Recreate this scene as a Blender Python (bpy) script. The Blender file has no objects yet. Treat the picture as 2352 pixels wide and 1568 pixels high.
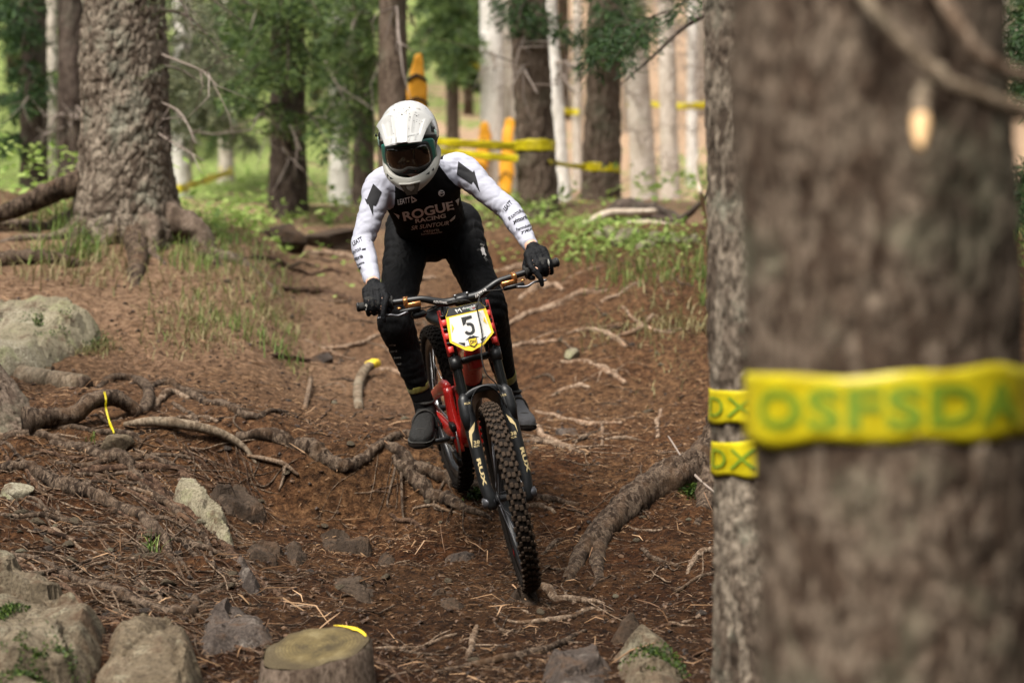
import bpy, bmesh, math, random
import numpy as np
from mathutils import Vector, Matrix
from mathutils.bvhtree import BVHTree

random.seed(7)
RNG = np.random.default_rng(11)
SC = bpy.context.scene
COL = SC.collection

# ------------------------------------------------------------------ camera, sky, sun, exposure
LENS = 70.0
cam_data = bpy.data.cameras.new('camera')
cam = bpy.data.objects.new('camera', cam_data)
COL.objects.link(cam)
cam.location = (0, 0, 0)
cam.rotation_euler = (math.radians(90), 0, 0)
cam_data.lens = LENS
cam_data.sensor_width = 36.0
cam_data.clip_start = 0.1
cam_data.clip_end = 2000
cam_data.dof.use_dof = True
cam_data.dof.focus_distance = 7.95
cam_data.dof.aperture_fstop = 1.9
SC.camera = cam

world = bpy.data.worlds.new('World')
SC.world = world
world.use_nodes = True
wn = world.node_tree
bg = wn.nodes['Background']
sky = wn.nodes.new('ShaderNodeTexSky')
sky.sky_type = 'NISHITA'
sky.sun_disc = False
sky.sun_elevation = math.radians(58)
sky.sun_rotation = math.radians(-144)
sky.air_density = 1.0
sky.dust_density = 4.0
sky.ozone_density = 1.0
hs = wn.nodes.new('ShaderNodeHueSaturation')
hs.inputs['Saturation'].default_value = 0.08          # overcast: the cloud layer greys the sky
wn.links.new(sky.outputs[0], hs.inputs['Color'])
wn.links.new(hs.outputs[0], bg.inputs['Color'])
bg.inputs['Strength'].default_value = 0.09

sun_data = bpy.data.lights.new('sun', 'SUN')
sun = bpy.data.objects.new('sun', sun_data)
COL.objects.link(sun)
sun_data.energy = 2.4
sun_data.angle = math.radians(30)
sun_data.color = (1.0, 0.93, 0.82)
# the light comes from high on the left, from behind the camera
sun_dir = Vector((-0.30, -0.42, 0.85))
sun.location = sun_dir * 30
sun.rotation_euler = sun_dir.to_track_quat('Z', 'Y').to_euler()

vs = SC.view_settings
vs.view_transform = 'Standard'
vs.look = 'None'
vs.gamma = 1.0
vs.use_curve_mapping = False
vs.exposure = 1.5

# ------------------------------------------------------------------ small numeric helpers
FPX = LENS / 36.0 * 2352.0
def at(px, py, Y):
    """point at distance Y whose picture position in a 2352 px wide view is (px, py)"""
    return np.array(((px - 1176.0) * Y / FPX, Y, (784.0 - py) * Y / FPX))

_TAB = np.random.default_rng(77).random(1 << 16)
def _h(ix, iy, iz, s):
    return _TAB[(ix * 73856093 + iy * 19349663 + iz * 83492791 + s * 15485863 + ((ix * 31 + iy * 17) >> 3)) & 0xFFFF]

def vnoise(P, s=0):
    P = np.asarray(P, float)
    i = np.floor(P); f = P - i; i = i.astype(np.int64)
    u = f * f * (3 - 2 * f); ux, uy, uz = u[:, 0], u[:, 1], u[:, 2]
    b = i[:, 0] * 73856093 + i[:, 1] * 19349663 + i[:, 2] * 83492791 + s * 15485863
    g = lambda k: _TAB[(b + k) & 0xFFFF]
    X, Y, Z = 73856093, 19349663, 83492791
    def lerp(p, q, t): return p + (q - p) * t
    x00 = lerp(g(0), g(X), ux); x10 = lerp(g(Y), g(X + Y), ux); x01 = lerp(g(Z), g(X + Z), ux); x11 = lerp(g(Y + Z), g(X + Y + Z), ux)
    return lerp(lerp(x00, x10, uy), lerp(x01, x11, uy), uz) * 2 - 1

def fbm(P, s=0, oct=3):
    r = 0; a = 1.0; t = 0
    P = np.asarray(P, float)
    for k in range(oct):
        r = r + a * vnoise(P * (2.03 ** k) + 17.3 * k, s + k); t += a; a *= 0.5
    return r / t

def worley(u, v, nu, s=0):
    """cells on a sheet that wraps in u every nu cells; returns the two nearest distances and a cell id value"""
    iu = np.floor(u).astype(np.int64); iv = np.floor(v).astype(np.int64)
    d1 = np.full(u.shape, 9.0); d2 = np.full(u.shape, 9.0); cid = np.zeros(u.shape)
    for du in (-1, 0, 1):
        for dv in (-1, 0, 1):
            cu = iu + du; cv = iv + dv; cw = np.mod(cu, nu)
            z = np.zeros_like(cu)
            pu = cu + 0.12 + 0.76 * _h(cw, cv, z, s); pv = cv + 0.05 + 0.9 * _h(cw, cv, z, s + 1)
            d = np.sqrt((pu - u) ** 2 + (pv - v) ** 2)
            c = _h(cw, cv, z, s + 2)
            m = d < d1
            d2 = np.where(m, d1, np.minimum(d2, d)); cid = np.where(m, c, cid); d1 = np.where(m, d, d1)
    return d1, d2, cid

# ------------------------------------------------------------------ mesh helpers
class MB:
    """collects quads and triangles for one mesh"""
    def __init__(s): s.V = []; s.Q = []; s.T = []; s.n = 0; s.mi = []
    def add(s, V, F, m=0):
        V = np.asarray(V, float).reshape(-1, 3)
        for f in (F if isinstance(F, list) and len(F) and isinstance(F[0], np.ndarray) and F[0].ndim == 2 else [F]):
            f = np.asarray(f, np.int64)
            if f.size == 0: continue
            (s.Q if f.shape[1] == 4 else s.T).append((f + s.n, m))
        s.V.append(V); s.n += len(V)
        return s
    def tube(s, P, R, seg=8, m=0, **k):
        V, F = tube(P, R, seg, **k); return s.add(V, F, m)
    def box(s, M, size, m=0, bev=0.12):
        V, F = bbox(size, bev); V = V @ np.array(M.to_3x3()).T + np.array(M.to_translation()); return s.add(V, F, m)
    def build(s, name, mats, parent=None, smooth=True, mw=None):
        V = np.concatenate(s.V) if s.V else np.zeros((0, 3))
        T = [t for t, m in s.T]; Q = [q for q, m in s.Q]
        mi = np.concatenate([np.full(len(t), m) for t, m in s.T] + [np.full(len(q), m) for q, m in s.Q]) if (T or Q) else np.zeros(0)
        return raw(name, V, np.concatenate(T) if T else None, np.concatenate(Q) if Q else None, mats, parent, smooth, mi, mw)

def raw_mesh(name, V, T, Q, mats, smooth=True, mi=None):
    me = bpy.data.meshes.new(name)
    nt = 0 if T is None else len(T); nq = 0 if Q is None else len(Q)
    me.vertices.add(len(V)); me.vertices.foreach_set('co', np.ascontiguousarray(V, np.float32).ravel())
    li = np.concatenate([x.ravel() for x in (T, Q) if x is not None and len(x)]) if nt + nq else np.zeros(0, int)
    me.loops.add(len(li)); me.loops.foreach_set('vertex_index', li.astype(np.int32))
    me.polygons.add(nt + nq)
    st = np.concatenate([np.arange(nt) * 3, nt * 3 + np.arange(nq) * 4]).astype(np.int32)
    me.polygons.foreach_set('loop_start', st)
    me.polygons.foreach_set('use_smooth', np.full(nt + nq, smooth))
    if mi is not None and len(mi): me.polygons.foreach_set('material_index', mi.astype(np.int32))
    for m in (mats if isinstance(mats, (list, tuple)) else [mats]):
        me.materials.append(M[m] if isinstance(m, str) else m)
    me.update(calc_edges=True); me.validate()
    return me

def link(name, me, parent=None, mw=None):
    o = bpy.data.objects.new(name, me); COL.objects.link(o)
    if mw is not None: o.matrix_basis = mw
    if parent is not None:
        o.parent = parent; o.matrix_parent_inverse = (parent.matrix_basis if parent.type == 'MESH' else Matrix.Translation(parent.location)).inverted()
    return o

def raw(name, V, T, Q, mats, parent=None, smooth=True, mi=None, mw=None):
    return link(name, raw_mesh(name, V, T, Q, mats, smooth, mi), parent, mw)

def thing(name, loc, label, cat, group=None):
    o = bpy.data.objects.new(name, None); COL.objects.link(o); o.location = Vector([float(c) for c in loc])
    o.empty_display_size = 0.1
    return tag(o, label, cat, group)

def tag(o, label=None, cat=None, group=None, kind=None):
    if label: o['label'] = label
    if cat: o['category'] = cat
    if group: o['group'] = group
    if kind: o['kind'] = kind
    return o

def nrm(v): v = np.asarray(v, float); return v / (np.linalg.norm(v) + 1e-12)

def smooth_path(P, n, extra=None):
    """Catmull-Rom through P (k,d), resampled to n points"""
    P = np.asarray(P, float); k = len(P)
    Pe = np.vstack([2 * P[0] - P[1], P, 2 * P[-1] - P[-2]])
    t = np.linspace(0, k - 1 - 1e-9, n); i = np.floor(t).astype(int); f = (t - i)[:, None]
    a, b, c, d = Pe[i], Pe[i + 1], Pe[i + 2], Pe[i + 3]
    return 0.5 * ((2 * b) + (c - a) * f + (2 * a - 5 * b + 4 * c - d) * f ** 2 + (3 * b - a - 3 * c + d) * f ** 3)

def frames(P):
    P = np.asarray(P, float)
    T = np.gradient(P, axis=0); T /= (np.linalg.norm(T, axis=1)[:, None] + 1e-12)
    ref = np.array((0, 0, 1.0)) if abs(T[0][2]) < 0.9 else np.array((1.0, 0, 0))
    u = nrm(np.cross(np.cross(T[0], ref), T[0])); U = []
    for t in T:
        u = nrm(u - t * np.dot(u, t)); U.append(u)
    U = np.array(U); W = np.cross(T, U)
    return T, U, W

def tube(P, R, seg=8, cap=True, rough=0.0, rs=0, freq=20.0, flat=1.0, R2=None, oct=2):
    P = np.asarray(P, float); n = len(P)
    R = np.broadcast_to(np.asarray(R, float), (n,)) if np.ndim(R) < 1 or len(np.atleast_1d(R)) == n else np.interp(np.linspace(0, 1, n), np.linspace(0, 1, len(R)), R)
    R2 = R * flat if R2 is None else np.interp(np.linspace(0, 1, n), np.linspace(0, 1, len(R2)), R2)
    T, U, W = frames(P)
    a = np.linspace(0, 2 * np.pi, seg, endpoint=False)
    c, s_ = np.cos(a), np.sin(a)
    V = P[:, None] + R[:, None, None] * W[:, None] * c[None, :, None] + R2[:, None, None] * U[:, None] * s_[None, :, None]
    V = V.reshape(-1, 3)
    if rough:
        C = np.repeat(P, seg, 0); D = V - C
        V = C + D * (1 + rough * fbm(V * freq + rs * 3.7, rs, oct))[:, None]
    i = np.arange(n - 1)[:, None] * seg; j = np.arange(seg)[None]; j2 = (j + 1) % seg
    Q = np.stack([i + j, i + j2, i + seg + j2, i + seg + j], -1).reshape(-1, 4)
    if not cap: return V, [Q]
    V = np.vstack([V, P[0], P[-1]]); b = n * seg
    jj = np.arange(seg); j2 = (jj + 1) % seg
    T1 = np.stack([np.full(seg, b), j2, jj], -1); T2 = np.stack([np.full(seg, b + 1), (n - 1) * seg + jj, (n - 1) * seg + j2], -1)
    return V, [Q, T1, T2]

def bbox(size, bev=0.12):
    """a box with chamfered edges"""
    x, y, z = [s / 2 for s in size]; b = bev * min(x, y, z)
    V = []; 
    for sx in (-1, 1):
        for sy in (-1, 1):
            for sz in (-1, 1):
                V += [(sx * (x - b), sy * (y - b), sz * z), (sx * (x - b), sy * y, sz * (z - b)), (sx * x, sy * (y - b), sz * (z - b))]
    bm = bmesh.new()
    for v in V: bm.verts.new(v)
    bmesh.ops.convex_hull(bm, input=bm.verts)
    bmesh.ops.dissolve_limit(bm, angle_limit=0.01, verts=bm.verts, edges=bm.edges)
    bmesh.ops.triangulate(bm, faces=bm.faces)
    bm.verts.index_update()
    VV = np.array([v.co[:] for v in bm.verts]); TT = np.array([[v.index for v in f.verts] for f in bm.faces]); bm.free()
    return VV, TT

def lathe(prof, seg=32, axis=None):
    """profile of (r, h): surface of revolution round local z"""
    prof = np.asarray(prof, float); n = len(prof); a = np.linspace(0, 2 * np.pi, seg, endpoint=False)
    V = np.stack([prof[:, 0][:, None] * np.cos(a), prof[:, 0][:, None] * np.sin(a), np.broadcast_to(prof[:, 1][:, None], (n, seg))], -1).reshape(-1, 3)
    i = np.arange(n - 1)[:, None] * seg; j = np.arange(seg)[None]; j2 = (j + 1) % seg
    return V, np.stack([i + j, i + j2, i + seg + j2, i + seg + j], -1).reshape(-1, 4)

def evaluated(o):
    dg = bpy.context.evaluated_depsgraph_get(); dg.update()
    return bpy.data.meshes.new_from_object(o.evaluated_get(dg))

def remeshed(mb, voxel, smooth_it=6, fac=0.5):
    """union of the collected closed shapes as one continuous surface"""
    o = mb.build('tmp_union', [M['skin']])
    md = o.modifiers.new('r', 'REMESH'); md.mode = 'VOXEL'; md.voxel_size = voxel
    sm = o.modifiers.new('s', 'SMOOTH'); sm.factor = fac; sm.iterations = smooth_it
    me = evaluated(o); old = o.data
    bpy.data.objects.remove(o); bpy.data.meshes.remove(old)
    return me

def mverts(me):
    a = np.zeros(len(me.vertices) * 3, np.float32); me.vertices.foreach_get('co', a); return a.reshape(-1, 3).astype(float)
def mnorms(me):
    a = np.zeros(len(me.vertices) * 3, np.float32); me.vertices.foreach_get('normal', a); return a.reshape(-1, 3).astype(float)
def set_verts(me, V): me.vertices.foreach_set('co', np.ascontiguousarray(V, np.float32).ravel()); me.update()

def bvh_of(*objs):
    V = []; F = []; n = 0
    for o in objs:
        mw = o.matrix_basis
        me = o.data
        V += [mw @ v.co for v in me.vertices]; F += [[i + n for i in p.vertices] for p in me.polygons]; n = len(V)
    return BVHTree.FromPolygons(V, F)

# ------------------------------------------------------------------ materials
M = {}
def mat(name, rough=0.8, spec=0.3):
    m = bpy.data.materials.new(name); m.use_nodes = True
    nt = m.node_tree; b = nt.nodes['Principled BSDF']
    b.inputs['Roughness'].default_value = rough
    b.inputs['Specular IOR Level'].default_value = spec
    M[name] = m
    return nt, b

def node(nt, t, **k):
    n = nt.nodes.new(t)
    for a, v in k.items():
        if a in n.inputs: n.inputs[a].default_value = v
        else: setattr(n, a, v)
    return n

def coords(nt, scale=(1, 1, 1), kind='Object'):
    tc = nt.nodes.new('ShaderNodeTexCoord'); mp = nt.nodes.new('ShaderNodeMapping'); mp.inputs['Scale'].default_value = scale
    nt.links.new(tc.outputs[kind], mp.inputs[0]); return mp.outputs[0]

def ramp(nt, fac, stops):
    r = nt.nodes.new('ShaderNodeValToRGB'); e = r.color_ramp.elements
    while len(e) < len(stops): e.new(0.5)
    for x, (p, c) in zip(e, stops): x.position = p; x.color = (*c, 1)
    nt.links.new(fac, r.inputs[0]); return r.outputs[0]

def noise(nt, co, scale, detail=4, rough=0.55, dist=0.0):
    n = node(nt, 'ShaderNodeTexNoise', Scale=scale, Detail=detail, Roughness=rough, Distortion=dist)
    nt.links.new(co, n.inputs['Vector']); return n.outputs['Fac']

def mixc(nt, fac, a, b, mode='MIX'):
    m = nt.nodes.new('ShaderNodeMix'); m.data_type = 'RGBA'; m.blend_type = mode
    for s, v in ((m.inputs[0], fac), (m.inputs[6], a), (m.inputs[7], b)):
        if hasattr(v, 'node'): nt.links.new(v, s)
        else: s.default_value = v if isinstance(v, (int, float)) else (*v, 1)
    return m.outputs[2]

def math_(nt, op, a, b=None, c=None):
    m = nt.nodes.new('ShaderNodeMath'); m.operation = op
    for s, v in zip(m.inputs, (a, b, c)):
        if v is None: continue
        if hasattr(v, 'node'): nt.links.new(v, s)
        else: s.default_value = v
    return m.outputs[0]

def bump(nt, b, h, strength=0.5, dist=0.01):
    n = node(nt, 'ShaderNodeBump', Strength=strength, Distance=dist)
    nt.links.new(h, n.inputs['Height']); nt.links.new(n.outputs[0], b.inputs['Normal'])

def plain(name, col, rough=0.5, metal=0.0, spec=0.5, var=0.12, scale=40, bmp=0.0, bscale=200, coat=0.0, sheen=0.0):
    nt, b = mat(name, rough, spec)
    b.inputs['Metallic'].default_value = metal
    co = coords(nt)
    f = noise(nt, co, scale, 5)
    c = mixc(nt, f, [x * (1 - var) for x in col], [min(1, x * (1 + var)) for x in col])
    nt.links.new(c, b.inputs['Base Color'])
    r = math_(nt, 'MULTIPLY_ADD', f, 0.25, rough - 0.12); nt.links.new(r, b.inputs['Roughness'])
    if bmp: bump(nt, b, noise(nt, co, bscale, 3), bmp, 0.002)
    if coat: b.inputs['Coat Weight'].default_value = coat; b.inputs['Coat Roughness'].default_value = 0.08
    if sheen: b.inputs['Sheen Weight'].default_value = sheen
    return nt, b

def make_bark(name, dark, mid, light, lichen=None, lamt=0.35, sc=1.0, zs=0.30):
    nt, b = mat(name, 0.9, 0.15)
    co = coords(nt, (1, 1, zs))
    v = node(nt, 'ShaderNodeTexVoronoi', Scale=34 * sc, Randomness=1.0); nt.links.new(co, v.inputs['Vector'])
    n1 = noise(nt, co, 9 * sc, 5); n2 = noise(nt, coords(nt, (1, 1, 0.6)), 70 * sc, 5, 0.65)
    c = ramp(nt, n1, [(0.3, dark), (0.5, mid), (0.72, light)])
    cv = mixc(nt, 0.4, c, v.outputs['Color'], 'OVERLAY')
    bw = nt.nodes.new('ShaderNodeRGBToBW'); nt.links.new(v.outputs['Color'], bw.inputs[0])
    c2 = mixc(nt, ramp(nt, bw.outputs[0], [(0.42, (0, 0, 0)), (0.72, (0.8,) * 3)]), c, light)
    c3 = mixc(nt, ramp(nt, n2, [(0.40, (0, 0, 0)), (0.66, (0.9,) * 3)]), c2, dark)
    if lichen:
        n3 = noise(nt, coords(nt), 3.2 * sc, 6, 0.7)
        f = ramp(nt, n3, [(0.52, (0, 0, 0)), (0.66, (lamt,) * 3)])
        c3 = mixc(nt, f, c3, lichen)
    nt.links.new(c3, b.inputs['Base Color'])
    h = math_(nt, 'ADD', math_(nt, 'MULTIPLY', n2, 0.7), math_(nt, 'MULTIPLY', n1, 0.5))
    bump(nt, b, h, 0.7, 0.012)

make_bark('bark_spruce', (0.034, 0.024, 0.017), (0.112, 0.085, 0.064), (0.270, 0.225, 0.175), (0.20, 0.215, 0.165), 0.5)
make_bark('bark_fore', (0.024, 0.014, 0.009), (0.086, 0.059, 0.041), (0.210, 0.163, 0.122), (0.165, 0.16, 0.11), 0.6, 1.45, 0.36)
make_bark('bark_dark', (0.022, 0.015, 0.012), (0.060, 0.043, 0.034), (0.120, 0.092, 0.074), (0.10, 0.11, 0.08), 0.25)
make_bark('bark_brown', (0.040, 0.026, 0.018), (0.105, 0.076, 0.056), (0.180, 0.136, 0.104), (0.13, 0.14, 0.095), 0.35)
make_bark('bark_pale', (0.42, 0.385, 0.345), (0.59, 0.555, 0.51), (0.71, 0.685, 0.65), (0.42, 0.40, 0.33), 0.25)
make_bark('bark_grey', (0.32, 0.27, 0.22), (0.47, 0.41, 0.35), (0.58, 0.52, 0.46), (0.30, 0.29, 0.22), 0.3)
make_bark('root_bark', (0.007, 0.004, 0.0025), (0.040, 0.025, 0.016), (0.155, 0.112, 0.080), (0.075, 0.042, 0.022), 0.6, 2.2)
make_bark('root_tan', (0.06, 0.034, 0.020), (0.18, 0.116, 0.076), (0.37, 0.275, 0.20), (0.26, 0.15, 0.09), 0.5, 2.0)
make_bark('wood_pale', (0.28, 0.22, 0.16), (0.44, 0.365, 0.285), (0.60, 0.52, 0.43), (0.35, 0.30, 0.22), 0.3, 1.5)
make_bark('root_pale', (0.032, 0.019, 0.011), (0.115, 0.075, 0.049), (0.27, 0.20, 0.145), (0.15, 0.09, 0.05), 0.6, 2.0)
make_bark('root_red', (0.012, 0.006, 0.0035), (0.048, 0.025, 0.015), (0.135, 0.083, 0.054), (0.09, 0.048, 0.025), 0.6, 2.0)
make_bark('deadwood', (0.05, 0.035, 0.022), (0.135, 0.098, 0.066), (0.25, 0.195, 0.14), (0.25, 0.235, 0.18), 0.3, 1.2)

def make_rock(name, dark, mid, light, moss=0.0, lich=(0.42, 0.44, 0.34)):
    nt, b = mat(name, 0.88, 0.2)
    co = coords(nt)
    n1 = noise(nt, co, 3.5, 8, 0.68); n2 = noise(nt, co, 22, 6, 0.7); n3 = noise(nt, co, 9, 4)
    c = ramp(nt, n1, [(0.32, dark), (0.5, mid), (0.68, light)])
    c = mixc(nt, math_(nt, 'MULTIPLY', n2, 0.75), c, dark)
    c = mixc(nt, ramp(nt, n3, [(0.56, (0, 0, 0)), (0.68, (0.6,) * 3)]), c, lich)
    n5 = noise(nt, co, 85, 6, 0.75); c = mixc(nt, ramp(nt, n5, [(0.36, (0.9,) * 3), (0.56, (0, 0, 0))]), c, [q * 0.6 for q in dark])
    n6 = noise(nt, co, 7, 5, 0.7); c = mixc(nt, ramp(nt, n6, [(0.52, (0, 0, 0)), (0.62, (0.75,) * 3)]), c, (0.060, 0.034, 0.019))
    if moss:
        g = nt.nodes.new('ShaderNodeNewGeometry'); sx = nt.nodes.new('ShaderNodeSeparateXYZ'); nt.links.new(g.outputs['Normal'], sx.inputs[0])
        n4 = noise(nt, co, 5.5, 6, 0.7)
        f = math_(nt, 'ADD', n4, math_(nt, 'MULTIPLY', sx.outputs[2], 0.04))
        mf = ramp(nt, f, [(0.60 - moss * 0.1, (0, 0, 0)), (0.64 - moss * 0.1, (1, 1, 1))])
        mc = ramp(nt, n2, [(0.35, (0.004, 0.007, 0.0012)), (0.6, (0.022, 0.032, 0.005))])
        c = mixc(nt, mf, c, mc)
    nt.links.new(c, b.inputs['Base Color'])
    bump(nt, b, math_(nt, 'ADD', n1, math_(nt, 'MULTIPLY', n2, 0.5)), 0.9, 0.03)
make_rock('rock_tan', (0.055, 0.039, 0.024), (0.185, 0.145, 0.096), (0.34, 0.285, 0.205), 0.0, (0.27, 0.24, 0.17))
make_rock('rock_moss', (0.055, 0.041, 0.026), (0.185, 0.148, 0.10), (0.34, 0.295, 0.215), 0.0, (0.27, 0.25, 0.18))
make_rock('rock_light', (0.13, 0.11, 0.07), (0.27, 0.24, 0.17), (0.40, 0.37, 0.29), 0.0, (0.24, 0.25, 0.13))
make_rock('rock_dark', (0.022, 0.014, 0.009), (0.058, 0.039, 0.026), (0.120, 0.088, 0.064), 0.0, (0.10, 0.07, 0.05))
make_rock('rock_grey', (0.030, 0.022, 0.018), (0.085, 0.066, 0.055), (0.17, 0.14, 0.12), 0.0, (0.20, 0.17, 0.145))

# soil: brown needle litter, darkened in the lower part for damp and lens vignetting, green where the sward grows
nt, b = mat('soil', 0.95, 0.12)
co = coords(nt)
n1 = noise(nt, co, 1.6, 5, 0.6); n2 = noise(nt, co, 26, 7, 0.72); n3 = noise(nt, co, 120, 4, 0.7); n4 = noise(nt, co, 0.55, 4, 0.6)
base = ramp(nt, n2, [(0.33, (0.010, 0.0055, 0.003)), (0.46, (0.072, 0.036, 0.0165)), (0.60, (0.178, 0.095, 0.045)), (0.76, (0.35, 0.215, 0.115))])
red = mixc(nt, ramp(nt, n1, [(0.42, (0, 0, 0)), (0.66, (0.75,) * 3)]), base, (0.62, 0.42, 0.29), 'MULTIPLY')
fine = mixc(nt, ramp(nt, n3, [(0.38, (0.75,) * 3), (0.6, (0, 0, 0))]), red, (0.42, 0.34, 0.28), 'MULTIPLY')
sx = nt.nodes.new('ShaderNodeSeparateXYZ'); tc = nt.nodes.new('ShaderNodeTexCoord'); nt.links.new(tc.outputs['Object'], sx.inputs[0])
# damp soil and lens vignetting, painted together as darker colour towards the viewer (edge broken up by noise)
dy = math_(nt, 'ADD', math_(nt, 'MULTIPLY', sx.outputs[1], 1.0), math_(nt, 'MULTIPLY', n4, 3.0))
damp_vignette = ramp(nt, math_(nt, 'MULTIPLY', dy, 0.07), [(0.60, (1, 1, 1)), (0.73, (0, 0, 0))])
fine = mixc(nt, math_(nt, 'MULTIPLY', damp_vignette, 0.95), fine, (0.36, 0.32, 0.28), 'MULTIPLY')
# pale dry dust on the upper trail
dusty = ramp(nt, math_(nt, 'MULTIPLY', math_(nt, 'ADD', sx.outputs[1], math_(nt, 'MULTIPLY', n1, 2.5)), 0.05), [(0.51, (0, 0, 0)), (0.63, (0.6,) * 3)])
dusty = math_(nt, 'MULTIPLY', dusty, ramp(nt, math_(nt, 'MULTIPLY_ADD', math_(nt, 'ADD', sx.outputs[0], math_(nt, 'MULTIPLY', n4, 1.2)), 0.2, 0.5), [(0.36, (1, 1, 1)), (0.56, (0.12,) * 3)]))
fine = mixc(nt, dusty, fine, ramp(nt, n2, [(0.36, (0.10, 0.058, 0.034)), (0.52, (0.27, 0.175, 0.112)), (0.7, (0.42, 0.30, 0.21))]))
# dry needle litter and sward further back on the hill
far = ramp(nt, math_(nt, 'MULTIPLY', sx.outputs[1], 0.02), [(0.30, (0, 0, 0)), (0.40, (1, 1, 1))])
dry = ramp(nt, n2, [(0.35, (0.17, 0.105, 0.064)), (0.6, (0.45, 0.315, 0.21))])
fine = mixc(nt, far, fine, dry)
gx = math_(nt, 'ADD', math_(nt, 'MULTIPLY', n1, 1.2), math_(nt, 'MULTIPLY', n4, 0.6))
gsel = ramp(nt, math_(nt, 'ADD', gx, math_(nt, 'MULTIPLY', sx.outputs[0], -0.055)), [(0.93, (0, 0, 0)), (1.10, (0.95,) * 3)])
gcol = ramp(nt, n2, [(0.35, (0.075, 0.105, 0.028)), (0.65, (0.25, 0.32, 0.09))])
fine = mixc(nt, math_(nt, 'MULTIPLY', gsel, far), fine, gcol)
nt.links.new(fine, b.inputs['Base Color'])
bump(nt, b, math_(nt, 'ADD', n2, math_(nt, 'MULTIPLY', n3, 0.45)), 1.0, 0.03)

def foliage(name, a, c, e, trans=0.3, scale=60):
    nt, b = mat(name, 0.6, 0.3)
    oi = nt.nodes.new('ShaderNodeNewGeometry')
    f = oi.outputs['Random Per Island']
    col = ramp(nt, f, [(0.0, a), (0.5, c), (1.0, e)])
    nt.links.new(col, b.inputs['Base Color'])
    t = nt.nodes.new('ShaderNodeBsdfTranslucent'); nt.links.new(col, t.inputs[0])
    mx = nt.nodes.new('ShaderNodeMixShader'); mx.inputs[0].default_value = trans
    out = nt.nodes['Material Output']
    nt.links.new(b.outputs[0], mx.inputs[1]); nt.links.new(t.outputs[0], mx.inputs[2]); nt.links.new(mx.outputs[0], out.inputs[0])
foliage('needles', (0.016, 0.036, 0.010), (0.050, 0.088, 0.022), (0.15, 0.21, 0.055))
foliage('needles_dark', (0.010, 0.026, 0.008), (0.024, 0.055, 0.016), (0.055, 0.105, 0.028))
foliage('needles_grey', (0.040, 0.050, 0.026), (0.10, 0.112, 0.058), (0.21, 0.22, 0.12))
foliage('grass_green', (0.05, 0.09, 0.02), (0.12, 0.19, 0.04), (0.25, 0.32, 0.09), 0.35)
foliage('grass_dry', (0.11, 0.10, 0.035), (0.20, 0.18, 0.075), (0.33, 0.28, 0.15), 0.3)
foliage('leaf_lush', (0.10, 0.17, 0.03), (0.23, 0.34, 0.075), (0.42, 0.52, 0.17), 0.45)
foliage('litter', (0.070, 0.035, 0.017), (0.175, 0.095, 0.048), (0.36, 0.225, 0.125), 0.0)
foliage('litter_dark', (0.022, 0.012, 0.006), (0.070, 0.039, 0.021), (0.19, 0.118, 0.068), 0.0)
foliage('clod', (0.012, 0.006, 0.003), (0.040, 0.020, 0.010), (0.095, 0.052, 0.027), 0.0)
foliage('moss_leaf', (0.010, 0.022, 0.004), (0.035, 0.065, 0.010), (0.09, 0.14, 0.022), 0.2)
foliage('twig', (0.10, 0.075, 0.06), (0.19, 0.15, 0.125), (0.32, 0.27, 0.235), 0.0)
foliage('twig_pale', (0.40, 0.34, 0.27), (0.55, 0.48, 0.40), (0.68, 0.61, 0.53), 0.0)

# things
plain('skin', (0.47, 0.27, 0.19), 0.55, var=0.06)
def cloth(name, col, rough=0.85, sheen=0.1, fold=0.5, fscale=(22, 22, 9)):
    nt, b = mat(name, rough, 0.10)
    co = coords(nt)
    f = noise(nt, co, 12, 4)
    nt.links.new(mixc(nt, f, [x * 0.92 for x in col], [min(1, x * 1.06) for x in col]), b.inputs['Base Color'])
    b.inputs['Sheen Weight'].default_value = sheen
    w = noise(nt, coords(nt, fscale), 1.0, 3, 0.5, 1.2); k = noise(nt, co, 600, 2)
    bump(nt, b, math_(nt, 'ADD', w, math_(nt, 'MULTIPLY', k, 0.03)), fold, 0.012)
    return nt, b
cloth('trouser_black', (0.0042, 0.0042, 0.0047), 0.72, 0.0, 0.9)
cloth('sock_black', (0.010, 0.010, 0.0105), 0.9, 0.0, 0.3)
cloth('sock_olive', (0.17, 0.15, 0.035), 0.9, 0.15, 0.3)
cloth('glove_black', (0.0075, 0.0078, 0.009), 0.62, 0.0, 0.5, (60, 60, 60))
cloth('shoe_black', (0.024, 0.0235, 0.023), 0.75, 0.0, 0.5, (50, 50, 50))
cloth('shoe_grey', (0.085, 0.085, 0.09), 0.75, 0.0, 0.4, (50, 50, 50))
cloth('sole_grey', (0.045, 0.043, 0.040), 0.8, 0.0, 0.3, (50, 50, 50))
cloth('print_black', (0.016, 0.016, 0.018), 0.7, 0.0, 0.1)
cloth('print_white', (0.62, 0.58, 0.56), 0.7, 0.0, 0.1)
cloth('print_grey', (0.28, 0.27, 0.25), 0.7, 0.0, 0.1)
plain('helmet_white', (0.39, 0.388, 0.38), 0.22, spec=0.5, var=0.05, scale=25, coat=0.6)
plain('helmet_matt', (0.33, 0.32, 0.29), 0.48, var=0.07, scale=30)
plain('helmet_print', (0.31, 0.31, 0.305), 0.25, coat=0.5, var=0.03)
plain('helmet_black', (0.012, 0.012, 0.013), 0.5)
plain('helmet_mint', (0.36, 0.55, 0.49), 0.35)
plain('grille_taupe', (0.075, 0.058, 0.043), 0.7, var=0.5, scale=260)
plain('teal', (0.006, 0.125, 0.098), 0.35, coat=0.2)
plain('sticker_blue', (0.0, 0.20, 0.48), 0.35)
plain('mud', (0.018, 0.013, 0.010), 0.9)
nt, b = mat('lens', 0.06, 0.9)
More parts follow.
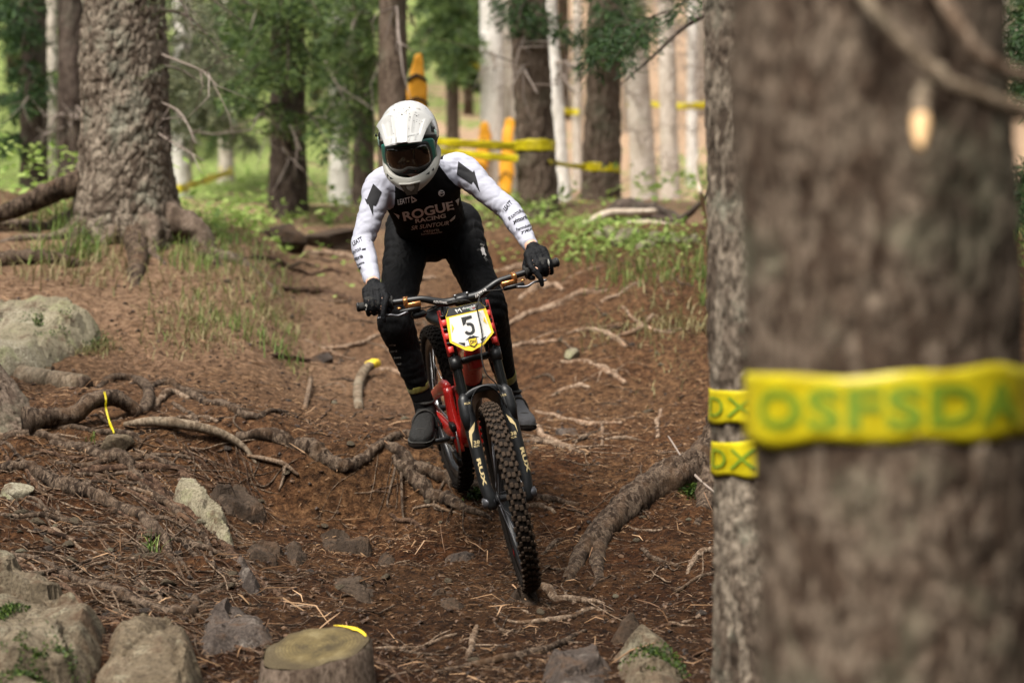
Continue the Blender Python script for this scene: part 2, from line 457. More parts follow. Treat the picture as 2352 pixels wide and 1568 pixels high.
b.inputs['Base Color'].default_value = (0.022, 0.011, 0.007, 1); b.inputs['Metallic'].default_value = 0.4
b.inputs['Coat Weight'].default_value = 1.0; b.inputs['Coat Roughness'].default_value = 0.02
plain('rubber', (0.010, 0.009, 0.008), 0.85, var=0.25, scale=60, bmp=0.3)
plain('tread_rubber', (0.040, 0.028, 0.020), 0.95, spec=0.1, var=0.45, scale=35, bmp=0.5)
plain('tyre_case', (0.011, 0.0085, 0.007), 0.95, spec=0.1, var=0.4, scale=30, bmp=0.4)
plain('frame_red', (0.46, 0.018, 0.014), 0.3, coat=0.5, var=0.08)
plain('guard_red', (0.50, 0.030, 0.024), 0.45, var=0.08)
plain('frame_black', (0.006, 0.006, 0.0065), 0.4, spec=0.3)
plain('anodised', (0.010, 0.010, 0.011), 0.4, metal=0.2)
plain('fork_black', (0.0075, 0.008, 0.009), 0.42, spec=0.35)
plain('stanchion', (0.010, 0.010, 0.010), 0.18, metal=0.5)
plain('gold', (0.62, 0.28, 0.10), 0.28, metal=0.85)
plain('decal_gold', (0.47, 0.37, 0.19), 0.5)
plain('steel', (0.42, 0.42, 0.43), 0.3, metal=0.9)
plain('alloy_dark', (0.10, 0.10, 0.11), 0.35, metal=0.7)
plain('rim_black', (0.010, 0.0105, 0.012), 0.35)
plain('plate_white', (0.60, 0.59, 0.565), 0.4, var=0.03)
plain('plate_yellow', (0.72, 0.50, 0.02), 0.42, var=0.05)
plain('plate_black', (0.012, 0.012, 0.012), 0.45)
plain('decal_white', (0.74, 0.74, 0.73), 0.45)
plain('decal_red', (0.62, 0.015, 0.02), 0.4)
plain('decal_green', (0.03, 0.30, 0.07), 0.4)
plain('decal_blue', (0.01, 0.10, 0.45), 0.4)
nt, b = mat('tape_yellow', 0.38, 0.5)
co = coords(nt); f = noise(nt, co, 14, 4)
tcol = ramp(nt, f, [(0.3, (0.50, 0.40, 0.006)), (0.7, (0.74, 0.64, 0.018))]); nt.links.new(tcol, b.inputs['Base Color'])
bump(nt, b, noise(nt, coords(nt, (1, 1, 2.2)), 26, 4, 0.6, 0.8), 0.12, 0.008)
tl = nt.nodes.new('ShaderNodeBsdfTranslucent'); nt.links.new(tcol, tl.inputs[0]); mx = nt.nodes.new('ShaderNodeMixShader'); mx.inputs[0].default_value = 0.3
nt.links.new(b.outputs[0], mx.inputs[1]); nt.links.new(tl.outputs[0], mx.inputs[2]); nt.links.new(mx.outputs[0], nt.nodes['Material Output'].inputs[0])
plain('tape_green', (0.15, 0.235, 0.015), 0.45, var=0.25, scale=14)
plain('pad_orange', (0.74, 0.33, 0.012), 0.6, var=0.15, scale=8)
plain('paint_yellow', (0.72, 0.52, 0.02), 0.6, var=0.25, scale=50)
plain('cut_wood', (0.62, 0.40, 0.20), 0.8, var=0.12, scale=40)

# jersey: black body with white raglan sleeves, divided in the torso's own frame (x across, z along the spine)
nt, b = mat('jersey', 0.85, 0.06)
tc = nt.nodes.new('ShaderNodeTexCoord'); sx = nt.nodes.new('ShaderNodeSeparateXYZ'); nt.links.new(tc.outputs['Object'], sx.inputs[0])
ax = math_(nt, 'ABSOLUTE', sx.outputs[0])
edge = math_(nt, 'MULTIPLY_ADD', sx.outputs[2], -0.36, 0.2905)       # half-width of the black panel narrows to the neck
sel = math_(nt, 'GREATER_THAN', ax, edge)
f = noise(nt, coords(nt), 10, 3)
wh = mixc(nt, f, (0.315, 0.32, 0.38), (0.355, 0.36, 0.42)); bl = mixc(nt, f, (0.0050, 0.0046, 0.0046), (0.0085, 0.0080, 0.0080))
nt.links.new(mixc(nt, sel, bl, wh), b.inputs['Base Color'])
bump(nt, b, noise(nt, coords(nt, (24, 24, 9)), 1.0, 2, 0.4, 1.5), 0.28, 0.010)
# ------------------------------------------------------------------ the terrain
CTRL = [
 (-700,1700,5.6),(0,1720,5.6),(600,1660,5.8),(1176,1610,6.1),(1640,1600,6.1),(2352,1700,5.6),(3000,1700,5.6),
 (-300,1400,6.9),(0,1380,7.0),(150,1440,6.75),(350,1500,6.55),(720,1560,6.45),(1000,1450,7.05),(1205,1349,7.72),(1500,1400,7.4),(1640,1450,7.1),(2000,1420,7.2),(2400,1380,7.4),
 (900,1310,7.9),(600,1310,7.85),(300,1260,8.0),(0,1210,8.15),(-300,1200,8.2),
 (850,1188,8.80),(700,1182,8.78),(560,1160,8.66),(850,1066,9.16),(700,1062,9.08),(560,1052,8.98),(930,1120,9.0),(1060,1170,8.6),(1055,1115,8.9),(1200,1160,8.7),(1350,1200,8.5),(1600,1200,8.35),(2000,1180,8.5),
 (350,1085,8.75),(100,1090,8.65),(-300,1080,8.7),
 (640,1010,9.15),(760,1035,9.2),(850,1020,9.3),(940,1020,9.35),(400,1000,9.0),(200,975,9.1),(0,1000,8.95),(-400,1000,9),
 (800,1000,9.5),(950,990,9.6),(1100,1000,9.7),(1300,1050,9.35),(1500,1030,9.4),(1620,1060,9.1),(1800,1050,9.2),(2400,1020,9.4),
 (600,880,10.3),(400,850,10.5),(100,840,10.5),(0,760,11.0),(-400,760,11),(900,900,10.6),(1100,860,11.0),(1400,880,10.9),(1600,850,11.0),(2300,850,11.0),
 (700,730,12.1),(1000,700,12.6),(1300,720,12.6),(1550,680,12.6),(650,640,13.2),(1300,610,14.0),(1550,580,14.3),(2350,640,14),
 (520,600,13.3),(280,590,13.0),(100,560,13.2),(0,540,13.4),(-400,520,13.5),(150,470,15.5),(0,450,16),
 (750,540,15.2),(1000,545,15.2),(1200,530,15.2),(600,560,14.6),(1450,540,15.3),(1620,545,15.3),(2500,560,15.3),
 (500,520,18),(750,515,18),(1000,505,18),(1300,500,18),(1600,490,18),(2400,480,18),(-400,400,19),
 (0,400,24),(500,450,24),(900,460,24),(1300,450,24),(1700,450,24),(2600,420,24),
 (0,280,38),(500,340,36),(1000,300,38),(1300,330,38),(1700,340,38),(2800,300,38),(-700,260,38),
 (-700,60,70),(300,80,70),(1100,20,70),(1700,80,70),(2900,60,70),(300,-250,130),(1100,-300,130),(1800,-250,130),(3200,-200,130),(-900,-200,130)]
_c = np.array(CTRL, float)
_U = np.stack([(_c[:, 0] - 1176) / FPX, np.log(_c[:, 2])], -1); _S = (784 - _c[:, 1]) / FPX
_near = np.array([(-0.9, 1.0, -1.50), (0.9, 1.0, -1.50), (-1.3, 2.2, -1.42), (1.3, 2.2, -1.42), (0.6, 3.6, -1.33), (-1.4, 3.6, -1.33), (2.0, 3.6, -1.33), (0.4, 4.8, -1.22), (-1.5, 4.8, -1.22)])
_U = np.vstack([_U, np.stack([_near[:, 0] / _near[:, 1], np.log(_near[:, 1])], -1)]); _S = np.append(_S, _near[:, 2] / _near[:, 1])
def _k(d): return np.where(d > 0, d * d * np.log(d + 1e-12), 0)
_n = len(_U)
_A = np.zeros((_n + 3, _n + 3)); _A[:_n, :_n] = _k(np.linalg.norm(_U[:, None] - _U[None], axis=-1)) + np.eye(_n) * 1.5e-4
_A[:_n, _n:] = np.c_[np.ones(_n), _U]; _A[_n:, :_n] = _A[:_n, _n:].T
_W = np.linalg.solve(_A, np.append(_S, [0, 0, 0]))
def H(x, y, fine=True):
    x = np.atleast_1d(np.asarray(x, float)); y = np.atleast_1d(np.asarray(y, float)); x, y = np.broadcast_arrays(x, y)
    yy = np.clip(y, 1.0, 140.0)
    u = np.clip(x / yy, -0.42, 0.46); v = np.log(yy)
    out = np.empty(x.shape)
    for i in range(0, x.size, 60000):
        q = np.stack([u[i:i + 60000], v[i:i + 60000]], -1)
        s = _k(np.linalg.norm(q[:, None] - _U[None], axis=-1)) @ _W[:_n] + _W[_n] + q @ _W[_n + 1:]
        out[i:i + 60000] = s * yy[i:i + 60000]
    p = np.stack([x, y, np.zeros_like(x)], -1)
    a = np.clip((y - 1.5) / 3, 0, 1)
    lm = np.clip((x / yy + 0.02) / -0.10, 0, 1) * np.clip((9.6 - y) / 1.0, 0, 1)
    out = out + a * (0.034 * fbm(p * 2.6, 3, 2) + (0.008 + 0.05 * lm) * fbm(p * 4.5, 13, 3) + np.where(y > 17, 0.25 * fbm(p * 0.35, 5, 2), 0))
    sg = lambda q: 1 / (1 + np.exp(-np.clip(q, -40, 40)))
    r_ = x / yy; wy = sg((y - 10.6) / 0.25) * sg((15.2 - y) / 0.3)
    out = out + wy * (0.15 * sg((-0.118 - r_) / 0.006) - 0.15 * sg((r_ + 0.118) / 0.006) * sg((0.012 - r_) / 0.010) + 0.17 * sg((r_ - 0.030) / 0.014) * sg((y - 12.2) / 0.3))
    out = out + a * 0.15 * (sg((y - 8.97 - 0.06 * np.sin(x * 9)) / 0.025) - 0.5) * np.exp(-((y - 8.97) / 0.42) ** 2) * sg((r_ + 0.150) / 0.008) * sg((-0.052 - r_) / 0.008)
    out = out - 0.11 * np.exp(-((x - 0.38) / 0.75) ** 2 - ((y - 10.9) / 0.9) ** 2)
    out = out - 0.05 * a * np.exp(-((x + 0.33) / 0.45) ** 2 - ((y - 8.35) / 0.45) ** 2) + 0.05 * a * np.exp(-((x + 0.62) / 0.35) ** 2 - ((y - 9.12) / 0.16) ** 2)
    if fine:
        out = out + a * (0.026 * fbm(p * 9.0, 7, 3) + 0.014 * np.abs(fbm(p * 30.0, 9, 3)))
    return out
def ground(px, py, lo=5.0, hi=80.0):
    """where the line of sight through (px, py) meets the terrain"""
    for step in range(2):
        Y = np.exp(np.linspace(math.log(lo), math.log(hi), 90 if step == 0 else 14))
        X = (px - 1176) * Y / FPX; Z = (784 - py) * Y / FPX
        d = Z - H(X, Y, False)
        k = np.argmax(d < 0) if (d < 0).any() else len(Y) - 1
        if k == 0: Yk = Y[0]; break
        t = min(1.0, max(0.0, d[k - 1] / (d[k - 1] - d[k] + 1e-12))); Yk = Y[k - 1] + (Y[k] - Y[k - 1]) * t
        lo, hi = Y[k - 1], Y[k]
    return np.array(((px - 1176) * Yk / FPX, Yk, (784 - py) * Yk / FPX))
def hz(x, y): return float(H([x], [y])[0])

def axis(parts):
    out = []
    for a, b_, n in parts: out.append(np.linspace(a, b_, n, endpoint=False))
    return np.concatenate(out + [[parts[-1][1]]])
gx = axis([(-130, -30, 12), (-30, -8, 24), (-8, -3, 60), (-3, 2.4, 380), (2.4, 8, 70), (8, 30, 24), (30, 130, 12)])
gy = axis([(-60, 0, 8), (0, 5.2, 40), (5.2, 10.6, 400), (10.6, 16, 170), (16, 40, 90), (40, 140, 40)])
XX, YY = np.meshgrid(gx, gy); ZZ = H(XX.ravel(), YY.ravel()).reshape(XX.shape)
ny, nx = XX.shape; ii = np.arange(ny - 1)[:, None] * nx; jj = np.arange(nx - 1)[None]
GQ = np.stack([ii + jj, ii + jj + 1, ii + nx + jj + 1, ii + nx + jj], -1).reshape(-1, 4)
terrain = raw('ground', np.stack([XX, YY, ZZ], -1).reshape(-1, 3), None, GQ, 'soil')
tag(terrain, 'steep brown forest trail and hillside of bare soil and needle litter', kind='structure')

# ------------------------------------------------------------------ roots
def root_path(pts, lift=0.3, n=None):
    P = []; R = []
    for q in pts:
        g = ground(q[0], q[1]); r = q[2] * g[1] / FPX
        P.append(g); R.append(r)
    n = n or max(8, len(P) * (12 if max(R) > 0.011 else 6))
    P = smooth_path(P, n); hf = H(P[:, 0], P[:, 1]); hp = np.pad(hf, 3, 'edge'); hf = np.maximum(np.convolve(hp, np.ones(7) / 7, 'valid'), hf - 0.01)
    R = np.maximum(np.interp(np.linspace(0, 1, n), np.linspace(0, 1, len(R)), R), 0.0015)
    P[:, 2] = hf + lift * R
    return P, R
_rs = [0]
def root(pts, m='root_bark', parent=None, name='root', lift=0.3, seg=11, rough=0.46):
    _rs[0] += 1
    P, R = root_path(pts, lift)
    wob = fbm(P * 9 + _rs[0] * 5.1, _rs[0], 2)[:, None]; wob2 = fbm(P * 9 + 50 + _rs[0] * 5.1, _rs[0], 2)[:, None]
    P = P + (np.array((1, 0, 0)) * wob + np.array((0, 0, 1)) * wob2 * 0.6) * np.minimum(R, 0.02)[:, None] * 0.9
    u = np.linspace(0, 1, len(P)); L = np.linalg.norm(np.diff(P, axis=0), axis=1).sum()
    q = np.stack([u * L * 7, np.full_like(u, _rs[0] * 1.3), np.zeros_like(u)], -1)
    P[:, 2] += R * 0.75 * fbm(q, _rs[0], 2) - R * 0.15; R = R * (1 + 0.30 * fbm(q * 2.3, _rs[0] + 5, 2))
    if R.max() > 0.011: seg = 15
    V, F = tube(P, R, seg, rough=rough, rs=_rs[0], freq=46, oct=4)
    mb = MB().add(V, F)
    if R.max() > 0.014:
        for k in range(int(2 + L * 3)):
            i = random.randrange(2, len(P) - 2); d = nrm(P[i + 1] - P[i - 1]); sd = nrm(np.cross(d, (0, 0, 1.0))) * random.choice((-1, 1)); l = random.uniform(0.06, 0.28)
            a_ = P[i]; b_ = a_ + (d * random.uniform(0.2, 0.9) + sd * random.uniform(0.4, 1)) * l; c_ = b_ + (d * random.uniform(0.3, 1) + sd * random.uniform(-0.3, 0.6)) * l * 0.8
            for e in (b_, c_): e[2] = hz(e[0], e[1]) + 0.002
            w = min(R[i] * 0.4, random.uniform(0.003, 0.010)); VV, FF = tube(smooth_path([a_, b_, c_], 8), [w, w * 0.7, w * 0.3], 5, rough=0.3, rs=k); mb.add(VV, FF)
    return mb.build(name, m, parent)
ROOTS = [
 # ledge above the drop and the two limbs running down from it
 ([(540,1000,9),(600,1003,16),(660,1015,21),(715,1038,23),(765,1065,20),(805,1068,15),(842,1050,13),(880,1018,13),(930,1004,12),(965,1012,11),(990,1030,7)], 'root_bark'),
 ([(890,1022,10),(925,1045,13),(965,1075,15),(1010,1092,16),(1060,1115,15),(1115,1128,12),(1160,1140,6)], 'root_bark'),
 ([(905,1048,9),(935,1078,15),(965,1112,18),(1010,1148,17),(1060,1170,13),(1105,1185,8),(1130,1200,4)], 'root_bark'),
 # left tangle
 ([(340,892,6),(380,886,9),(420,893,9),(450,905,7),(500,910,4)], 'root_bark'),
 ([(300,958,6),(345,938,8),(372,918,9),(402,904,9),(432,914,7)], 'root_pale'),
 ([(420,905,8),(470,925,12),(540,945,11),(610,950,9),(690,957,5)], 'root_bark'),
 ([(395,925,5),(430,945,6),(455,975,5),(470,990,3)], 'root_bark'),
 ([(390,962,5),(430,955,6),(470,960,7),(500,975,4)], 'root_pale'),
 ([(60,985,6),(110,985,9),(180,990,8),(290,1003,8),(330,1015,4)], 'root_bark'),
 ([(-20,1015,10),(50,1000,12),(110,1010,10),(190,1018,6),(260,1015,4)], 'root_bark'),
 ([(-30,1085,12),(60,1085,14),(140,1110,16),(230,1150,17),(300,1190,16),(350,1222,14),(385,1255,11),(395,1290,8),(425,1335,4)], 'root_bark'),
 ([(388,1262,7),(362,1290,5),(335,1315,3)], 'root_bark'),
 ([(390,1270,7),(420,1300,5),(455,1340,3)], 'root_bark'),
 ([(120,1015,10),(200,1030,15),(255,1050,16),(300,1075,14),(322,1110,11),(360,1150,11),(420,1190,10),(458,1222,8),(478,1262,7),(492,1312,4)], 'root_bark'),
 ([(290,1090,6),(350,1130,9),(430,1182,11),(500,1232,11),(550,1292,9),(615,1348,7),(670,1405,4)], 'root_red'),
 ([(-30,1272,8),(100,1300,9),(190,1345,13),(300,1382,14),(395,1407,14),(440,1400,12),(455,1372,10),(505,1356,8),(555,1340,4)], 'root_bark'),
 ([(430,1405,7),(500,1392,5),(540,1380,3)], 'root_bark'),
 ([(-30,1298,7),(90,1335,8),(190,1395,9),(280,1440,8),(375,1487,4)], 'root_red'),
 ([(280,1415,5),(400,1445,7),(520,1482,7),(620,1505,4)], 'root_red'),
 ([(260,1425,4),(380,1462,5),(500,1490,5),(590,1515,3)], 'root_red'),
 ([(-10,1290,5),(120,1318,6),(240,1350,5),(330,1368,3)], 'root_red'),
 ([(0,1310,4),(110,1360,5),(190,1405,4),(240,1440,3)], 'root_red'),
 ([(110,1062,6),(220,1062,8),(330,1052,7),(440,1060,4)], 'root_bark'),
 ([(240,1042,7),(310,1048,9),(390,1072,8),(440,1083,4)], 'root_bark'),
 ([(150,1082,7),(260,1076,9),(390,1080,9),(430,1084,6)], 'root_red'),
 ([(-20,1195,6),(80,1190,7),(160,1198,6),(215,1200,3)], 'root_bark'),
 ([(200,1120,5),(280,1110,6),(330,1118,5),(390,1122,3)], 'root_bark'),
 ([(345,1125,6),(400,1140,5),(450,1165,4)], 'root_bark'),
 ([(90,1045,5),(160,1048,6),(240,1052,4)], 'root_red'),
 ([(0,1150,4),(70,1150,5),(110,1170,3)], 'root_bark'),
 ([(300,1335,3),(330,1345,7),(350,1365,6),(375,1385,4)], 'root_pale'),
 # beside and below the wheels
 ([(1205,975,7),(1250,1000,9),(1295,1028,7),(1320,1040,4)], 'root_bark'),
 ([(1190,1013,7),(1255,1018,9),(1305,1036,6),(1340,1045,3)], 'root_pale'),
 ([(1205,1143,7),(1265,1152,9),(1330,1158,5)], 'root_bark'),
 ([(1200,1165,6),(1240,1168,7),(1275,1185,4)], 'root_pale'),
 ([(1230,1342,13),(1258,1362,13),(1290,1380,9),(1340,1388,7),(1390,1396,4)], 'root_pale'),
 ([(1245,1270,3),(1265,1255,7),(1290,1235,5)], 'root_bark'),
 ([(1165,1425,4),(1235,1432,7),(1295,1427,8),(1345,1405,6),(1395,1412,3)], 'root_pale'),
 ([(1095,1432,5),(1088,1460,9),(1078,1495,9),(1072,1512,5)], 'root_pale'),
 ([(1000,1540,4),(1090,1525,8),(1180,1510,13),(1260,1492,10),(1345,1455,4)], 'root_bark'),
 ([(860,1492,3),(930,1490,7),(990,1478,6),(1050,1462,3)], 'root_pale'),
 ([(880,1480,3),(950,1500,5),(1030,1500,3)], 'root_bark'),
 ([(850,1500,4),(900,1545,6),(960,1590,5)], 'root_red'),
 ([(1000,1530,3),(900,1560,5),(840,1600,5)], 'root_bark'),
 ([(1125,1420,3),(1160,1450,5),(1205,1460,4)], 'root_bark'),
 ([(1660,1272,8),(1610,1280,7),(1585,1300,6),(1578,1320,4)], 'root_pale'),
 ([(1660,1320,6),(1600,1335,5),(1550,1360,4)], 'root_bark'),
 ([(1660,1385,6),(1590,1425,5),(1540,1440,3)], 'root_pale'),
 ([(1470,1260,4),(1500,1285,6),(1560,1300,4)], 'root_bark'),
 ([(1620,1480,8),(1650,1500,10),(1690,1520,6)], 'root_red'),
 ([(1350,1360,4),(1375,1345,6),(1390,1338,3)], 'root_bark'),
 # the berm to the right
 ([(1120,765,4),(1180,745,7),(1230,722,9),(1300,692,10),(1345,680,8),(1395,668,4)], 'root_pale'),
 ([(1195,690,5),(1225,668,11),(1260,658,12),(1298,664,6)], 'root_pale'),
 ([(1145,805,5),(1200,796,7),(1260,792,6),(1300,788,3)], 'root_red'),
 ([(1230,948,4),(1300,962,7),(1350,972,7),(1430,974,4)], 'root_bark'),
 ([(1380,972,4),(1384,1000,5),(1382,1030,4)], 'root_pale'),
 ([(1330,1010,4),(1380,1005,5),(1420,996,4)], 'root_pale'),
 ([(1390,1015,4),(1430,1010,5),(1480,1008,3)], 'root_pale'),
 ([(1300,772,4),(1350,762,6),(1400,770,6),(1440,795,5)], 'root_red'),
 ([(1290,835,4),(1330,832,6),(1370,840,6),(1420,852,4)], 'root_red'),
 ([(1270,910,4),(1290,895,6),(1330,888,6),(1355,893,3)], 'root_pale'),
 ([(1375,845,5),(1410,862,7),(1440,885,5)], 'root_pale'),
 ([(1430,705,4),(1460,735,6),(1510,760,5),(1550,770,3)], 'root_red'),
 ([(1400,780,4),(1450,770,6),(1480,745,5),(1500,720,3)], 'root_red'),
 ([(1380,700,4),(1420,680,6),(1460,650,4)], 'root_red'),
 ([(1520,945,4),(1510,975,6),(1512,1005,4)], 'root_pale'),
 # further up the trail
 ([(640,655,7),(720,668,10),(800,688,9),(860,705,6)], 'root_red'),
 ([(560,600,5),(650,612,8),(740,628,7),(800,632,4)], 'root_red'),
 ([(690,580,5),(760,590,9),(830,600,7),(870,612,4)], 'root_red'),
 ([(700,790,4),(760,800,6),(830,790,6),(880,770,4)], 'root_red'),
 ([(620,812,4),(680,822,6),(760,815,5)], 'root_red'),
 ([(820,840,4),(880,850,6),(940,870,5)], 'root_red'),
 ([(1160,700,4),(1130,720,6),(1090,730,4)], 'root_red'),
 ([(1130,625,4),(1190,612,7),(1260,618,5)], 'root_red'),
 ([(1010,640,4),(960,650,6),(900,668,5)], 'root_red'),
]
for pts, m in ROOTS: root(pts, 'root_tan' if pts[0][1] < 1000 and pts[0][0] > 640 else m, terrain, lift=0.30)
# thinner roots that thread through the litter
for k in range(78):          # long strands running down the left bank
    px, py = random.uniform(-40, 420), random.uniform(1005, 1400); a = random.gauss(0.42, 0.22) if py < 1330 else random.gauss(0.2, 0.15)
    if random.random() < 0.18: a = random.gauss(-0.1, 0.2)
    L = random.uniform(150, 420); w = random.choice((1.8, 2.2, 2.6, 3.2, 4.2, 5.5, 7.5)); pts = []
    for t in range(7):
        pts.append((px, py, w * (1.05 - 0.13 * t) * random.uniform(0.85, 1.15))); a += random.gauss(0, 0.16); px += math.cos(a) * L / 6; py += math.sin(a) * L / 6 * 0.8
        if py > 1500: break
    if len(pts) > 3: root(pts, random.choice(('root_bark', 'root_bark', 'root_red', 'root_pale')), terrain, seg=7, lift=random.uniform(0.1, 0.9))
for k in range(130):
    if k < 90: px, py = random.uniform(0, 1640), random.uniform(1000, 1540)
    else: px, py = random.uniform(700, 1620), random.uniform(600, 1000)
    if px < 420 and py > 1430: continue
    a = random.choice((0, math.pi)) + random.gauss(0, 0.5); L = random.uniform(35, 130); w = random.uniform(1.6, 4.0) * (1.5 if random.random() < 0.15 else 1)
    pts = []; 
    for t in range(5):
        pts.append((px, py, w * (1.1 - abs(t - 1.5) * 0.28)))
        a += random.gauss(0, 0.35); px += math.cos(a) * L / 4; py += math.sin(a) * L / 4 * 0.5
    root(pts, random.choice(('root_bark', 'root_pale', 'root_red', 'root_bark')), terrain, seg=6, lift=0.5)

# ------------------------------------------------------------------ stones
_ico = {}
def ico(s):
    if s not in _ico:
        bm = bmesh.new(); bmesh.ops.create_icosphere(bm, subdivisions=s, radius=1.0)
        _ico[s] = (np.array([v.co[:] for v in bm.verts]), np.array([[v.index for v in f.verts] for f in bm.faces])); bm.free()
    return _ico[s]
def rock_shape(seed, sub=4, planes=16, cut=0.56, rough=0.10):
    V, T = ico(sub); V = V.copy(); r = np.random.default_rng(seed)
    for k in range(planes):
        n = nrm(r.normal(size=3)); d = r.uniform(cut - 0.12, cut + 0.14)
        h = V @ n; V = V - np.outer(np.maximum(h - d, 0), n)
    V = V / np.abs(V).max(0)
    N = V / (np.linalg.norm(V, axis=1)[:, None] + 1e-9)
    V = V + N * (rough * fbm(V * 1.7 + seed, seed, 3) + rough * 0.45 * np.abs(fbm(V * 6 + seed, seed + 1, 3)))[:, None]
    return V, T
def rock(name, box, m, seed, label=None, depth=0.8, sink=0.25, rot=0.0, sub=4, parent=None, cut=0.56, lean=0.0, planes=16, fwd=0.0):
    x0, y0, x1, y1 = box
    g = ground((x0 + x1) / 2, y1); Y = g[1]
    w = (x1 - x0) * Y / FPX / 2 * 1.12; h = (y1 - y0) * Y / FPX
    V, T = rock_shape(seed, sub, planes, cut)
    d = w * depth
    hh = h / (2 - 2 * sink) * 1.12
    V = V * np.array((w, d, hh))
    R = Matrix.Rotation(rot, 3, 'Z') @ Matrix.Rotation(lean, 3, 'Y')
    V = V @ np.array(R).T + np.array((g[0], Y + d * 0.8 - fwd, g[2] + hh * (1 - 2 * sink)))
    o = raw(name, V, T, None, m, parent, True)
    if label: tag(o, label, 'boulder' if (x1 - x0) > 130 else 'rock')
    return o
def outcrop(name, poly, m, seed, label, rise=0.06, edge=0.05, res=0.012, parent=None, facet=0.030, cell=0.14, cat='boulder', tilt=(0, 0)):
    """bedrock that stands out of the soil inside a ground outline: faceted top, broken rim, sides running into the ground"""
    W = np.array([ground(*p)[:2] for p in poly]); lo = W.min(0) - 0.03; hi = W.max(0) + 0.03
    nx_ = int(min(110, max(12, (hi[0] - lo[0]) / res))); ny_ = int(min(110, max(12, (hi[1] - lo[1]) / res)))
    X, Y = np.meshgrid(np.linspace(lo[0], hi[0], nx_), np.linspace(lo[1], hi[1], ny_)); x = X.ravel(); y = Y.ravel()
    ins = np.zeros(len(x), bool); dist = np.full(len(x), 9.0)
    for k in range(len(W)):
        a, b = W[k], W[(k + 1) % len(W)]
        c = (a[1] > y) != (b[1] > y); ins ^= c & (x < (b[0] - a[0]) * (y - a[1]) / (b[1] - a[1] + 1e-12) + a[0])
        d = b - a; t = np.clip(((x - a[0]) * d[0] + (y - a[1]) * d[1]) / (d @ d + 1e-12), 0, 1); dist = np.minimum(dist, np.hypot(x - a[0] - t * d[0], y - a[1] - t * d[1]))
    p3 = np.stack([x, y, np.zeros_like(x)], -1)
    sd = np.where(ins, dist, -dist) + 0.02 * fbm(p3 * 14, seed, 2)
    t = np.clip(sd / edge, 0, 1)
    d1, d2, cid = worley(x / cell + 0.3 * fbm(p3 * 5, seed, 2), y / cell + 0.3 * fbm(p3 * 5 + 9, seed, 2), 10000, seed)
    th = cid * 6.28 * 3; fac = facet * ((cid - 0.5) + np.cos(th) * 0.8 * d1) - 0.012 * np.exp(-((d2 - d1) / 0.06) ** 2)
    z = H(x, y, False) - 0.045 + (rise + 0.045) * t ** 0.55 + t * (fac + 0.022 * fbm(p3 * 14, seed + 2, 4) + 0.005 * fbm(p3 * 60, seed + 3, 2)) + t * (tilt[0] * (x - x.mean()) + tilt[1] * (y - y.mean()))
    i = np.arange(ny_ - 1)[:, None] * nx_; j = np.arange(nx_ - 1)[None]; Q = np.stack([i + j, i + j + 1, i + nx_ + j + 1, i + nx_ + j], -1).reshape(-1, 4)
    Q = Q[(sd[Q] > -0.035).any(1)]
    used = np.unique(Q); mp = np.full(len(x), -1); mp[used] = np.arange(len(used))
    o = raw(name, np.stack([x, y, z], -1)[used], None, mp[Q], m, parent, False)
    return tag(o, label, cat) if label else o
outcrop('boulder', [(-120, 880), (90, 862), (150, 828), (215, 800), (240, 768), (200, 745), (90, 740), (-120, 750)], 'rock_light', 3, 'pale lichen-covered boulder with moss cushions, left of the trail', 0.14, 0.10, 0.02, tilt=(-0.05, 0.10), cell=0.3)
outcrop('boulder', [(-120, 1330), (40, 1332), (90, 1375), (170, 1408), (245, 1462), (238, 1520), (200, 1640), (60, 1720), (-150, 1720)], 'rock_moss', 8, 'large mossy tan boulder filling the bottom left corner', 0.12, 0.065, 0.012, cell=0.22, facet=0.05)
outcrop('boulder', [(250, 1485), (300, 1462), (390, 1470), (455, 1505), (470, 1580), (440, 1680), (220, 1720), (215, 1600)], 'rock_tan', 12, 'tan boulder with rust stains beside the mossy corner boulder', 0.10, 0.055, 0.011, cell=0.20, facet=0.05)
outcrop('boulder', [(440, 1440), (480, 1398), (560, 1400), (635, 1440), (640, 1480), (560, 1510), (450, 1500)], 'rock_grey', 15, 'low speckled grey boulder just behind the sawn stump', 0.035, 0.08)
outcrop('rock', [(395, 1150), (410, 1128), (455, 1132), (480, 1160), (520, 1205), (545, 1265), (520, 1270), (455, 1200)], 'rock_light', 21, 'pale tilted slab wedged between two descending roots', 0.07, 0.03, cat='rock', facet=0.02)
outcrop('rock', [(480, 1140), (540, 1135), (620, 1185), (610, 1205), (530, 1190)], 'rock_dark', 25, 'dark wet slab in the bank below the ledge', 0.05, 0.03, cat='rock')
outcrop('rock', [(520, 1280), (560, 1290), (610, 1350), (600, 1385), (550, 1350)], 'rock_grey', 22, 'grey slab running down beneath the longest root', 0.05, 0.04, cat='rock', facet=0.02)
rock('rock', (-20, 1102, 66, 1152), 'rock_light', 24, 'pale stone at the left picture edge above the thick diagonal root', 0.7, 0.3)
outcrop('rock', [(560, 1262), (650, 1258), (665, 1280), (640, 1300), (565, 1290)], 'rock_dark', 26, 'dark flat stone with a small overhang left of the hollow', 0.03, 0.03, cat='rock')
outcrop('rock', [(645, 1262), (690, 1240), (712, 1290), (670, 1305)], 'rock_dark', 27, 'upright dark stone beside the flat overhanging stone', 0.05, 0.04, cat='rock')
outcrop('rock', [(728, 1232), (800, 1242), (858, 1262), (855, 1280), (790, 1270), (725, 1255)], 'rock_dark', 28, 'long dark brown stone ledge in the middle of the drop', 0.035, 0.03, cat='rock')
outcrop('rock', [(862, 1270), (900, 1262), (925, 1285), (895, 1300), (862, 1295)], 'rock_dark', 29, 'rounded brown stone at the end of the stone ledge', 0.025, 0.04, cat='rock')
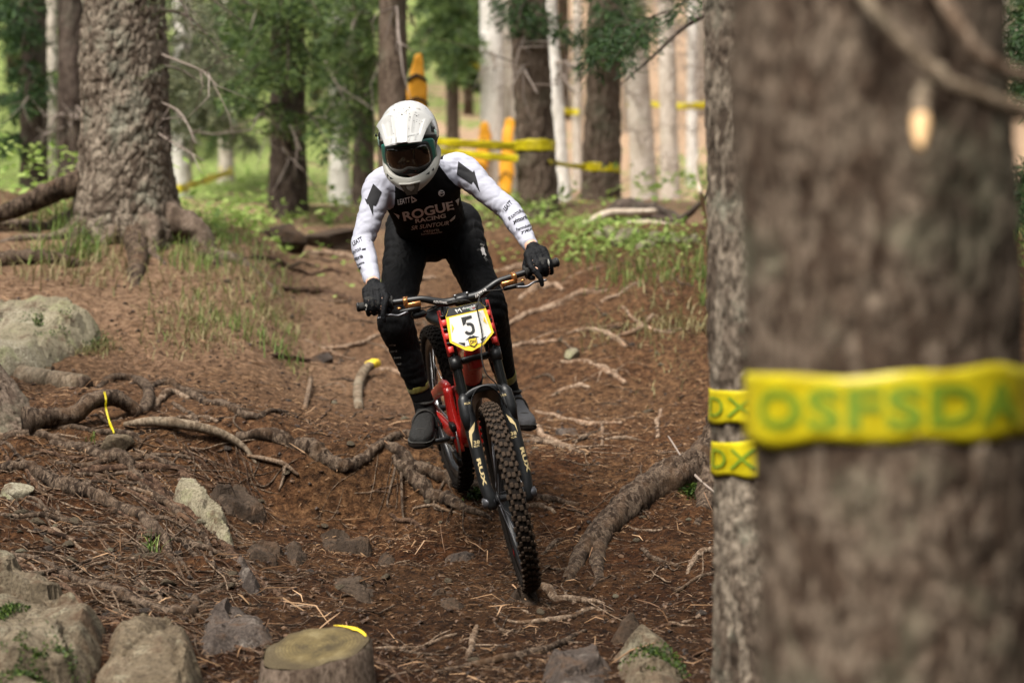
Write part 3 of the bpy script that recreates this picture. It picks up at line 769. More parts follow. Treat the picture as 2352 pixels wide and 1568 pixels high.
outcrop('rock', [(745, 1335), (800, 1318), (870, 1340), (890, 1375), (850, 1382), (750, 1360)], 'rock_dark', 31, 'low dark stone hump half buried above the stump', 0.025, 0.06, cat='rock')
outcrop('rock', [(975, 1365), (1030, 1352), (1090, 1385), (1060, 1400), (980, 1390)], 'rock_dark', 32, 'half buried dark stone between stump and front tyre', 0.015, 0.05, cat='rock')
outcrop('rock', [(1018, 1278), (1060, 1268), (1108, 1276), (1100, 1294), (1025, 1296)], 'rock_grey', 30, 'grey flat-faced stone left of the front tyre', 0.025, 0.03, cat='rock')
outcrop('rock', [(1165, 1375), (1195, 1356), (1240, 1362), (1245, 1392), (1200, 1405)], 'rock_dark', 33, 'brown stone directly under the front tyre', 0.035, 0.04, cat='rock')
outcrop('boulder', [(1400, 1510), (1440, 1475), (1530, 1482), (1580, 1540), (1570, 1640), (1420, 1640)], 'rock_moss', 34, 'mossy grey-green boulder in the bottom right of the trail', 0.06, 0.08)
outcrop('boulder', [(1240, 1545), (1320, 1512), (1410, 1525), (1420, 1640), (1250, 1660)], 'rock_grey', 35, 'flat grey-brown slab at the bottom edge beside the mossy boulder', 0.05, 0.06)
rock('rock', (1400, 1415, 1480, 1475), 'rock_dark', 36, 'small dark stone above the mossy boulder', 0.7, 0.58)
rock('boulder', (575, 512, 705, 566), 'rock_dark', 40, 'dark flat stone slab on the crest left of the rider', 0.6, 0.25)
rock('boulder', (700, 518, 850, 578), 'rock_dark', 41, 'wide dark stone slab on the crest beside the rider\'s arm', 0.6, 0.25)
rock('rock', (1275, 975, 1332, 1005), 'rock_grey', 42, 'small pale round stone in the soil of the berm', 0.8, 0.35)
rock('rock', (1290, 802, 1330, 830), 'rock_light', 43, 'small whitish stone high on the berm slope', 0.8, 0.3)
rock('rock', (715, 812, 770, 835), 'rock_grey', 44, 'small grey stone left of the trail near the rider\'s knee', 0.8, 0.3)
rock('rock', (215, 1000, 300, 1040), 'rock_tan', 45, 'flat olive stone among the roots left of the ledge', 0.5, 0.3, 0.2)
for k, (x, y, w) in enumerate([(1395, 535, 60), (1450, 540, 70), (1520, 545, 66), (1580, 550, 60), (1425, 556, 44), (1490, 560, 50)]):
    rock('rock', (x - w / 2, y - 14, x + w / 2, y + 12), 'rock_light', 50 + k, ('flat chalky white stone at the left end of the berm strip', 'broad chalky white stone second in the berm strip', 'chalky white stone in the middle of the berm strip', 'chalky white stone at the right end of the berm strip', 'small white stone in front of the left end of the berm strip', 'small white stone in front of the middle of the berm strip')[k], 0.7, 0.3)['group'] = 'white stones on the berm'
st = [raw_mesh('stone', *(lambda V, T: (V, T, None))(*rock_shape(70 + k, 2, 7)), random.choice(('rock_tan', 'rock_grey', 'rock_light', 'rock_tan'))) for k in range(6)]
for k in range(150):
    if k < 55: px, py = random.uniform(20, 470), random.uniform(1180, 1420)
    elif k < 110: px, py = random.uniform(300, 1640), random.uniform(1000, 1540)
    else: px, py = random.uniform(250, 1620), random.uniform(640, 1000)
    g = ground(px, py); s = random.uniform(0.008, 0.024) * (1.4 if k < 55 and random.random() < 0.3 else 1)
    o = link('stone', random.choice(st)); o.parent = terrain
    o.matrix_basis = Matrix.Translation((g[0], g[1], hz(g[0], g[1]) + s * 0.2)) @ Matrix.Rotation(random.uniform(0, 6.3), 4, 'Z') @ Matrix.Diagonal((s * random.uniform(1, 1.6), s, s * 0.7, 1))

# ------------------------------------------------------------------ loose litter: needles, twigs, crumbs (nobody could count them)
def sticks(n, region, lmin, lmax, wmin, wmax, name, m, label, lift=0.004, tilt=0.25):
    x0, x1, y0, y1 = region
    Y = np.exp(RNG.uniform(math.log(y0), math.log(y1), n)); X = RNG.uniform(x0, x1, n) * Y
    dens = fbm(np.stack([X * 1.8, Y * 1.8, 0 * X], -1), 31, 2); keep = dens > RNG.uniform(-0.8, 0.35, n)
    X = X[keep]; Y = Y[keep]; n = len(X)
    L = RNG.uniform(0, 1, n) ** 2 * (lmax - lmin) + lmin; W = RNG.uniform(wmin, wmax, n)
    a = RNG.uniform(0, 2 * np.pi, n); t = RNG.normal(0, tilt, n)
    D = np.stack([np.cos(a), np.sin(a), t], -1); D /= np.linalg.norm(D, axis=1)[:, None]
    Z = H(X, Y) + lift + np.abs(t) * L * 0.3
    C = np.stack([X, Y, Z], -1)
    S = np.cross(D, (0, 0, 1.0)); S /= np.linalg.norm(S, axis=1)[:, None]; N = np.cross(S, D)
    bend = S * (RNG.normal(0, 0.16, n) * L)[:, None] + N * (RNG.normal(0.05, 0.1, n) * L)[:, None]
    # three rings of three: a slender bent prism
    rings = []
    for s_, wf in ((-0.5, 0.5), (0.05, 1.0), (0.5, 0.35)):
        c = C + D * (L * s_)[:, None] + (bend if s_ == 0.05 else 0)
        for k in range(3):
            an = k * 2.0944
            rings.append(c + (S * math.cos(an) + N * math.sin(an)) * (W * wf)[:, None])
    V = np.stack(rings, 1).reshape(-1, 3)
    o = np.arange(n)[:, None, None] * 9
    f = []
    for r in (0, 1):
        for k in range(3): f.append([r * 3 + k, r * 3 + (k + 1) % 3, r * 3 + 3 + (k + 1) % 3, r * 3 + 3 + k])
    Q = (o + np.array(f)[None]).reshape(-1, 4)
    return tag(raw(name, V, None, Q, m, None, False), label, kind='stuff')
sticks(26000, (-0.30, 0.12, 5.9, 10.5), 0.010, 0.045, 0.0009, 0.0022, 'needle_litter', 'litter_dark', 'brown spruce needles and root fibres strewn over the lower trail')
sticks(17000, (-0.30, 0.12, 8.3, 15.0), 0.012, 0.055, 0.0012, 0.0030, 'needle_litter', 'litter', 'lighter needle litter over the upper trail and berm')
sticks(750, (-0.30, 0.12, 6.0, 12.0), 0.06, 0.20, 0.0016, 0.0038, 'twig_litter', 'litter', 'thin twigs and root ends lying in the soil', 0.006, 0.3)
def crumbs(n, region, smin, smax, name, m, label):
    x0, x1, y0, y1 = region
    Y = np.exp(RNG.uniform(math.log(y0), math.log(y1), n)); X = RNG.uniform(x0, x1, n) * Y
    s = RNG.uniform(0, 1, n) ** 2.5 * (smax - smin) + smin
    C = np.stack([X, Y, H(X, Y) + s * 0.3], -1)
    B, T = ico(1)
    V = C[:, None] + B[None] * (s[:, None, None] * RNG.uniform(0.55, 1.25, (n, len(B), 1))) * np.array((1.2, 1, 0.75))
    F = (np.arange(n)[:, None, None] * len(B) + T[None]).reshape(-1, 3)
    return tag(raw(name, V.reshape(-1, 3), F, None, m, None, False), label, kind='stuff')
crumbs(9000, (-0.30, 0.12, 6.0, 14.5), 0.002, 0.013, 'soil_crumbs', 'clod', 'crumbs and clods of dark soil on the trail')

# the web of fine root fibres over the left bank and below the ledge
mb = MB(); fr2 = random.Random(17)
for k in range(430):
    if k < 330: px, py, a, L = fr2.uniform(-30, 560), fr2.uniform(1000, 1450), fr2.gauss(0.38, 0.3), fr2.uniform(60, 300)
    else: px, py, a, L = fr2.uniform(560, 1640), fr2.uniform(1020, 1540), fr2.gauss(0.0, 0.9) + fr2.choice((0, math.pi)), fr2.uniform(40, 160)
    w = fr2.choice((0.0014, 0.0018, 0.0022, 0.003, 0.004)); g = ground(px, py); P = [g[:2]]; st_ = L * g[1] / FPX / 7
    th = -a
    for t in range(7):
        th += fr2.gauss(0, 0.30); P.append(P[-1] + np.array((math.cos(th), math.sin(th) * 1.6)) * st_)
    P = np.array(P); Z = H(P[:, 0], P[:, 1]) + w * 1.5 + np.array([fr2.uniform(-0.003, 0.010) for _ in P]); P = smooth_path(np.c_[P, Z], 16)
    mb.tube(P, [w, w * 0.8, w * 0.35], 5, fr2.choice((0, 0, 1, 2)))
tag(mb.build('root_fibres', ['root_bark', 'root_red', 'root_pale']), 'web of hair-thin roots over the left bank and trail', kind='stuff')
# ------------------------------------------------------------------ trees
def trunk_shape(P, R, nth, nz, cell=0.034, aspect=1.9, amp=0.009, seed=0, flare=0.0, fh=0.3, lobes=5, edge=0.35):
    """bark-plated trunk along the polyline P with radii R; flare widens the foot into buttresses"""
    P = smooth_path(P, nz); R = np.interp(np.linspace(0, 1, nz), np.linspace(0, 1, len(R)), R)
    th = np.linspace(0, 2 * np.pi, nth, endpoint=False)
    z = P[:, 2] - P[0, 2]; Lr = float(np.mean(R))
    nu = max(6, int(round(2 * np.pi * Lr / cell)))
    U, Z = np.meshgrid(th / (2 * np.pi) * nu, z / (cell * aspect))
    wu = 1.1 * fbm(np.stack([U.ravel() * 0.55, Z.ravel() * 0.55, np.zeros(U.size)], -1), seed, 3)
    d1, d2, cid = worley(U.ravel() + wu, Z.ravel() + wu * 0.6, nu, seed)
    pl = np.clip((d2 - d1) / edge, 0, 1) ** 0.6
    cs, sn = np.cos(th), np.sin(th)
    rr = R[:, None] + flare * np.exp(-z / fh)[:, None] * (1 + 0.45 * np.cos(lobes * th + seed)[None] * np.exp(-z / (fh * 1.5))[:, None])
    V0 = np.stack([P[:, 0][:, None] + rr * cs, P[:, 1][:, None] + rr * sn, np.broadcast_to(P[:, 2][:, None], rr.shape)], -1).reshape(-1, 3)
    disp = amp * (pl * (0.6 + 0.6 * cid) - 0.7) + amp * 0.7 * fbm(V0 * 18, seed + 3, 3) + 0.02 * Lr / 0.25 * fbm(V0 * 2.2, seed + 5, 2)
    N = np.stack([np.tile(cs, nz), np.tile(sn, nz), np.zeros(nz * nth)], -1)
    V = V0 + N * disp[:, None]
    i = np.arange(nz - 1)[:, None] * nth; j = np.arange(nth)[None]; j2 = (j + 1) % nth
    return V, np.stack([i + j, i + j2, i + nth + j2, i + nth + j], -1).reshape(-1, 4)

def spray(mb, A, B, droop=0.12, dens=1.0, size=1.0, rng=RNG, wood=True, r=0.010, taper=1.0):
    """one spruce bough from A to B with side twigs and needle clumps; needles slot 1, wood slot 0"""
    A = np.asarray(A, float); B = np.asarray(B, float); L = np.linalg.norm(B - A)
    mid = (A + B) / 2 + np.array((0, 0, droop * L * 0.6)); Q = B - np.array((0, 0, droop * L * 0.3))
    P = smooth_path([A, mid, Q], 12)
    if wood: mb.tube(P, [r, r * 0.6, r * 0.15], 5, 0)
    nt_ = max(6, int(L * 26 * dens))
    t = rng.uniform(0.12, 1.0, nt_); idx = t * 11; i0 = np.clip(idx.astype(int), 0, 10); f = (idx - i0)[:, None]
    base = P[i0] * (1 - f) + P[i0 + 1] * f; dirv = P[i0 + 1] - P[i0]; dirv /= np.linalg.norm(dirv, axis=1)[:, None]
    side = np.cross(dirv, (0, 0, 1.0)); side /= (np.linalg.norm(side, axis=1)[:, None] + 1e-9)
    sg = rng.choice((-1.0, 1.0), nt_)[:, None]
    tl = (0.10 + 0.30 * (1 - t * taper)) * rng.uniform(0.5, 1.2, nt_) * min(1.3, 0.45 + L * 0.5)
    td = dirv * rng.uniform(0.3, 0.9, (nt_, 1)) + side * sg * rng.uniform(0.5, 1.0, (nt_, 1)) + np.stack([np.zeros(nt_), np.zeros(nt_), rng.uniform(-0.75, 0.12, nt_)], -1)
    td /= np.linalg.norm(td, axis=1)[:, None]
    k = 9
    s = np.linspace(0.1, 1.0, k)[None, :, None]
    C = base[:, None] + td[:, None] * tl[:, None, None] * s + np.array((0, 0, -1.0)) * (tl[:, None, None] * s ** 2 * 0.22)
    C = C.reshape(-1, 3); n = len(C)
    D = np.repeat(td, k, 0) + rng.normal(0, 0.55, (n, 3)); D /= np.linalg.norm(D, axis=1)[:, None]
    S = np.cross(D, rng.normal(size=(n, 3))); S /= (np.linalg.norm(S, axis=1)[:, None] + 1e-9)
    ln = rng.uniform(0.022, 0.05, n)[:, None] * size; w = rng.uniform(0.005, 0.011, n)[:, None] * size
    V = np.stack([C - S * w * 0.5, C + S * w * 0.5, C + D * ln + S * w * 0.3, C + D * ln - S * w * 0.3], 1).reshape(-1, 3)
    mb.add(V, np.arange(n * 4).reshape(-1, 4), 1)

def dead_twigs(mb, A, B, r=0.006, n=7, rng=RNG, m=0):
    A = np.asarray(A, float); B = np.asarray(B, float); L = np.linalg.norm(B - A)
    P = smooth_path([A, (A + B) / 2 + rng.normal(0, 0.06 * L, 3) + (0, 0, 0.05 * L), B], 8)
    mb.tube(P, [r, r * 0.7, r * 0.3], 5, m, rough=0.2, freq=30)
    for k in range(n):
        i = rng.integers(2, 8); d = nrm(B - A) * 0.7 + rng.normal(0, 0.5, 3) - (0, 0, 0.15); l = L * rng.uniform(0.15, 0.4)
        mb.tube(np.array([P[i], P[i] + d * l * 0.5 + rng.normal(0, 0.03, 3), P[i] + d * l]), [r * 0.45, r * 0.3, r * 0.15], 4, m)

def tree(name, label, xc, w, depth, base_row, bark, top=-160, lean=0.0, flare=0.10, cell=0.05, amp=0.010, seed=1, res=(64, 120), group='trees of the forest', zbase=None, fh=0.3, edge=0.35):
    """trunk whose centre at picture height 300 is xc, w picture px wide there, standing at the given distance"""
    x300 = (xc - 1176) * depth / FPX; r = w * depth / FPX / 2
    zb = zbase if zbase is not None else hz(x300, depth)
    zt = (784 - top) * depth / FPX; z3 = (784 - 300) * depth / FPX
    xl = lambda z: x300 + lean * (z - z3)
    t = thing(name, (xl(zb), depth, zb), label, 'tree', group)
    P = [(xl(z), depth, z) for z in np.linspace(zb - 0.3, zt + 0.5, 6)]
    rr = [r * 1.12, r * 1.06, r, r * 0.97, r * 0.93, r * 0.9]
    V, Q = trunk_shape(P, rr, res[0], res[1], cell, 2.5, amp, seed, flare, fh, edge=edge)
    raw('trunk', V, None, Q, bark, t)
    t['_r'] = r
    def pt(row, dx=0.0, dy=0.0):
        z = (784 - row) * depth / FPX; return np.array((xl(z) + dx, depth + dy, z))
    return t, pt, r

# ---- the big spruce on the left bank
t1, p1, r1 = tree('spruce_tree', 'thick scaly-barked spruce with spreading roots on the left bank', 287, 196, 13.0, 590, 'bark_spruce', flare=0.15, cell=0.034, amp=0.019, seed=4, res=(220, 320), lean=-0.006, fh=0.42, edge=0.5)
def troot(parent, pts, m, rough=0.3, seg=16):
    _rs[0] += 1
    P = smooth_path([p[0] for p in pts], len(pts) * 8); R = np.interp(np.linspace(0, 1, len(P)), np.linspace(0, 1, len(pts)), [p[1] for p in pts])
    V, F = tube(P, R, seg, rough=rough, rs=_rs[0], freq=22, oct=3); return MB().add(V, F).build('root', m, parent)
def gp(px, py, lift=0.0): g = ground(px, py); g[2] += lift; return g
troot(t1, [(at(250, 390, 13.0), 0.12), (at(185, 415, 12.9), 0.075), (at(110, 445, 12.8), 0.07), (at(40, 478, 12.75), 0.06), (at(-40, 505, 12.7), 0.05)], 'root_bark')
troot(t1, [(at(290, 420, 12.99), 0.14), (at(305, 520, 12.80), 0.09), (gp(316, 588, 0.02), 0.065), (gp(310, 640, 0), 0.05), (gp(300, 665, -0.03), 0.02)], 'root_bark')
troot(t1, [(at(320, 390, 13.05), 0.15), (at(372, 510, 12.9), 0.095), (gp(430, 562, 0.03), 0.07), (gp(480, 596, 0.0), 0.05), (gp(530, 622, -0.03), 0.02)], 'root_bark')
troot(t1, [(at(240, 390, 13.05), 0.14), (at(205, 510, 12.85), 0.08), (gp(150, 590, 0.0), 0.05), (gp(100, 610, -0.04), 0.03)], 'root_bark')
for a_, l_, r0_ in ((-1.75, 0.70, 0.055), (-1.05, 0.80, 0.07), (-0.35, 1.1, 0.075), (-2.5, 0.85, 0.06), (3.3, 1.1, 0.06)):
    b0 = np.array(t1.location); dv = np.array((math.cos(a_), math.sin(a_), 0)); pts = []
    for q, r_, up in ((0.20, r0_ * 1.5, 0.12), (0.44, r0_, 0.03), (0.62, r0_ * 0.7, None), (0.82, r0_ * 0.5, None), (1.0, r0_ * 0.22, None)):
        p = b0 + dv * q * l_ + np.array((0.05 * math.sin(q * 7 + a_), 0, 0)); p[2] = (b0[2] + up) if up is not None else hz(p[0], p[1]) + r_ * (0.25 if q < 0.9 else -0.6); pts.append((p, r_))
    troot(t1, pts, 'bark_brown', 0.4, 20)
troot(t1, [(gp(190, 612, 0.0), 0.03), (gp(130, 606, 0.03), 0.045), (gp(50, 604, 0.03), 0.05), (gp(-40, 615, 0.02), 0.05)], 'root_bark')
mb = MB()
for (row, q, d) in ((150, (470, 190, 12.2), 0.05), (20, (520, 120, 12.0), 0.1), (-30, (560, 40, 12.3), 0.1), (-40, (450, 60, 11.8), 0.1)):
    spray(mb, p1(row, 0.2), at(*q), d, 0.9, 1.0, r=0.014)
mb.build('crown', ['bark_dark', 'needles_grey'], t1)
for (row, q) in ((300, (470, 370, 12.4)), (230, (450, 330, 12.2)), (120, (480, 170, 12.0))):
    mb = MB(); dead_twigs(mb, p1(row, 0.2), at(*q), 0.010, 5); mb.build('dead_branch', 'twig', t1)

# ---- trunks behind, left to right
def far_tree(name, label, xc, w, depth, bark, boughs=(), dead=(), seed=1, needles='needles', lean=0.0, flare=0.05, size=1.5, dens=1.0, amp=0.012, cell=0.06, res=(48, 110)):
    t, p, r = tree(name, label, xc, w, depth, 0, bark, lean=lean, flare=flare, seed=seed, cell=cell, amp=amp, res=res)
    if boughs:
        mb = MB()
        for row, q in boughs: spray(mb, p(row), at(*q), 0.10, dens, size, r=0.012)
        mb.build('crown', ['bark_dark', needles], t)
    if dead:
        for row, q in dead:
            mb = MB(); dead_twigs(mb, p(row), at(*q), 0.008 if len(dead) > 10 else 0.014, 7)
            mb.build('dead_branch', 'twig', t)
    return t, p
R_ = random.Random(5)
def fan(n, x0, x1, y0, y1, d, dr=1.2, up=60):
    out = []
    for k in range(n):
        x = R_.uniform(x0, x1); y = R_.uniform(y0, y1); out.append((y - R_.uniform(0.2, 1) * up, (x, y, d + R_.uniform(-dr, dr))))
    return out
far_tree('spruce_tree', 'dark trunk at the left picture edge hung with green boughs', 78, 58, 19, 'bark_dark', fan(16, -60, 60, -20, 380, 18.5, 1.0, 80), fan(5, 0, 140, 120, 330, 18.6), 11, 'needles_dark', size=2.0, dens=1.2)
far_tree('spruce_tree', 'slim pale trunk between two dark ones, left of the big spruce', 118, 25, 23, 'bark_grey', fan(5, 90, 180, 150, 330, 22.5, 0.6, 40), (), 12, size=1.8)
far_tree('spruce_tree', 'dark trunk half hidden behind the left side of the big spruce', 165, 62, 17.5, 'bark_dark', (), fan(6, 100, 200, 60, 330, 17.2), 13)
far_tree('spruce_tree', 'pale leaning-lit trunk just right of the big spruce', 418, 40, 22, 'bark_pale', fan(16, 380, 580, -20, 330, 19.5, 1.5, 70), fan(16, 380, 560, 20, 360, 20.5), 14, 'needles_grey', size=2.0)
far_tree('spruce_tree', 'short slender pale trunk with the end of a yellow tape', 520, 30, 27, 'bark_grey', fan(18, 400, 620, 20, 340, 23, 2.5, 80), fan(4, 470, 570, 60, 300, 26), 15, 'needles', size=2.3)
t7, p7 = far_tree('spruce_tree', 'dark double-ridged trunk left of the rider draped in green boughs', 662, 80, 17, 'bark_dark', fan(24, 500, 770, -20, 330, 15.8, 1.0, 70), [(330, (618, 312, 16.2)), (345, (700, 395, 15.8)), (300, (575, 300, 15.5)), (40, (580, 10, 15.7)), (310, (690, 345, 15.6))], 16, 'needles', size=1.5, amp=0.016)
far_tree('spruce_tree', 'pale mottled trunk between two dark ones left of the rider', 780, 44, 23, 'bark_pale', fan(7, 720, 860, 60, 300, 21.5, 0.8, 60), fan(7, 720, 850, 20, 330, 22), 17, 'needles', size=1.8)
far_tree('spruce_tree', 'dark slender trunk between pale trunk and the rider\'s helmet', 835, 46, 20, 'bark_dark', fan(20, 720, 900, -20, 350, 18.2, 1.0, 70), fan(6, 760, 880, 20, 330, 18.8), 18, 'needles', size=1.7)
t9, p9 = far_tree('spruce_tree', 'smooth purple-brown trunk rising behind the rider\'s helmet', 902, 66, 16, 'bark_brown', fan(4, 850, 1000, -80, 30, 15, 0.6, 40), fan(3, 860, 960, 0, 100, 15.6), 19, 'needles', size=1.4, amp=0.006)
far_tree('spruce_tree', 'bushy green spruce behind the orange post pad', 1040, 30, 27, 'bark_brown', fan(22, 930, 1120, -60, 210, 25, 2.0, 90), (), 20, 'needles', size=2.6, dens=1.2)
far_tree('spruce_tree', 'white bare trunk with an orange pad around it', 1132, 54, 24, 'bark_pale', (), fan(5, 1090, 1190, 0, 250, 23.5), 21, lean=-0.012, amp=0.006)
far_tree('spruce_tree', 'greyish trunk squeezed between the white and the thick brown trunk', 1172, 44, 26, 'bark_grey', (), fan(6, 1120, 1210, 0, 250, 25.5), 22, amp=0.008)
t13, p13 = far_tree('spruce_tree', 'thick brown trunk right of the rider with taut yellow tape', 1228, 84, 17, 'bark_brown', fan(8, 1140, 1340, -60, 100, 15.8, 0.8, 40), fan(4, 1180, 1290, 60, 220, 16.4), 23, 'needles_dark', size=1.5, flare=0.05, lean=-0.05, amp=0.018, res=(90, 140))
far_tree('spruce_tree', 'chalk white narrow trunk right of the thick brown trunk', 1284, 30, 20, 'bark_pale', (), fan(5, 1250, 1340, 0, 300, 19.5), 24, lean=-0.07, amp=0.006)
far_tree('spruce_tree', 'faint pale stem behind the two brown trunks', 1326, 22, 29, 'bark_grey', (), fan(7, 1290, 1370, 0, 300, 28), 25, amp=0.006)
t16, p16 = far_tree('spruce_tree', 'second brown trunk with two wraps of yellow tape', 1383, 78, 18, 'bark_brown', fan(9, 1310, 1480, -40, 130, 16.8, 0.8, 40), fan(3, 1340, 1460, 100, 260, 17.4), 26, 'needles_dark', size=1.5, lean=0.02, amp=0.018, res=(90, 140))
far_tree('spruce_tree', 'broad pale grey trunk behind the fallen deadwood', 1472, 54, 22, 'bark_grey', fan(7, 1400, 1560, -40, 90, 20.5), fan(14, 1400, 1590, -20, 440, 20.5), 27, lean=-0.055, amp=0.008)
far_tree('spruce_tree', 'pale grey trunk beside the near sharp-barked tree', 1536, 40, 24, 'bark_grey', (), fan(14, 1440, 1620, -20, 440, 22.5), 28, lean=-0.02, amp=0.008)
far_tree('spruce_tree', 'thin pale stem hidden among dead twigs at the right back', 1590, 24, 29, 'bark_pale', (), fan(14, 1480, 1640, -20, 400, 27), 29, amp=0.006)

# ---- the two trees on the right: one close trunk running the full height, and behind it the owner of the big root
t19, p19, r19 = tree('spruce_tree', 'scaly-barked trunk strip showing left of the blurred foreground trunk', 1776, 326, 5.6, 0, 'bark_spruce', lean=-0.036, flare=0.04, cell=0.026, amp=0.010, seed=31, res=(170, 330), fh=0.22)
tB, pB, rB = tree('spruce_tree', 'hidden trunk on the right whose thick root runs down to the trail', 1800, 240, 9.2, 0, 'bark_spruce', lean=-0.03, flare=0.26, cell=0.030, amp=0.012, seed=36, res=(150, 220), fh=0.28)
troot(tB, [(at(1730, 960, 9.15), 0.20), (gp(1650, 1072, 0.03), 0.125), (gp(1570, 1105, 0.03), 0.096), (gp(1500, 1132, 0.03), 0.078), (gp(1440, 1180, 0.03), 0.067), (gp(1385, 1230, 0.025), 0.058), (gp(1345, 1268, 0.012), 0.043), (gp(1315, 1310, -0.002), 0.030), (gp(1285, 1350, -0.02), 0.012)], 'root_bark', 0.30, 28)
troot(tB, [(gp(1400, 1215, 0.02), 0.045), (gp(1375, 1255, 0.010), 0.040), (gp(1372, 1300, -0.002), 0.030), (gp(1380, 1350, -0.02), 0.014)], 'root_bark', 0.30, 20)
troot(tB, [(gp(1640, 1085, 0.02), 0.09), (gp(1625, 1150, 0.0), 0.05), (gp(1600, 1200, -0.02), 0.02)], 'root_bark', 0.3, 16)
# fallen bare stick leaning at the root
mb = MB(); mb.tube(smooth_path([gp(1535, 1062, 0.12), gp(1590, 1115, 0.06), gp(1650, 1165, 0.05)], 10), [0.004, 0.006, 0.005], 6, rough=0.2)
tag(mb.build('stick', 'twig'), 'thin bare stick leaning across the thick root of the right-hand tree', 'stick')
# long bough crossing the upper right with dark needles
t30, p30, r30 = tree('spruce_tree', 'tree beyond the right trunk whose long dark bough hangs into the picture', 1790, 150, 13.5, 0, 'bark_brown', seed=33, res=(48, 90))
mb = MB()
mb.tube(smooth_path([p30(-20), at(1600, 45, 13.2), at(1500, 130, 13.0), at(1425, 195, 12.9)], 14), [0.03, 0.018, 0.010, 0.004], 6, 0)
for k in range(15):
    x = R_.uniform(1340, 1620); y = 60 - (x - 1600) * 0.35
    spray(mb, at(x + 60, y - 80, 13.2), at(x + R_.uniform(-70, 30), y + R_.uniform(-60, 45), 13 + R_.uniform(-0.7, 0.7)), 0.1, 1.0, 1.2, r=0.006)
mb.build('crown', ['bark_dark', 'needles_dark'], t30)
# right edge tree
far_tree('spruce_tree', 'dark green spruce glimpsed past the right side of the foreground trunk', 2420, 90, 13, 'bark_dark', fan(16, 2310, 2420, -20, 260, 12, 0.8, 50) + fan(10, 2320, 2420, 380, 520, 12, 0.8, 40), (), 34, 'needles_dark', size=1.4)

# ---- the blurred foreground trunk
t20, p20, r20 = tree('spruce_tree', 'huge blurred foreground trunk wrapped in yellow tape', 2004, 640, 3.1, 0, 'bark_fore', top=-200, lean=-0.05, flare=0.03, cell=0.030, amp=0.008, seed=41, res=(200, 300), edge=0.5)
mb = MB()
mb.tube(smooth_path([at(1960, -60, 2.9), at(1995, 10, 2.83), at(2080, 105, 2.80), at(2170, 185, 2.78), at(2260, 225, 2.78), at(2400, 275, 2.80)], 24), [0.012, 0.011, 0.011, 0.012, 0.013, 0.012], 8, rough=0.25)
mb.build('branch', 'deadwood', t20)
mb = MB(); mb.tube(smooth_path([at(2120, -60, 2.9), at(2180, 25, 2.83), at(2210, 70, 2.80), at(2265, 140, 2.79), at(2400, 190, 2.80)], 20), [0.011, 0.011, 0.010, 0.010, 0.009], 8, rough=0.25)
mb.build('branch', 'root_pale', t20)
mb = MB(); mb.tube(smooth_path([at(2160, 160, 2.84), at(2128, 200, 2.80), at(2114, 240, 2.77), at(2115, 275, 2.74)], 14), [0.012, 0.012, 0.0135, 0.013], 10, rough=0.15)
b_ = mb.build('branch', 'deadwood', t20)
mb = MB(); mb.tube(smooth_path([at(2115, 273, 2.741), at(2115, 300, 2.725), at(2114, 342, 2.70)], 8), [0.013, 0.0125, 0.005], 10)
mb.build('cut_end', 'cut_wood', b_)

# ---- the leaning foot of a tree at the left edge, and its arched root
t21 = thing('spruce_tree', gp(-60, 1010), 'foot of a tree entering from the left edge above the root tangle', 'tree', 'trees of the forest')
V, Q = trunk_shape([at(15, 1075, 9.2), at(-15, 1000, 9.22), at(-70, 900, 9.25), at(-130, 800, 9.3), at(-180, 600, 9.3), at(-200, 100, 9.3)], [0.36, 0.29, 0.235, 0.21, 0.19, 0.17], 170, 240, 0.030, 1.7, 0.010, 51)
raw('trunk', V, None, Q, 'bark_brown', t21)
troot(t21, [(gp(60, 1000, 0.06), 0.07), (gp(125, 985, 0.05), 0.045), (at(172, 950, 9.05), 0.042), (at(210, 922, 9.1), 0.041), (at(255, 912, 9.15), 0.039), (at(298, 932, 9.2), 0.036), (at(322, 945, 9.22), 0.032), (at(342, 915, 9.35), 0.028), (at(334, 884, 9.6), 0.026), (at(308, 872, 9.9), 0.025), (gp(258, 882, 0.03), 0.024), (gp(222, 892, -0.01), 0.018)], 'root_bark', 0.3, 16)
troot(t21, [(at(280, 962, 9.15), 0.010), (at(250, 972, 9.1), 0.012), (at(226, 950, 9.1), 0.010)], 'root_bark', 0.3, 8)

# ---- the wood beyond: reads as one mass
mb = MB(); mbr = np.random.default_rng(3)
for k in range(80):
    d = mbr.uniform(32, 62); px = mbr.uniform(-250, 2600); w = mbr.uniform(0.10, 0.2)
    x = (px - 1176) * d / FPX; zb = hz(x, d)
    if 1180 < px < 1720 and mbr.random() < 0.55: continue
    pale = (px > 1000 and mbr.random() < 0.35) or mbr.random() < 0.2
    mb.tube(np.array([(x, d, zb - 0.3), (x + mbr.normal(0, .1), d, zb + 6), (x + mbr.normal(0, .2), d, zb + 14)]), [w, w * 0.85, w * 0.6], 8, 0 if pale else 2)
    if px < 1120 or px > 1650 or mbr.random() < 0.4:
        for q in range(9):
            z = zb + mbr.uniform(0.8, 8); a = mbr.uniform(0, 6.28); l = mbr.uniform(0.9, 2.0)
            spray(mb, (x, d, z + 0.2), (x + math.cos(a) * l, d + math.sin(a) * l, z - 0.2), 0.1, 0.55, 3.6, mbr, False)
    else:
        for q in range(12):
            z = zb + mbr.uniform(0.3, 8); a = mbr.uniform(0, 6.28); l = mbr.uniform(0.6, 1.6)
            dead_twigs(mb, (x, d, z), (x + math.cos(a) * l, d + math.sin(a) * l, z + mbr.uniform(-0.4, 0.3)), 0.018, 4, mbr, 2)
tag(mb.build('far_wood', ['bark_pale', 'needles', 'bark_brown', 'twig_pale']), 'hazy far trunks, dead twigs and green boughs on the hillside', kind='stuff')

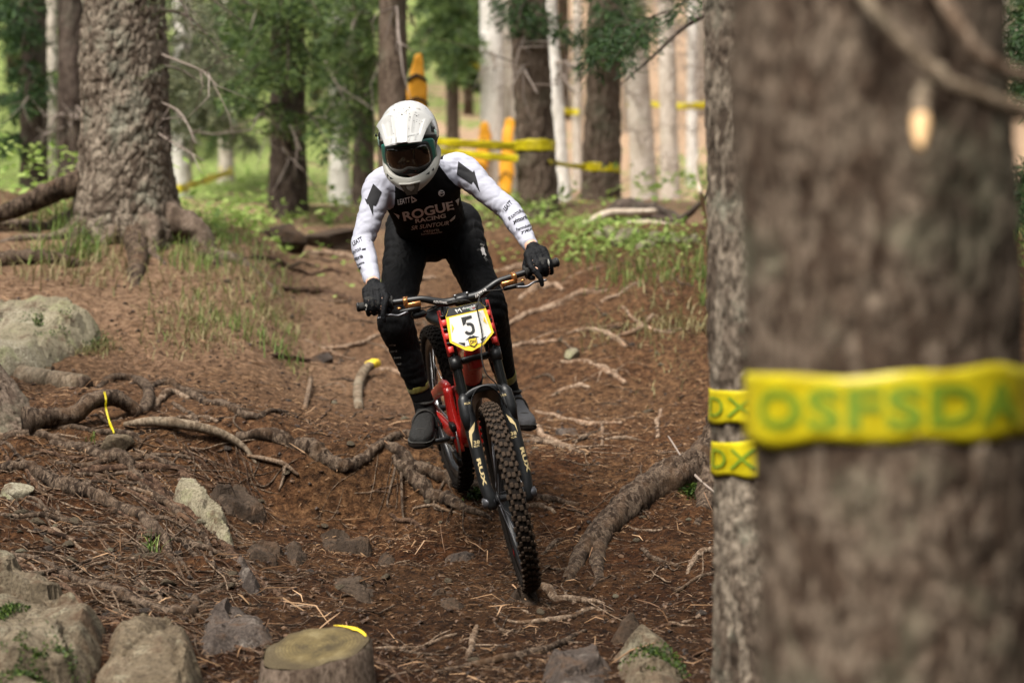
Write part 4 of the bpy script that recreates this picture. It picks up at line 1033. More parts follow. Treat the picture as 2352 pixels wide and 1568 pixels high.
# ---- unseen spruces added beside and behind the camera to block low sky light
mb = MB(); sr = np.random.default_rng(21); made = 0
while made < 95:
    a = sr.uniform(0, 2 * np.pi); d = sr.uniform(9, 34); x = math.cos(a) * d; y = 6 + math.sin(a) * d
    if y > 3 and abs(x) < 0.36 * y + 2.5: continue
    if math.hypot(x, y) < 7: continue
    made += 1; zb = hz(x, y); h = sr.uniform(10, 15); r = sr.uniform(1.6, 2.6)
    mb.tube(np.array([(x, y, zb - 0.3), (x, y, zb + h * 0.5), (x, y, zb + h)]), [0.22, 0.16, 0.03], 8, 0)
    n1, n2 = 18, 14; th = np.linspace(0, 2 * np.pi, n1, endpoint=False); V = []
    for k in range(n2):
        t = k / (n2 - 1); zz = zb + 1.6 + (h - 1.6) * t; rr = r * (1 - t) ** 0.8 * (1.0 + 0.22 * (k % 2)) + 0.03
        V += [(x + math.cos(q) * rr * sr.uniform(0.6, 1.15), y + math.sin(q) * rr * sr.uniform(0.6, 1.15), zz - rr * 0.25 + sr.normal(0, 0.12)) for q in th]
    i = np.arange(n2 - 1)[:, None] * n1; j = np.arange(n1)[None]; j2 = (j + 1) % n1
    mb.add(np.array(V), np.stack([i + j, i + j2, i + n1 + j2, i + n1 + j], -1).reshape(-1, 4), 1)
tag(mb.build('sky_blocking_wood', ['bark_brown', 'needles_dark'], smooth=False), 'unseen dark spruces added beside and behind the viewpoint to block low sky light', kind='stuff')

# ------------------------------------------------------------------ low plants
def blades(C, n, spread, h, w, rng, lean=0.5):
    """n grass blades round each of the centres C (k,2): curved three-joint blades"""
    k = len(C); X = np.repeat(C[:, 0], n) + rng.normal(0, 1, k * n) * spread; Y = np.repeat(C[:, 1], n) + rng.normal(0, 1, k * n) * spread
    N = k * n; hh = h * rng.uniform(0.45, 1.15, N); ww = w * rng.uniform(0.6, 1.2, N)
    a = rng.uniform(0, 2 * np.pi, N); l = np.abs(rng.normal(lean, 0.3, N))
    B = np.stack([X, Y, H(X, Y) - 0.004], -1); D = np.stack([np.cos(a), np.sin(a), 0 * a], -1); S = np.stack([-np.sin(a), np.cos(a), 0 * a], -1)
    V = []
    for t, wf in ((0, 1.0), (0.45, 0.85), (0.8, 0.5), (1.0, 0.08)):
        c = B + D * (hh * l * t ** 2)[:, None] + np.array((0, 0, 1.0)) * (hh * (t - 0.35 * l * t ** 2))[:, None]
        V += [c - S * (ww * wf)[:, None], c + S * (ww * wf)[:, None]]
    V = np.stack(V, 1).reshape(-1, 3); o = np.arange(N)[:, None, None] * 8
    Q = (o + np.array([[0, 1, 3, 2], [2, 3, 5, 4], [4, 5, 7, 6]])[None]).reshape(-1, 4)
    return V, Q
def leaves(C, n, spread, h, s, rng):
    k = len(C); N = k * n; X = np.repeat(C[:, 0], n) + rng.normal(0, 1, N) * spread; Y = np.repeat(C[:, 1], n) + rng.normal(0, 1, N) * spread
    B = np.stack([X, Y, H(X, Y) + rng.uniform(0.0, h, N)], -1)
    a = rng.uniform(0, 2 * np.pi, N); D = np.stack([np.cos(a), np.sin(a), rng.normal(0.1, 0.4, N)], -1); S = np.cross(D, (0, 0, 1.0)); S /= np.linalg.norm(S, axis=1)[:, None]
    S[:, 2] += rng.normal(0, 0.3, N); L = (s * rng.uniform(0.5, 1.3, N))[:, None]
    V = np.stack([B, B + D * L * 0.5 + S * L * 0.32, B + D * L, B + D * L * 0.5 - S * L * 0.32], 1).reshape(-1, 3)
    return V, np.arange(N * 4).reshape(-1, 4)
def centres(n, x0, x1, y0, y1, rng, lo=5.0):
    return np.array([ground(rng.uniform(x0, x1), rng.uniform(y0, y1), lo)[:2] for _ in range(n)])
g_ = np.random.default_rng(9)
mb = MB()
for args, n, sp, h, w in (((15, 440, 640, 600, 800), 24, 0.10, 0.12, 0.0033), ((14, 110, 260, 470, 610), 34, 0.09, 0.20, 0.0045), ((10, 310, 480, 520, 640), 26, 0.08, 0.16, 0.004), ((4, 1585, 1625, 600, 690), 20, 0.06, 0.12, 0.004), ((14, 1350, 1620, 560, 660), 24, 0.10, 0.14, 0.004), ((10, 380, 560, 520, 600), 26, 0.1, 0.14, 0.004)):
    mb.add(*blades(centres(*args, g_), n, sp, h, w, g_))
tag(mb.build('grass', 'grass_green', smooth=False), 'fresh green grass tufts on the banks beside the trail', kind='stuff')
mb = MB()
for args, n, sp, h, w in (((40, 400, 640, 580, 800), 26, 0.13, 0.12, 0.0032), ((26, 40, 330, 480, 660), 24, 0.12, 0.18, 0.004), ((16, 1400, 1625, 560, 800), 22, 0.12, 0.14, 0.004), ((8, 180, 260, 790, 820), 16, 0.06, 0.08, 0.003), ((14, 1480, 1620, 700, 900), 12, 0.15, 0.07, 0.003)):
    mb.add(*blades(centres(*args, g_), n, sp, h, w, g_, 0.9))
tag(mb.build('dry_grass', 'grass_dry', smooth=False), 'withered yellowish grass hanging over the left bank and berm', kind='stuff')
mb = MB()
for args, n, sp, h, s in (((26, 1225, 1620, 505, 585), 55, 0.16, 0.07, 0.045), ((20, 410, 640, 505, 535), 40, 0.2, 0.10, 0.05), ((24, 400, 640, 380, 510), 60, 0.6, 0.12, 0.07), ((10, 640, 880, 440, 510), 30, 0.5, 0.2, 0.08), ((14, 1080, 1340, 470, 520), 60, 0.3, 0.2, 0.06), ((14, 1560, 1640, 380, 480), 60, 0.4, 0.3, 0.08), ((14, 0, 150, 380, 470), 60, 0.5, 0.4, 0.08), ((12, 2335, 2420, 540, 720), 60, 0.2, 0.3, 0.05)):
    mb.add(*leaves(centres(*args, g_), n, sp, h, s, g_))
tag(mb.build('undergrowth', 'leaf_lush', smooth=False), 'bright green leafy undergrowth on the crest and berm', kind='stuff')
# single green tufts that stand out
for (px, py, n, h, lab) in ((352, 1272, 14, 0.11, 'small bright grass tuft under the thick diagonal root'), (205, 1012, 9, 0.07, 'tiny grass tuft beside the flat olive stone'), (1612, 700, 26, 0.15, 'blue-green grass tuft against the right-hand tree')):
    g = ground(px, py); V, Q = blades(np.array([[g[0], g[1]]]), n, 0.012, h, 0.003, g_)
    tag(raw('grass_tuft', V, None, Q, 'grass_green', None, False), lab, 'grass tuft')
# moss cushions
for (px, py, r, lab) in ((205, 795, 0.11, 'dark green moss cushion right of the pale boulder'), (1098, 1140, 0.035, 'small moss patch on the root under the rear tyre'), (1590, 1130, 0.04, 'mossy patch below the big right-hand root')):
    g = ground(px, py); V, Q = leaves(np.array([[g[0], g[1]]]), 900, r * 0.6, r * 0.45, 0.014, g_)
    tag(raw('moss_cushion', V, None, Q, 'moss_leaf', None, False), lab, 'moss')

def moss_on(o, px, py, r, n, label):
    """a raised cushion of moss leaflets growing on a rock"""
    bv = bvh_of(o); d = Vector(((px - 1176) / FPX, 1.0, (784 - py) / FPX)).normalized(); h = bv.ray_cast(Vector((0, 0, 0)), d)
    if h[0] is None: return
    pts = []; nn = []
    for k in range(n):
        q = h[0] + Vector((g_.normal(0, r), g_.normal(0, r), 0.4)); w = bv.ray_cast(q, Vector((0, 0, -1)))
        if w[0] is not None and vnoise(np.array([[w[0].x * 22, w[0].y * 22, 0]]), 5)[0] > -0.1: pts.append(w[0][:]); nn.append(w[1][:])
    if not pts: return
    P = np.array(pts); N = np.array(nn); N[N[:, 2] < 0] *= -1; k = len(P)
    D = g_.normal(0, 1, (k, 3)) + N * 0.8; D /= np.linalg.norm(D, axis=1)[:, None]; S = np.cross(D, g_.normal(size=(k, 3))); S /= np.linalg.norm(S, axis=1)[:, None]
    P = P + N * g_.uniform(0, 0.010, (k, 1)); L = g_.uniform(0.006, 0.015, (k, 1))
    V = np.stack([P, P + D * L * 0.5 + S * L * 0.3, P + D * L, P + D * L * 0.5 - S * L * 0.3], 1).reshape(-1, 3)
    tag(raw('moss_cushion', V, None, np.arange(k * 4).reshape(-1, 4), 'moss_leaf', None, False), label, 'moss', kind='stuff')
_b = {o['label']: o for o in bpy.data.objects if o.type == 'MESH' and 'label' in o and o.name.startswith('boulder')}
for lab, px, py, r, n, ml in (('large mossy tan boulder filling the bottom left corner', 90, 1500, 0.07, 2600, 'dark moss patch on the large boulder in the bottom left corner'), ('large mossy tan boulder filling the bottom left corner', 20, 1400, 0.04, 900, 'small moss patch at the upper rim of the corner boulder'), ('pale lichen-covered boulder with moss cushions, left of the trail', 110, 745, 0.06, 1300, 'dark moss on top of the pale boulder left of the trail'), ('mossy grey-green boulder in the bottom right of the trail', 1520, 1500, 0.05, 1500, 'moss on the boulder in the bottom right of the trail')):
    if lab in _b: moss_on(_b[lab], px, py, r, n, ml)

# ------------------------------------------------------------------ dead wood
def log(name, pts, m, label, seg=14, rough=0.12, cat='branch'):
    P = smooth_path([p[0] for p in pts], len(pts) * 6); R = np.interp(np.linspace(0, 1, len(P)), np.linspace(0, 1, len(pts)), [p[1] for p in pts])
    V, F = tube(P, R, seg, rough=rough, rs=len(label), freq=26, oct=3)
    return tag(MB().add(V, F).build(name, m), label, cat)
lg = thing('log', gp(120, 905), 'cut grey log with dark end grain lying behind the arched root', 'log')
P = np.array([at(-60, 850, 10.45), at(60, 868, 10.05), at(190, 886, 9.65)])
V, F = tube(smooth_path(P, 30), [0.062, 0.060, 0.057], 22, rough=0.07, rs=4, freq=24, oct=3); MB().add(V, F).build('log_body', 'deadwood', lg)
V, F = tube(np.array([at(189, 885.8, 9.655), at(191, 886.1, 9.642)]), [0.051, 0.050], 20, rough=0.1, rs=7, freq=40); MB().add(V, F).build('end_grain', 'root_bark', lg)
V, F = tube(np.array([at(120, 866, 9.86), at(122, 842, 9.84)]), [0.012, 0.008], 8, rough=0.3); MB().add(V, F).build('branch_stub', 'root_bark', lg)
log('bare_log', [(gp(285, 990, 0.03), 0.012), (gp(350, 993, 0.05), 0.024), (gp(430, 1006, 0.06), 0.025), (gp(510, 1022, 0.05), 0.022), (gp(560, 1042, 0.03), 0.014), (gp(590, 1065, 0.0), 0.006)], 'deadwood', 'barkless weathered log along the edge of the ledge', cat='log')
fs = thing('forked_stick', gp(640, 1100), 'short forked stick sticking out of the bank below the ledge', 'stick')
V, F = tube(smooth_path([gp(568, 1056, 0.02), gp(620, 1076, 0.04), gp(655, 1092, 0.05), gp(685, 1106, 0.03)], 14), [0.008, 0.012, 0.012, 0.006], 8, rough=0.3); MB().add(V, F).build('stem', 'root_pale', fs)
V, F = tube(smooth_path([gp(655, 1093, 0.05), gp(650, 1112, 0.02), gp(640, 1128, 0.0)], 8), [0.010, 0.008, 0.004], 8, rough=0.3); MB().add(V, F).build('fork', 'root_pale', fs)
log('bare_branch', [(gp(1330, 522, 0.0), 0.018), (at(1362, 505, 15.6), 0.03), (at(1400, 490, 15.7), 0.032), (at(1450, 488, 15.8), 0.03), (at(1506, 485, 15.9), 0.022)], 'wood_pale', 'pale curved branch lying on the crest below the taped trunk')
log('bare_branch', [(at(1442, 515, 15.2), 0.028), (at(1490, 514, 15.2), 0.032), (at(1550, 522, 15.2), 0.03), (at(1650, 526, 15.2), 0.026)], 'wood_pale', 'pale barkless branch running to the right-hand tree')
log('bare_branch', [(gp(1622, 500, 0), 0.018), (at(1612, 455, 15.0), 0.016), (at(1604, 420, 15.0), 0.014), (at(1600, 380, 15.0), 0.010), (at(1604, 352, 15.0), 0.005)], 'wood_pale', 'crooked whitish branch standing upright beside the right-hand tree')
log('root_plate', [(at(1390, 515, 16.3), 0.05), (at(1430, 490, 16.3), 0.12), (at(1490, 500, 16.4), 0.13), (at(1570, 510, 16.5), 0.06)], 'bark_dark', 'dark torn root plate heaped behind the pale branches', rough=0.5, cat='root plate')
log('dead_limb', [(at(1500, 500, 16.2), 0.03), (at(1560, 505, 16), 0.035), (at(1610, 465, 15.8), 0.02), (at(1640, 430, 15.6), 0.012)], 'bark_dark', 'dark slanting dead limb behind the upright whitish branch')
log('stick', [(gp(700, 940, 0.0), 0.013), (gp(708, 915, 0.03), 0.014), (gp(714, 890, 0.05), 0.013)], 'root_pale', 'short pale stick poking up from the trail left of the rider\'s foot', 8, 0.2, 'stick')
pb = thing('painted_root', gp(830, 925), 'grey root stub with a yellow painted tip left of the rear wheel', 'root stub')
P = smooth_path([gp(824, 938, 0.0), gp(822, 905, 0.03), gp(832, 880, 0.05), gp(850, 868, 0.07), gp(866, 862, 0.07)], 20)
V, F = tube(P, [0.024, 0.028, 0.029, 0.028, 0.022], 14, rough=0.18, rs=9, freq=50); MB().add(V, F).build('stub', 'deadwood', pb)
V, F = tube(P[14:] + (0, -0.002, 0.002), [0.029, 0.028, 0.024], 14, rough=0.25, rs=9, freq=50); MB().add(V, F).build('painted_tip', 'paint_yellow', pb)

# the sawn stump at the bottom
sp = thing('tree_stump', (at(720, 1500, 6.35)[0], 6.35, hz(at(720, 1500, 6.35)[0], 6.35)), 'sawn stump with a yellow paint stripe at the bottom edge', 'stump')
c0 = at(722, 1487, 6.35); n = 64; th = np.linspace(0, 2 * np.pi, n, endpoint=False)
prof = 1 + 0.07 * np.sin(2 * th + 0.6) + 0.05 * np.sin(3 * th + 2) + 0.03 * np.sin(7 * th)
tiltv = lambda x, y: 0.30 * y + 0.10 * x
rings = []
for z, rf in ((0.0, 0.158), (-0.012, 0.163), (-0.06, 0.168), (-0.14, 0.182), (-0.24, 0.21), (-0.36, 0.26)):
    x = np.cos(th) * rf * prof; y = np.sin(th) * rf * prof * 0.92
    rings.append(np.stack([c0[0] + x, c0[1] + y, c0[2] + z + tiltv(x, y) * (1 if z > -0.05 else 0.6)], -1))
V = np.concatenate(rings); V += 0.012 * fbm(V * np.array((26, 26, 7)), 77, 3)[:, None] * np.array((1, 1, 0.3))
i = np.arange(5)[:, None] * n; j = np.arange(n)[None]; j2 = (j + 1) % n
raw('stump_side', V, None, np.stack([i + n + j, i + n + j2, i + j2, i + j], -1).reshape(-1, 4), 'bark_brown', sp)
nt, b = mat('stump_top', 0.85, 0.2)
co = coords(nt); wv = node(nt, 'ShaderNodeTexNoise', Scale=7.0, Detail=6.0, Roughness=0.7); nt.links.new(co, wv.inputs['Vector'])
n2 = noise(nt, co, 45, 5, 0.7)
cc = ramp(nt, wv.outputs['Fac'], [(0.34, (0.045, 0.034, 0.018)), (0.48, (0.15, 0.112, 0.045)), (0.60, (0.25, 0.20, 0.10)), (0.72, (0.40, 0.34, 0.23))])
sxyz = nt.nodes.new('ShaderNodeVectorMath'); sxyz.operation = 'DISTANCE'; tcn = nt.nodes.new('ShaderNodeTexCoord'); nt.links.new(tcn.outputs['Object'], sxyz.inputs[0]); sxyz.inputs[1].default_value = (float(c0[0]) + 0.015, float(c0[1]) + 0.02, float(c0[2]))
rad = math_(nt, 'ADD', math_(nt, 'MULTIPLY', sxyz.outputs['Value'], 520.0), math_(nt, 'MULTIPLY', wv.outputs['Fac'], 14.0))
ringf = math_(nt, 'MULTIPLY', math_(nt, 'ADD', math_(nt, 'SINE', rad), 1.0), 0.28); cc = mixc(nt, ringf, cc, (0.045, 0.032, 0.016))
outr = ramp(nt, math_(nt, 'ADD', sxyz.outputs['Value'], math_(nt, 'MULTIPLY', n2, 0.05)), [(0.13, (0, 0, 0)), (0.175, (0.8,) * 3)]); cc = mixc(nt, outr, cc, (0.050, 0.036, 0.022))
cc = mixc(nt, math_(nt, 'MULTIPLY', n2, 0.6), cc, (0.05, 0.04, 0.022)); nt.links.new(cc, b.inputs['Base Color']); bump(nt, b, n2, 0.8, 0.01)
mb = MB(); rr = np.linspace(0, 1, 9); VV = []
for q in rr:
    x = np.cos(th) * 0.158 * prof * q; y = np.sin(th) * 0.158 * prof * 0.92 * q
    VV.append(np.stack([c0[0] + x, c0[1] + y, c0[2] + 0.001 + tiltv(x, y)], -1))
VV = np.concatenate(VV); VV[:, 2] += 0.005 * fbm(VV * 26, 5, 3); i = np.arange(8)[:, None] * n
raw('cut_face', VV, None, np.stack([i + j, i + j2, i + n + j2, i + n + j], -1).reshape(-1, 4), 'stump_top', sp)
P = [np.array((c0[0] + math.cos(a) * 0.157 * (1 + 0.07 * math.sin(2 * a + 0.6)), c0[1] + math.sin(a) * 0.145, c0[2] + 0.006 + tiltv(math.cos(a) * 0.157, math.sin(a) * 0.145))) for a in np.linspace(0.25, 1.25, 9)]
MB().tube(np.array(P), [0.003, 0.009, 0.012, 0.007, 0.003], 8, 0, rough=0.7, freq=70, flat=0.3).build('paint_mark', 'paint_yellow', sp)

# ------------------------------------------------------------------ barrier tape
def ribbon(name, pts, w, label, m='tape_yellow', twist=0.25, n=40, seed=0, up=None, group='yellow barrier tapes'):
    P = smooth_path(pts, n); r = np.random.default_rng(seed)
    T, U, W = frames(P)
    ph = fbm(np.stack([np.linspace(0, 6, n), np.full(n, seed * 1.7), np.zeros(n)], -1), seed, 2) * twist
    upv = np.array((0, 0, 1.0)) if up is None else np.asarray(up, float)
    V = []
    for k in range(n):
        side = nrm(np.cross(T[k], upv)); u2 = np.cross(side, T[k]); d = u2 * math.cos(ph[k] * 3) + side * math.sin(ph[k] * 3)
        for q in np.linspace(-0.5, 0.5, 5):
            V.append(P[k] + d * w * q + side * 0.006 * math.sin(q * 9 + k * 0.7 + seed))
    V = np.array(V); i = np.arange(n - 1)[:, None] * 5; j = np.arange(4)[None]
    Q = np.stack([i + j, i + j + 1, i + 6 + j, i + 5 + j], -1).reshape(-1, 4)
    o = raw(name, V, None, Q, m)
    sd = o.modifiers.new('thickness', 'SOLIDIFY'); sd.thickness = 0.0015
    return tag(o, label, 'tape', group)
def wrap(name, cx, cy, zr, R, w, label, a0=3.3, a1=6.15, tilt=0.0, amp=0.004, seed=0, n=70, nv=9, mk=True, trunk=None):
    """a band of tape round a trunk, facing the camera; zr is its middle height"""
    a = np.linspace(a0, a1, n); V = []
    if trunk is not None:
        bv = bvh_of(trunk); Rk = []
        for k in range(n):
            hits = []
            for q in (-0.45, -0.2, 0, 0.2, 0.45):
                d = Vector((-math.cos(a[k]), -math.sin(a[k]), 0)); z = zr + q * w + tilt * math.cos(a[k]) * R
                h = bv.ray_cast(Vector((cx, cy, z)) - d * (R * 2.2), d)
                if h[0] is not None: hits.append(R * 2.2 - h[3])
            Rk.append((0.6 * float(np.mean(hits)) + 0.4 * max(hits)) if hits else R)
        Rk = np.array(Rk); Rk = np.convolve(np.pad(Rk, 3, 'edge'), np.ones(7) / 7, 'valid') + 0.0055
    else: Rk = np.full(n, R + 0.004)
    wrap.R = (a, Rk)
    for k in range(n):
        for q in np.linspace(-0.5, 0.5, nv):
            rr = Rk[k] + amp * fbm(np.array([[a[k] * 5, q * 2.5, seed]]), seed, 2)[0] 
            V.append((cx + math.cos(a[k]) * rr, cy + math.sin(a[k]) * rr, zr + q * w * (1 + 0.07 * math.sin(a[k] * 3.3 + seed) + 0.04 * math.sin(a[k] * 8 + seed)) + tilt * math.cos(a[k]) * R + 0.0015 * math.sin(a[k] * 9 + seed)))
    V = np.array(V); i = np.arange(n - 1)[:, None] * nv; j = np.arange(nv - 1)[None]
    Q = np.stack([i + j, i + nv + j, i + nv + j + 1, i + j + 1], -1).reshape(-1, 4)
    if not mk: return V, Q
    o = raw(name, V, None, Q, 'tape_yellow'); sd = o.modifiers.new('thickness', 'SOLIDIFY'); sd.thickness = 0.0005
    return tag(o, label, 'tape', 'yellow barrier tapes')
# foreground band with green letters
def trunk_x(xc, depth, lean, row): return (xc - 1176) * depth / FPX + lean * ((784 - row) - (784 - 300)) * depth / FPX
fx = trunk_x(2004, 3.1, -0.05, 935); fz = (784 - 935) * (3.1 - r20) / FPX
ft = wrap('barrier_tape', fx, 3.1, fz, r20 + 0.014, 0.104, 'broad blurred yellow tape band round the foreground trunk', 3.05, 6.35, 0.035, 0.002, 3, trunk=[c for c in t20.children if c.name.startswith('trunk')][0])
def font_mesh(txt, shear=0.0, space=1.0, bold=0.0):
    cu = bpy.data.curves.new('lettering', 'FONT'); cu.body = txt; cu.size = 1.0; cu.shear = shear; cu.space_character = space; cu.offset = bold; cu.resolution_u = 3
    o = bpy.data.objects.new('lettering_tmp', cu); COL.objects.link(o); me = evaluated(o)
    V = mverts(me)[:, :2]; me.calc_loop_triangles(); T = np.array([t.vertices[:] for t in me.loop_triangles]) if len(me.loop_triangles) else np.zeros((0, 3), int)
    bpy.data.objects.remove(o); bpy.data.curves.remove(cu); bpy.data.meshes.remove(me)
    return V, T
def subdivide2d(V, T, maxlen):
    bm = bmesh.new(); vs_ = [bm.verts.new((x, y, 0)) for x, y in V]
    for t in T:
        try: bm.faces.new([vs_[i] for i in t])
        except ValueError: pass
    for _ in range(5):
        e = [e for e in bm.edges if e.calc_length() > maxlen]
        if not e: break
        bmesh.ops.subdivide_edges(bm, edges=e, cuts=1); bmesh.ops.triangulate(bm, faces=bm.faces)
    bm.verts.index_update()
    r = np.array([v.co[:2] for v in bm.verts]), np.array([[v.index for v in f.verts] for f in bm.faces]); bm.free(); return r
V2, T2 = font_mesh('OSFSDA', 0.0, 1.1, 0.035); V2, T2 = subdivide2d(V2, T2, 0.12)
V2 = (V2 - V2.min(0)) / (V2.max(0) - V2.min(0))
ang = 3.50 + V2[:, 0] * (5.62 - 3.50); Rt = np.interp(ang, *wrap.R) + 0.0022
VV = np.stack([fx + np.cos(ang) * Rt, 3.1 + np.sin(ang) * Rt, fz + (V2[:, 1] - 0.5) * 0.062 + 0.035 * np.cos(ang) * r20], -1)
raw('lettering', VV, T2, None, 'tape_green', ft)
for (row, w, lab, sd_) in ((930, 0.098, 'upper tape band on the trunk strip left of the foreground tree', 5), (1045, 0.098, 'lower tape band on the trunk strip left of the foreground tree', 6)):
    xx = trunk_x(1776, 5.6, -0.036, row); zz = (784 - row) * (5.6 - r19 * 0.5) / FPX
    o = wrap('barrier_tape', xx, 5.6, zz, r19 * 1.05 + 0.008, w, lab, 2.9, 5.9, 0.03 if sd_ == 5 else 0.06, 0.002, sd_, trunk=[c for c in t19.children if c.name.startswith('trunk')][0])
    V2, T2 = font_mesh('DXDX', 0, 1.1); V2, T2 = subdivide2d(V2, T2, 0.15); V2 = (V2 - V2.min(0)) / (V2.max(0) - V2.min(0))
    ang = 3.25 + V2[:, 0] * 2.0; Rt = np.interp(ang, *wrap.R) + 0.0035
    raw('lettering', np.stack([xx + np.cos(ang) * Rt, 5.6 + np.sin(ang) * Rt, zz + (V2[:, 1] - 0.5) * w * 0.55 + (0.03 if sd_ == 5 else 0.06) * np.cos(ang) * r19], -1), T2, None, 'tape_green', o)
def wtree(xc, w, depth, lean, row, h, lab, sd_, tilt=0.0):
    r = w * depth / FPX / 2; wrap('barrier_tape', trunk_x(xc, depth, lean, row), depth, (784 - row) * (depth - r) / FPX, r * 1.04 + 0.01, h * depth / FPX, lab, 2.9, 6.5, tilt, 0.006, sd_, n=40)
wtree(1228, 84, 17, -0.05, 333, 26, 'yellow tape band round the thick brown trunk right of the rider', 11)
wtree(1383, 78, 18, 0.02, 384, 20, 'upper yellow tape band on the second brown trunk', 12, -0.05)
wtree(1383, 78, 18, 0.02, 461, 18, 'lower yellow tape band on the second brown trunk', 13, 0.06)
wtree(1172, 44, 26, 0, 281, 12, 'faint yellow tape band on the grey trunk behind', 14)
wtree(520, 30, 27, 0, 392, 14, 'yellow tape wound round the slender pale trunk at left', 15)
ribbon('barrier_tape', [at(1195, 336, 16.9), at(1130, 334, 17.3), at(1060, 330, 17.9), at(985, 325, 18.6), at(900, 330, 19)], 0.075, 'upper of two yellow tapes stretched behind the rider\'s shoulder', seed=1)
ribbon('barrier_tape', [at(1190, 364, 16.8), at(1130, 360, 17.2), at(1060, 352, 17.8), at(985, 346, 18.5), at(900, 345, 19)], 0.060, 'lower of two yellow tapes stretched behind the rider\'s shoulder', seed=2)
ribbon('barrier_tape', [at(1262, 372, 16.85), at(1300, 379, 17.2), at(1345, 384, 17.7)], 0.045, 'short yellow tape strung between the two brown trunks', seed=3)
ribbon('barrier_tape', [at(1340, 462, 17.5), at(1338, 485, 17.4), at(1336, 512, 17.3)], 0.08, 'loose yellow tape end hanging from the second brown trunk', seed=4, up=(1, 0, 0.1))
ribbon('barrier_tape', [at(1110, 155, 24), at(1075, 149, 25), at(1030, 138, 27)], 0.085, 'high yellow tape left of the white trunk', seed=5)
ribbon('barrier_tape', [at(1290, 256, 26), at(1330, 258, 26)], 0.085, 'yellow tape scrap behind the chalk white trunk', seed=6, n=12)
ribbon('barrier_tape', [at(1440, 238, 26.5), at(1500, 240, 27), at(1560, 244, 27), at(1625, 242, 27)], 0.09, 'dim yellow tape among the dead twigs at right', seed=7)
ribbon('barrier_tape', [at(395, 436, 20.8), at(430, 430, 21), at(480, 411, 23), at(535, 394, 26.8)], 0.085, 'slanting yellow tape over the green clearing at left', seed=8)
tb = ribbon('tape_scrap', [at(238, 896, 9.13), at(243, 915, 9.05), at(244, 940, 9.05), at(252, 970, 9.0), at(262, 995, 8.9)], 0.009, 'thin yellow ribbon dangling over the arched root', seed=9, up=(1, 0, 0), n=24)

# ------------------------------------------------------------------ orange crash pads
def pad(name, c, w, h, d, label, lean=0.0, point=0.0, seed=0, bend=0.0):
    nx_, nz_ = 14, 22; V = []; 
    for k in range(nz_):
        t = k / (nz_ - 1)
        e = 1 - point * max(0, t - 0.6) / 0.4; e *= (1 - 0.25 * max(0, 0.25 - t) / 0.25)
        for i in range(nx_ * 2):
            a = i / (nx_ * 2) * 2 * math.pi; x = math.copysign(abs(math.cos(a)) ** 0.5, math.cos(a)) * w / 2 * e; y = math.copysign(abs(math.sin(a)) ** 0.6, math.sin(a)) * d / 2 - bend * (2 * x / w) ** 2
            V.append((c[0] + x + lean * (t - 0.5) * h, c[1] + y, c[2] + (t - 0.5) * h + (0.06 * h * math.cos(x / w * 5))))
    V = np.array(V); V += 0.030 * fbm(V * 7 + seed, seed, 3)[:, None]
    s = nx_ * 2; i = np.arange(nz_ - 1)[:, None] * s; j = np.arange(s)[None]; j2 = (j + 1) % s
    Q = np.stack([i + j, i + j2, i + s + j2, i + s + j], -1).reshape(-1, 4); nV = len(V)
    V = np.vstack([V, V[:s].mean(0), V[-s:].mean(0)]); jj = np.arange(s); j2 = (jj + 1) % s
    T = np.concatenate([np.stack([np.full(s, nV), j2, jj], -1), np.stack([np.full(s, nV + 1), (nz_ - 1) * s + jj, (nz_ - 1) * s + j2], -1)])
    o = tag(raw(name, V, T, Q, 'pad_orange'), label, 'crash pad', 'orange crash pads')
    for t in (0.3, 0.68):
        k = int(t * (nz_ - 1)); ring = V[k * s:(k + 1) * s]; cc = ring.mean(0); MB().tube(np.vstack([cc + (ring - cc) * 1.03, [cc + (ring[0] - cc) * 1.03]]), 0.008, 5, flat=2.0).build('strap', 'rubber', o)
    return o
pad('crash_pad', at(958, 205, 16.4), 0.17, 0.50, 0.10, 'pointed orange pad strapped beside the trunk above the helmet', 0.02, 0.65, 1)
pad('crash_pad', at(1106, 355, 23.7), 0.17, 0.72, 0.12, 'orange pad on the left side of the white trunk', 0.14, 0.35, 2)
pad('crash_pad', at(1164, 368, 23.7), 0.17, 0.90, 0.12, 'orange pad on the right side of the white trunk', 0.06, 0.3, 3)
pad('crash_pad', at(850, 412, 21.0), 0.09, 0.2, 0.08, 'small orange pad just above the rider\'s right shoulder', 0.0, 0.3, 4)
# ------------------------------------------------------------------ the bicycle: local axes a = forward, b = rider's left, c = up, origin at the rear axle
RA = np.array((-0.291, 8.80, -0.291))
fw = nrm((0.224, -0.945, -0.236)); bl_ = nrm(np.array((0.978, 0.18, 0.208)) - fw * np.dot((0.978, 0.18, 0.208), fw)); uw = np.cross(fw, bl_)
def B(a, b_, c): return RA + fw * a + bl_ * b_ + uw * c
ST = math.radians(-5.0)
hx = np.array((-0.454, 0.891)); nx2 = np.array((0.891, 0.454))
_h3 = nrm(fw * hx[0] + uw * hx[1]); _A0 = B(1.225, 0, -0.023)
_RS = np.array(Matrix.Rotation(ST, 3, Vector(_h3)))
def BS(a, b_, c): return _RS @ (B(a, b_, c) - _A0) + _A0
def leg(s, b_, off=0.0):
    """along the fork legs: s up the leg from the axle, off forward of it"""
    q = np.array((1.27, 0)) + hx * s + nx2 * off; return BS(q[0], b_, q[1])
def to_px(p): return (1176 + p[0] * FPX / p[1], 784 - p[2] * FPX / p[1])
bike = thing('mountain_bike', B(1.0, 0, -0.37), 'red and black downhill bicycle with race plate number 5', 'bicycle')

def frame_m(o, x, y, z):
    m = Matrix.Identity(4)
    for i, v in enumerate((x, y, z)):
        for k in range(3): m[k][i] = v[k]
    for k in range(3): m[k][3] = o[k]
    return m

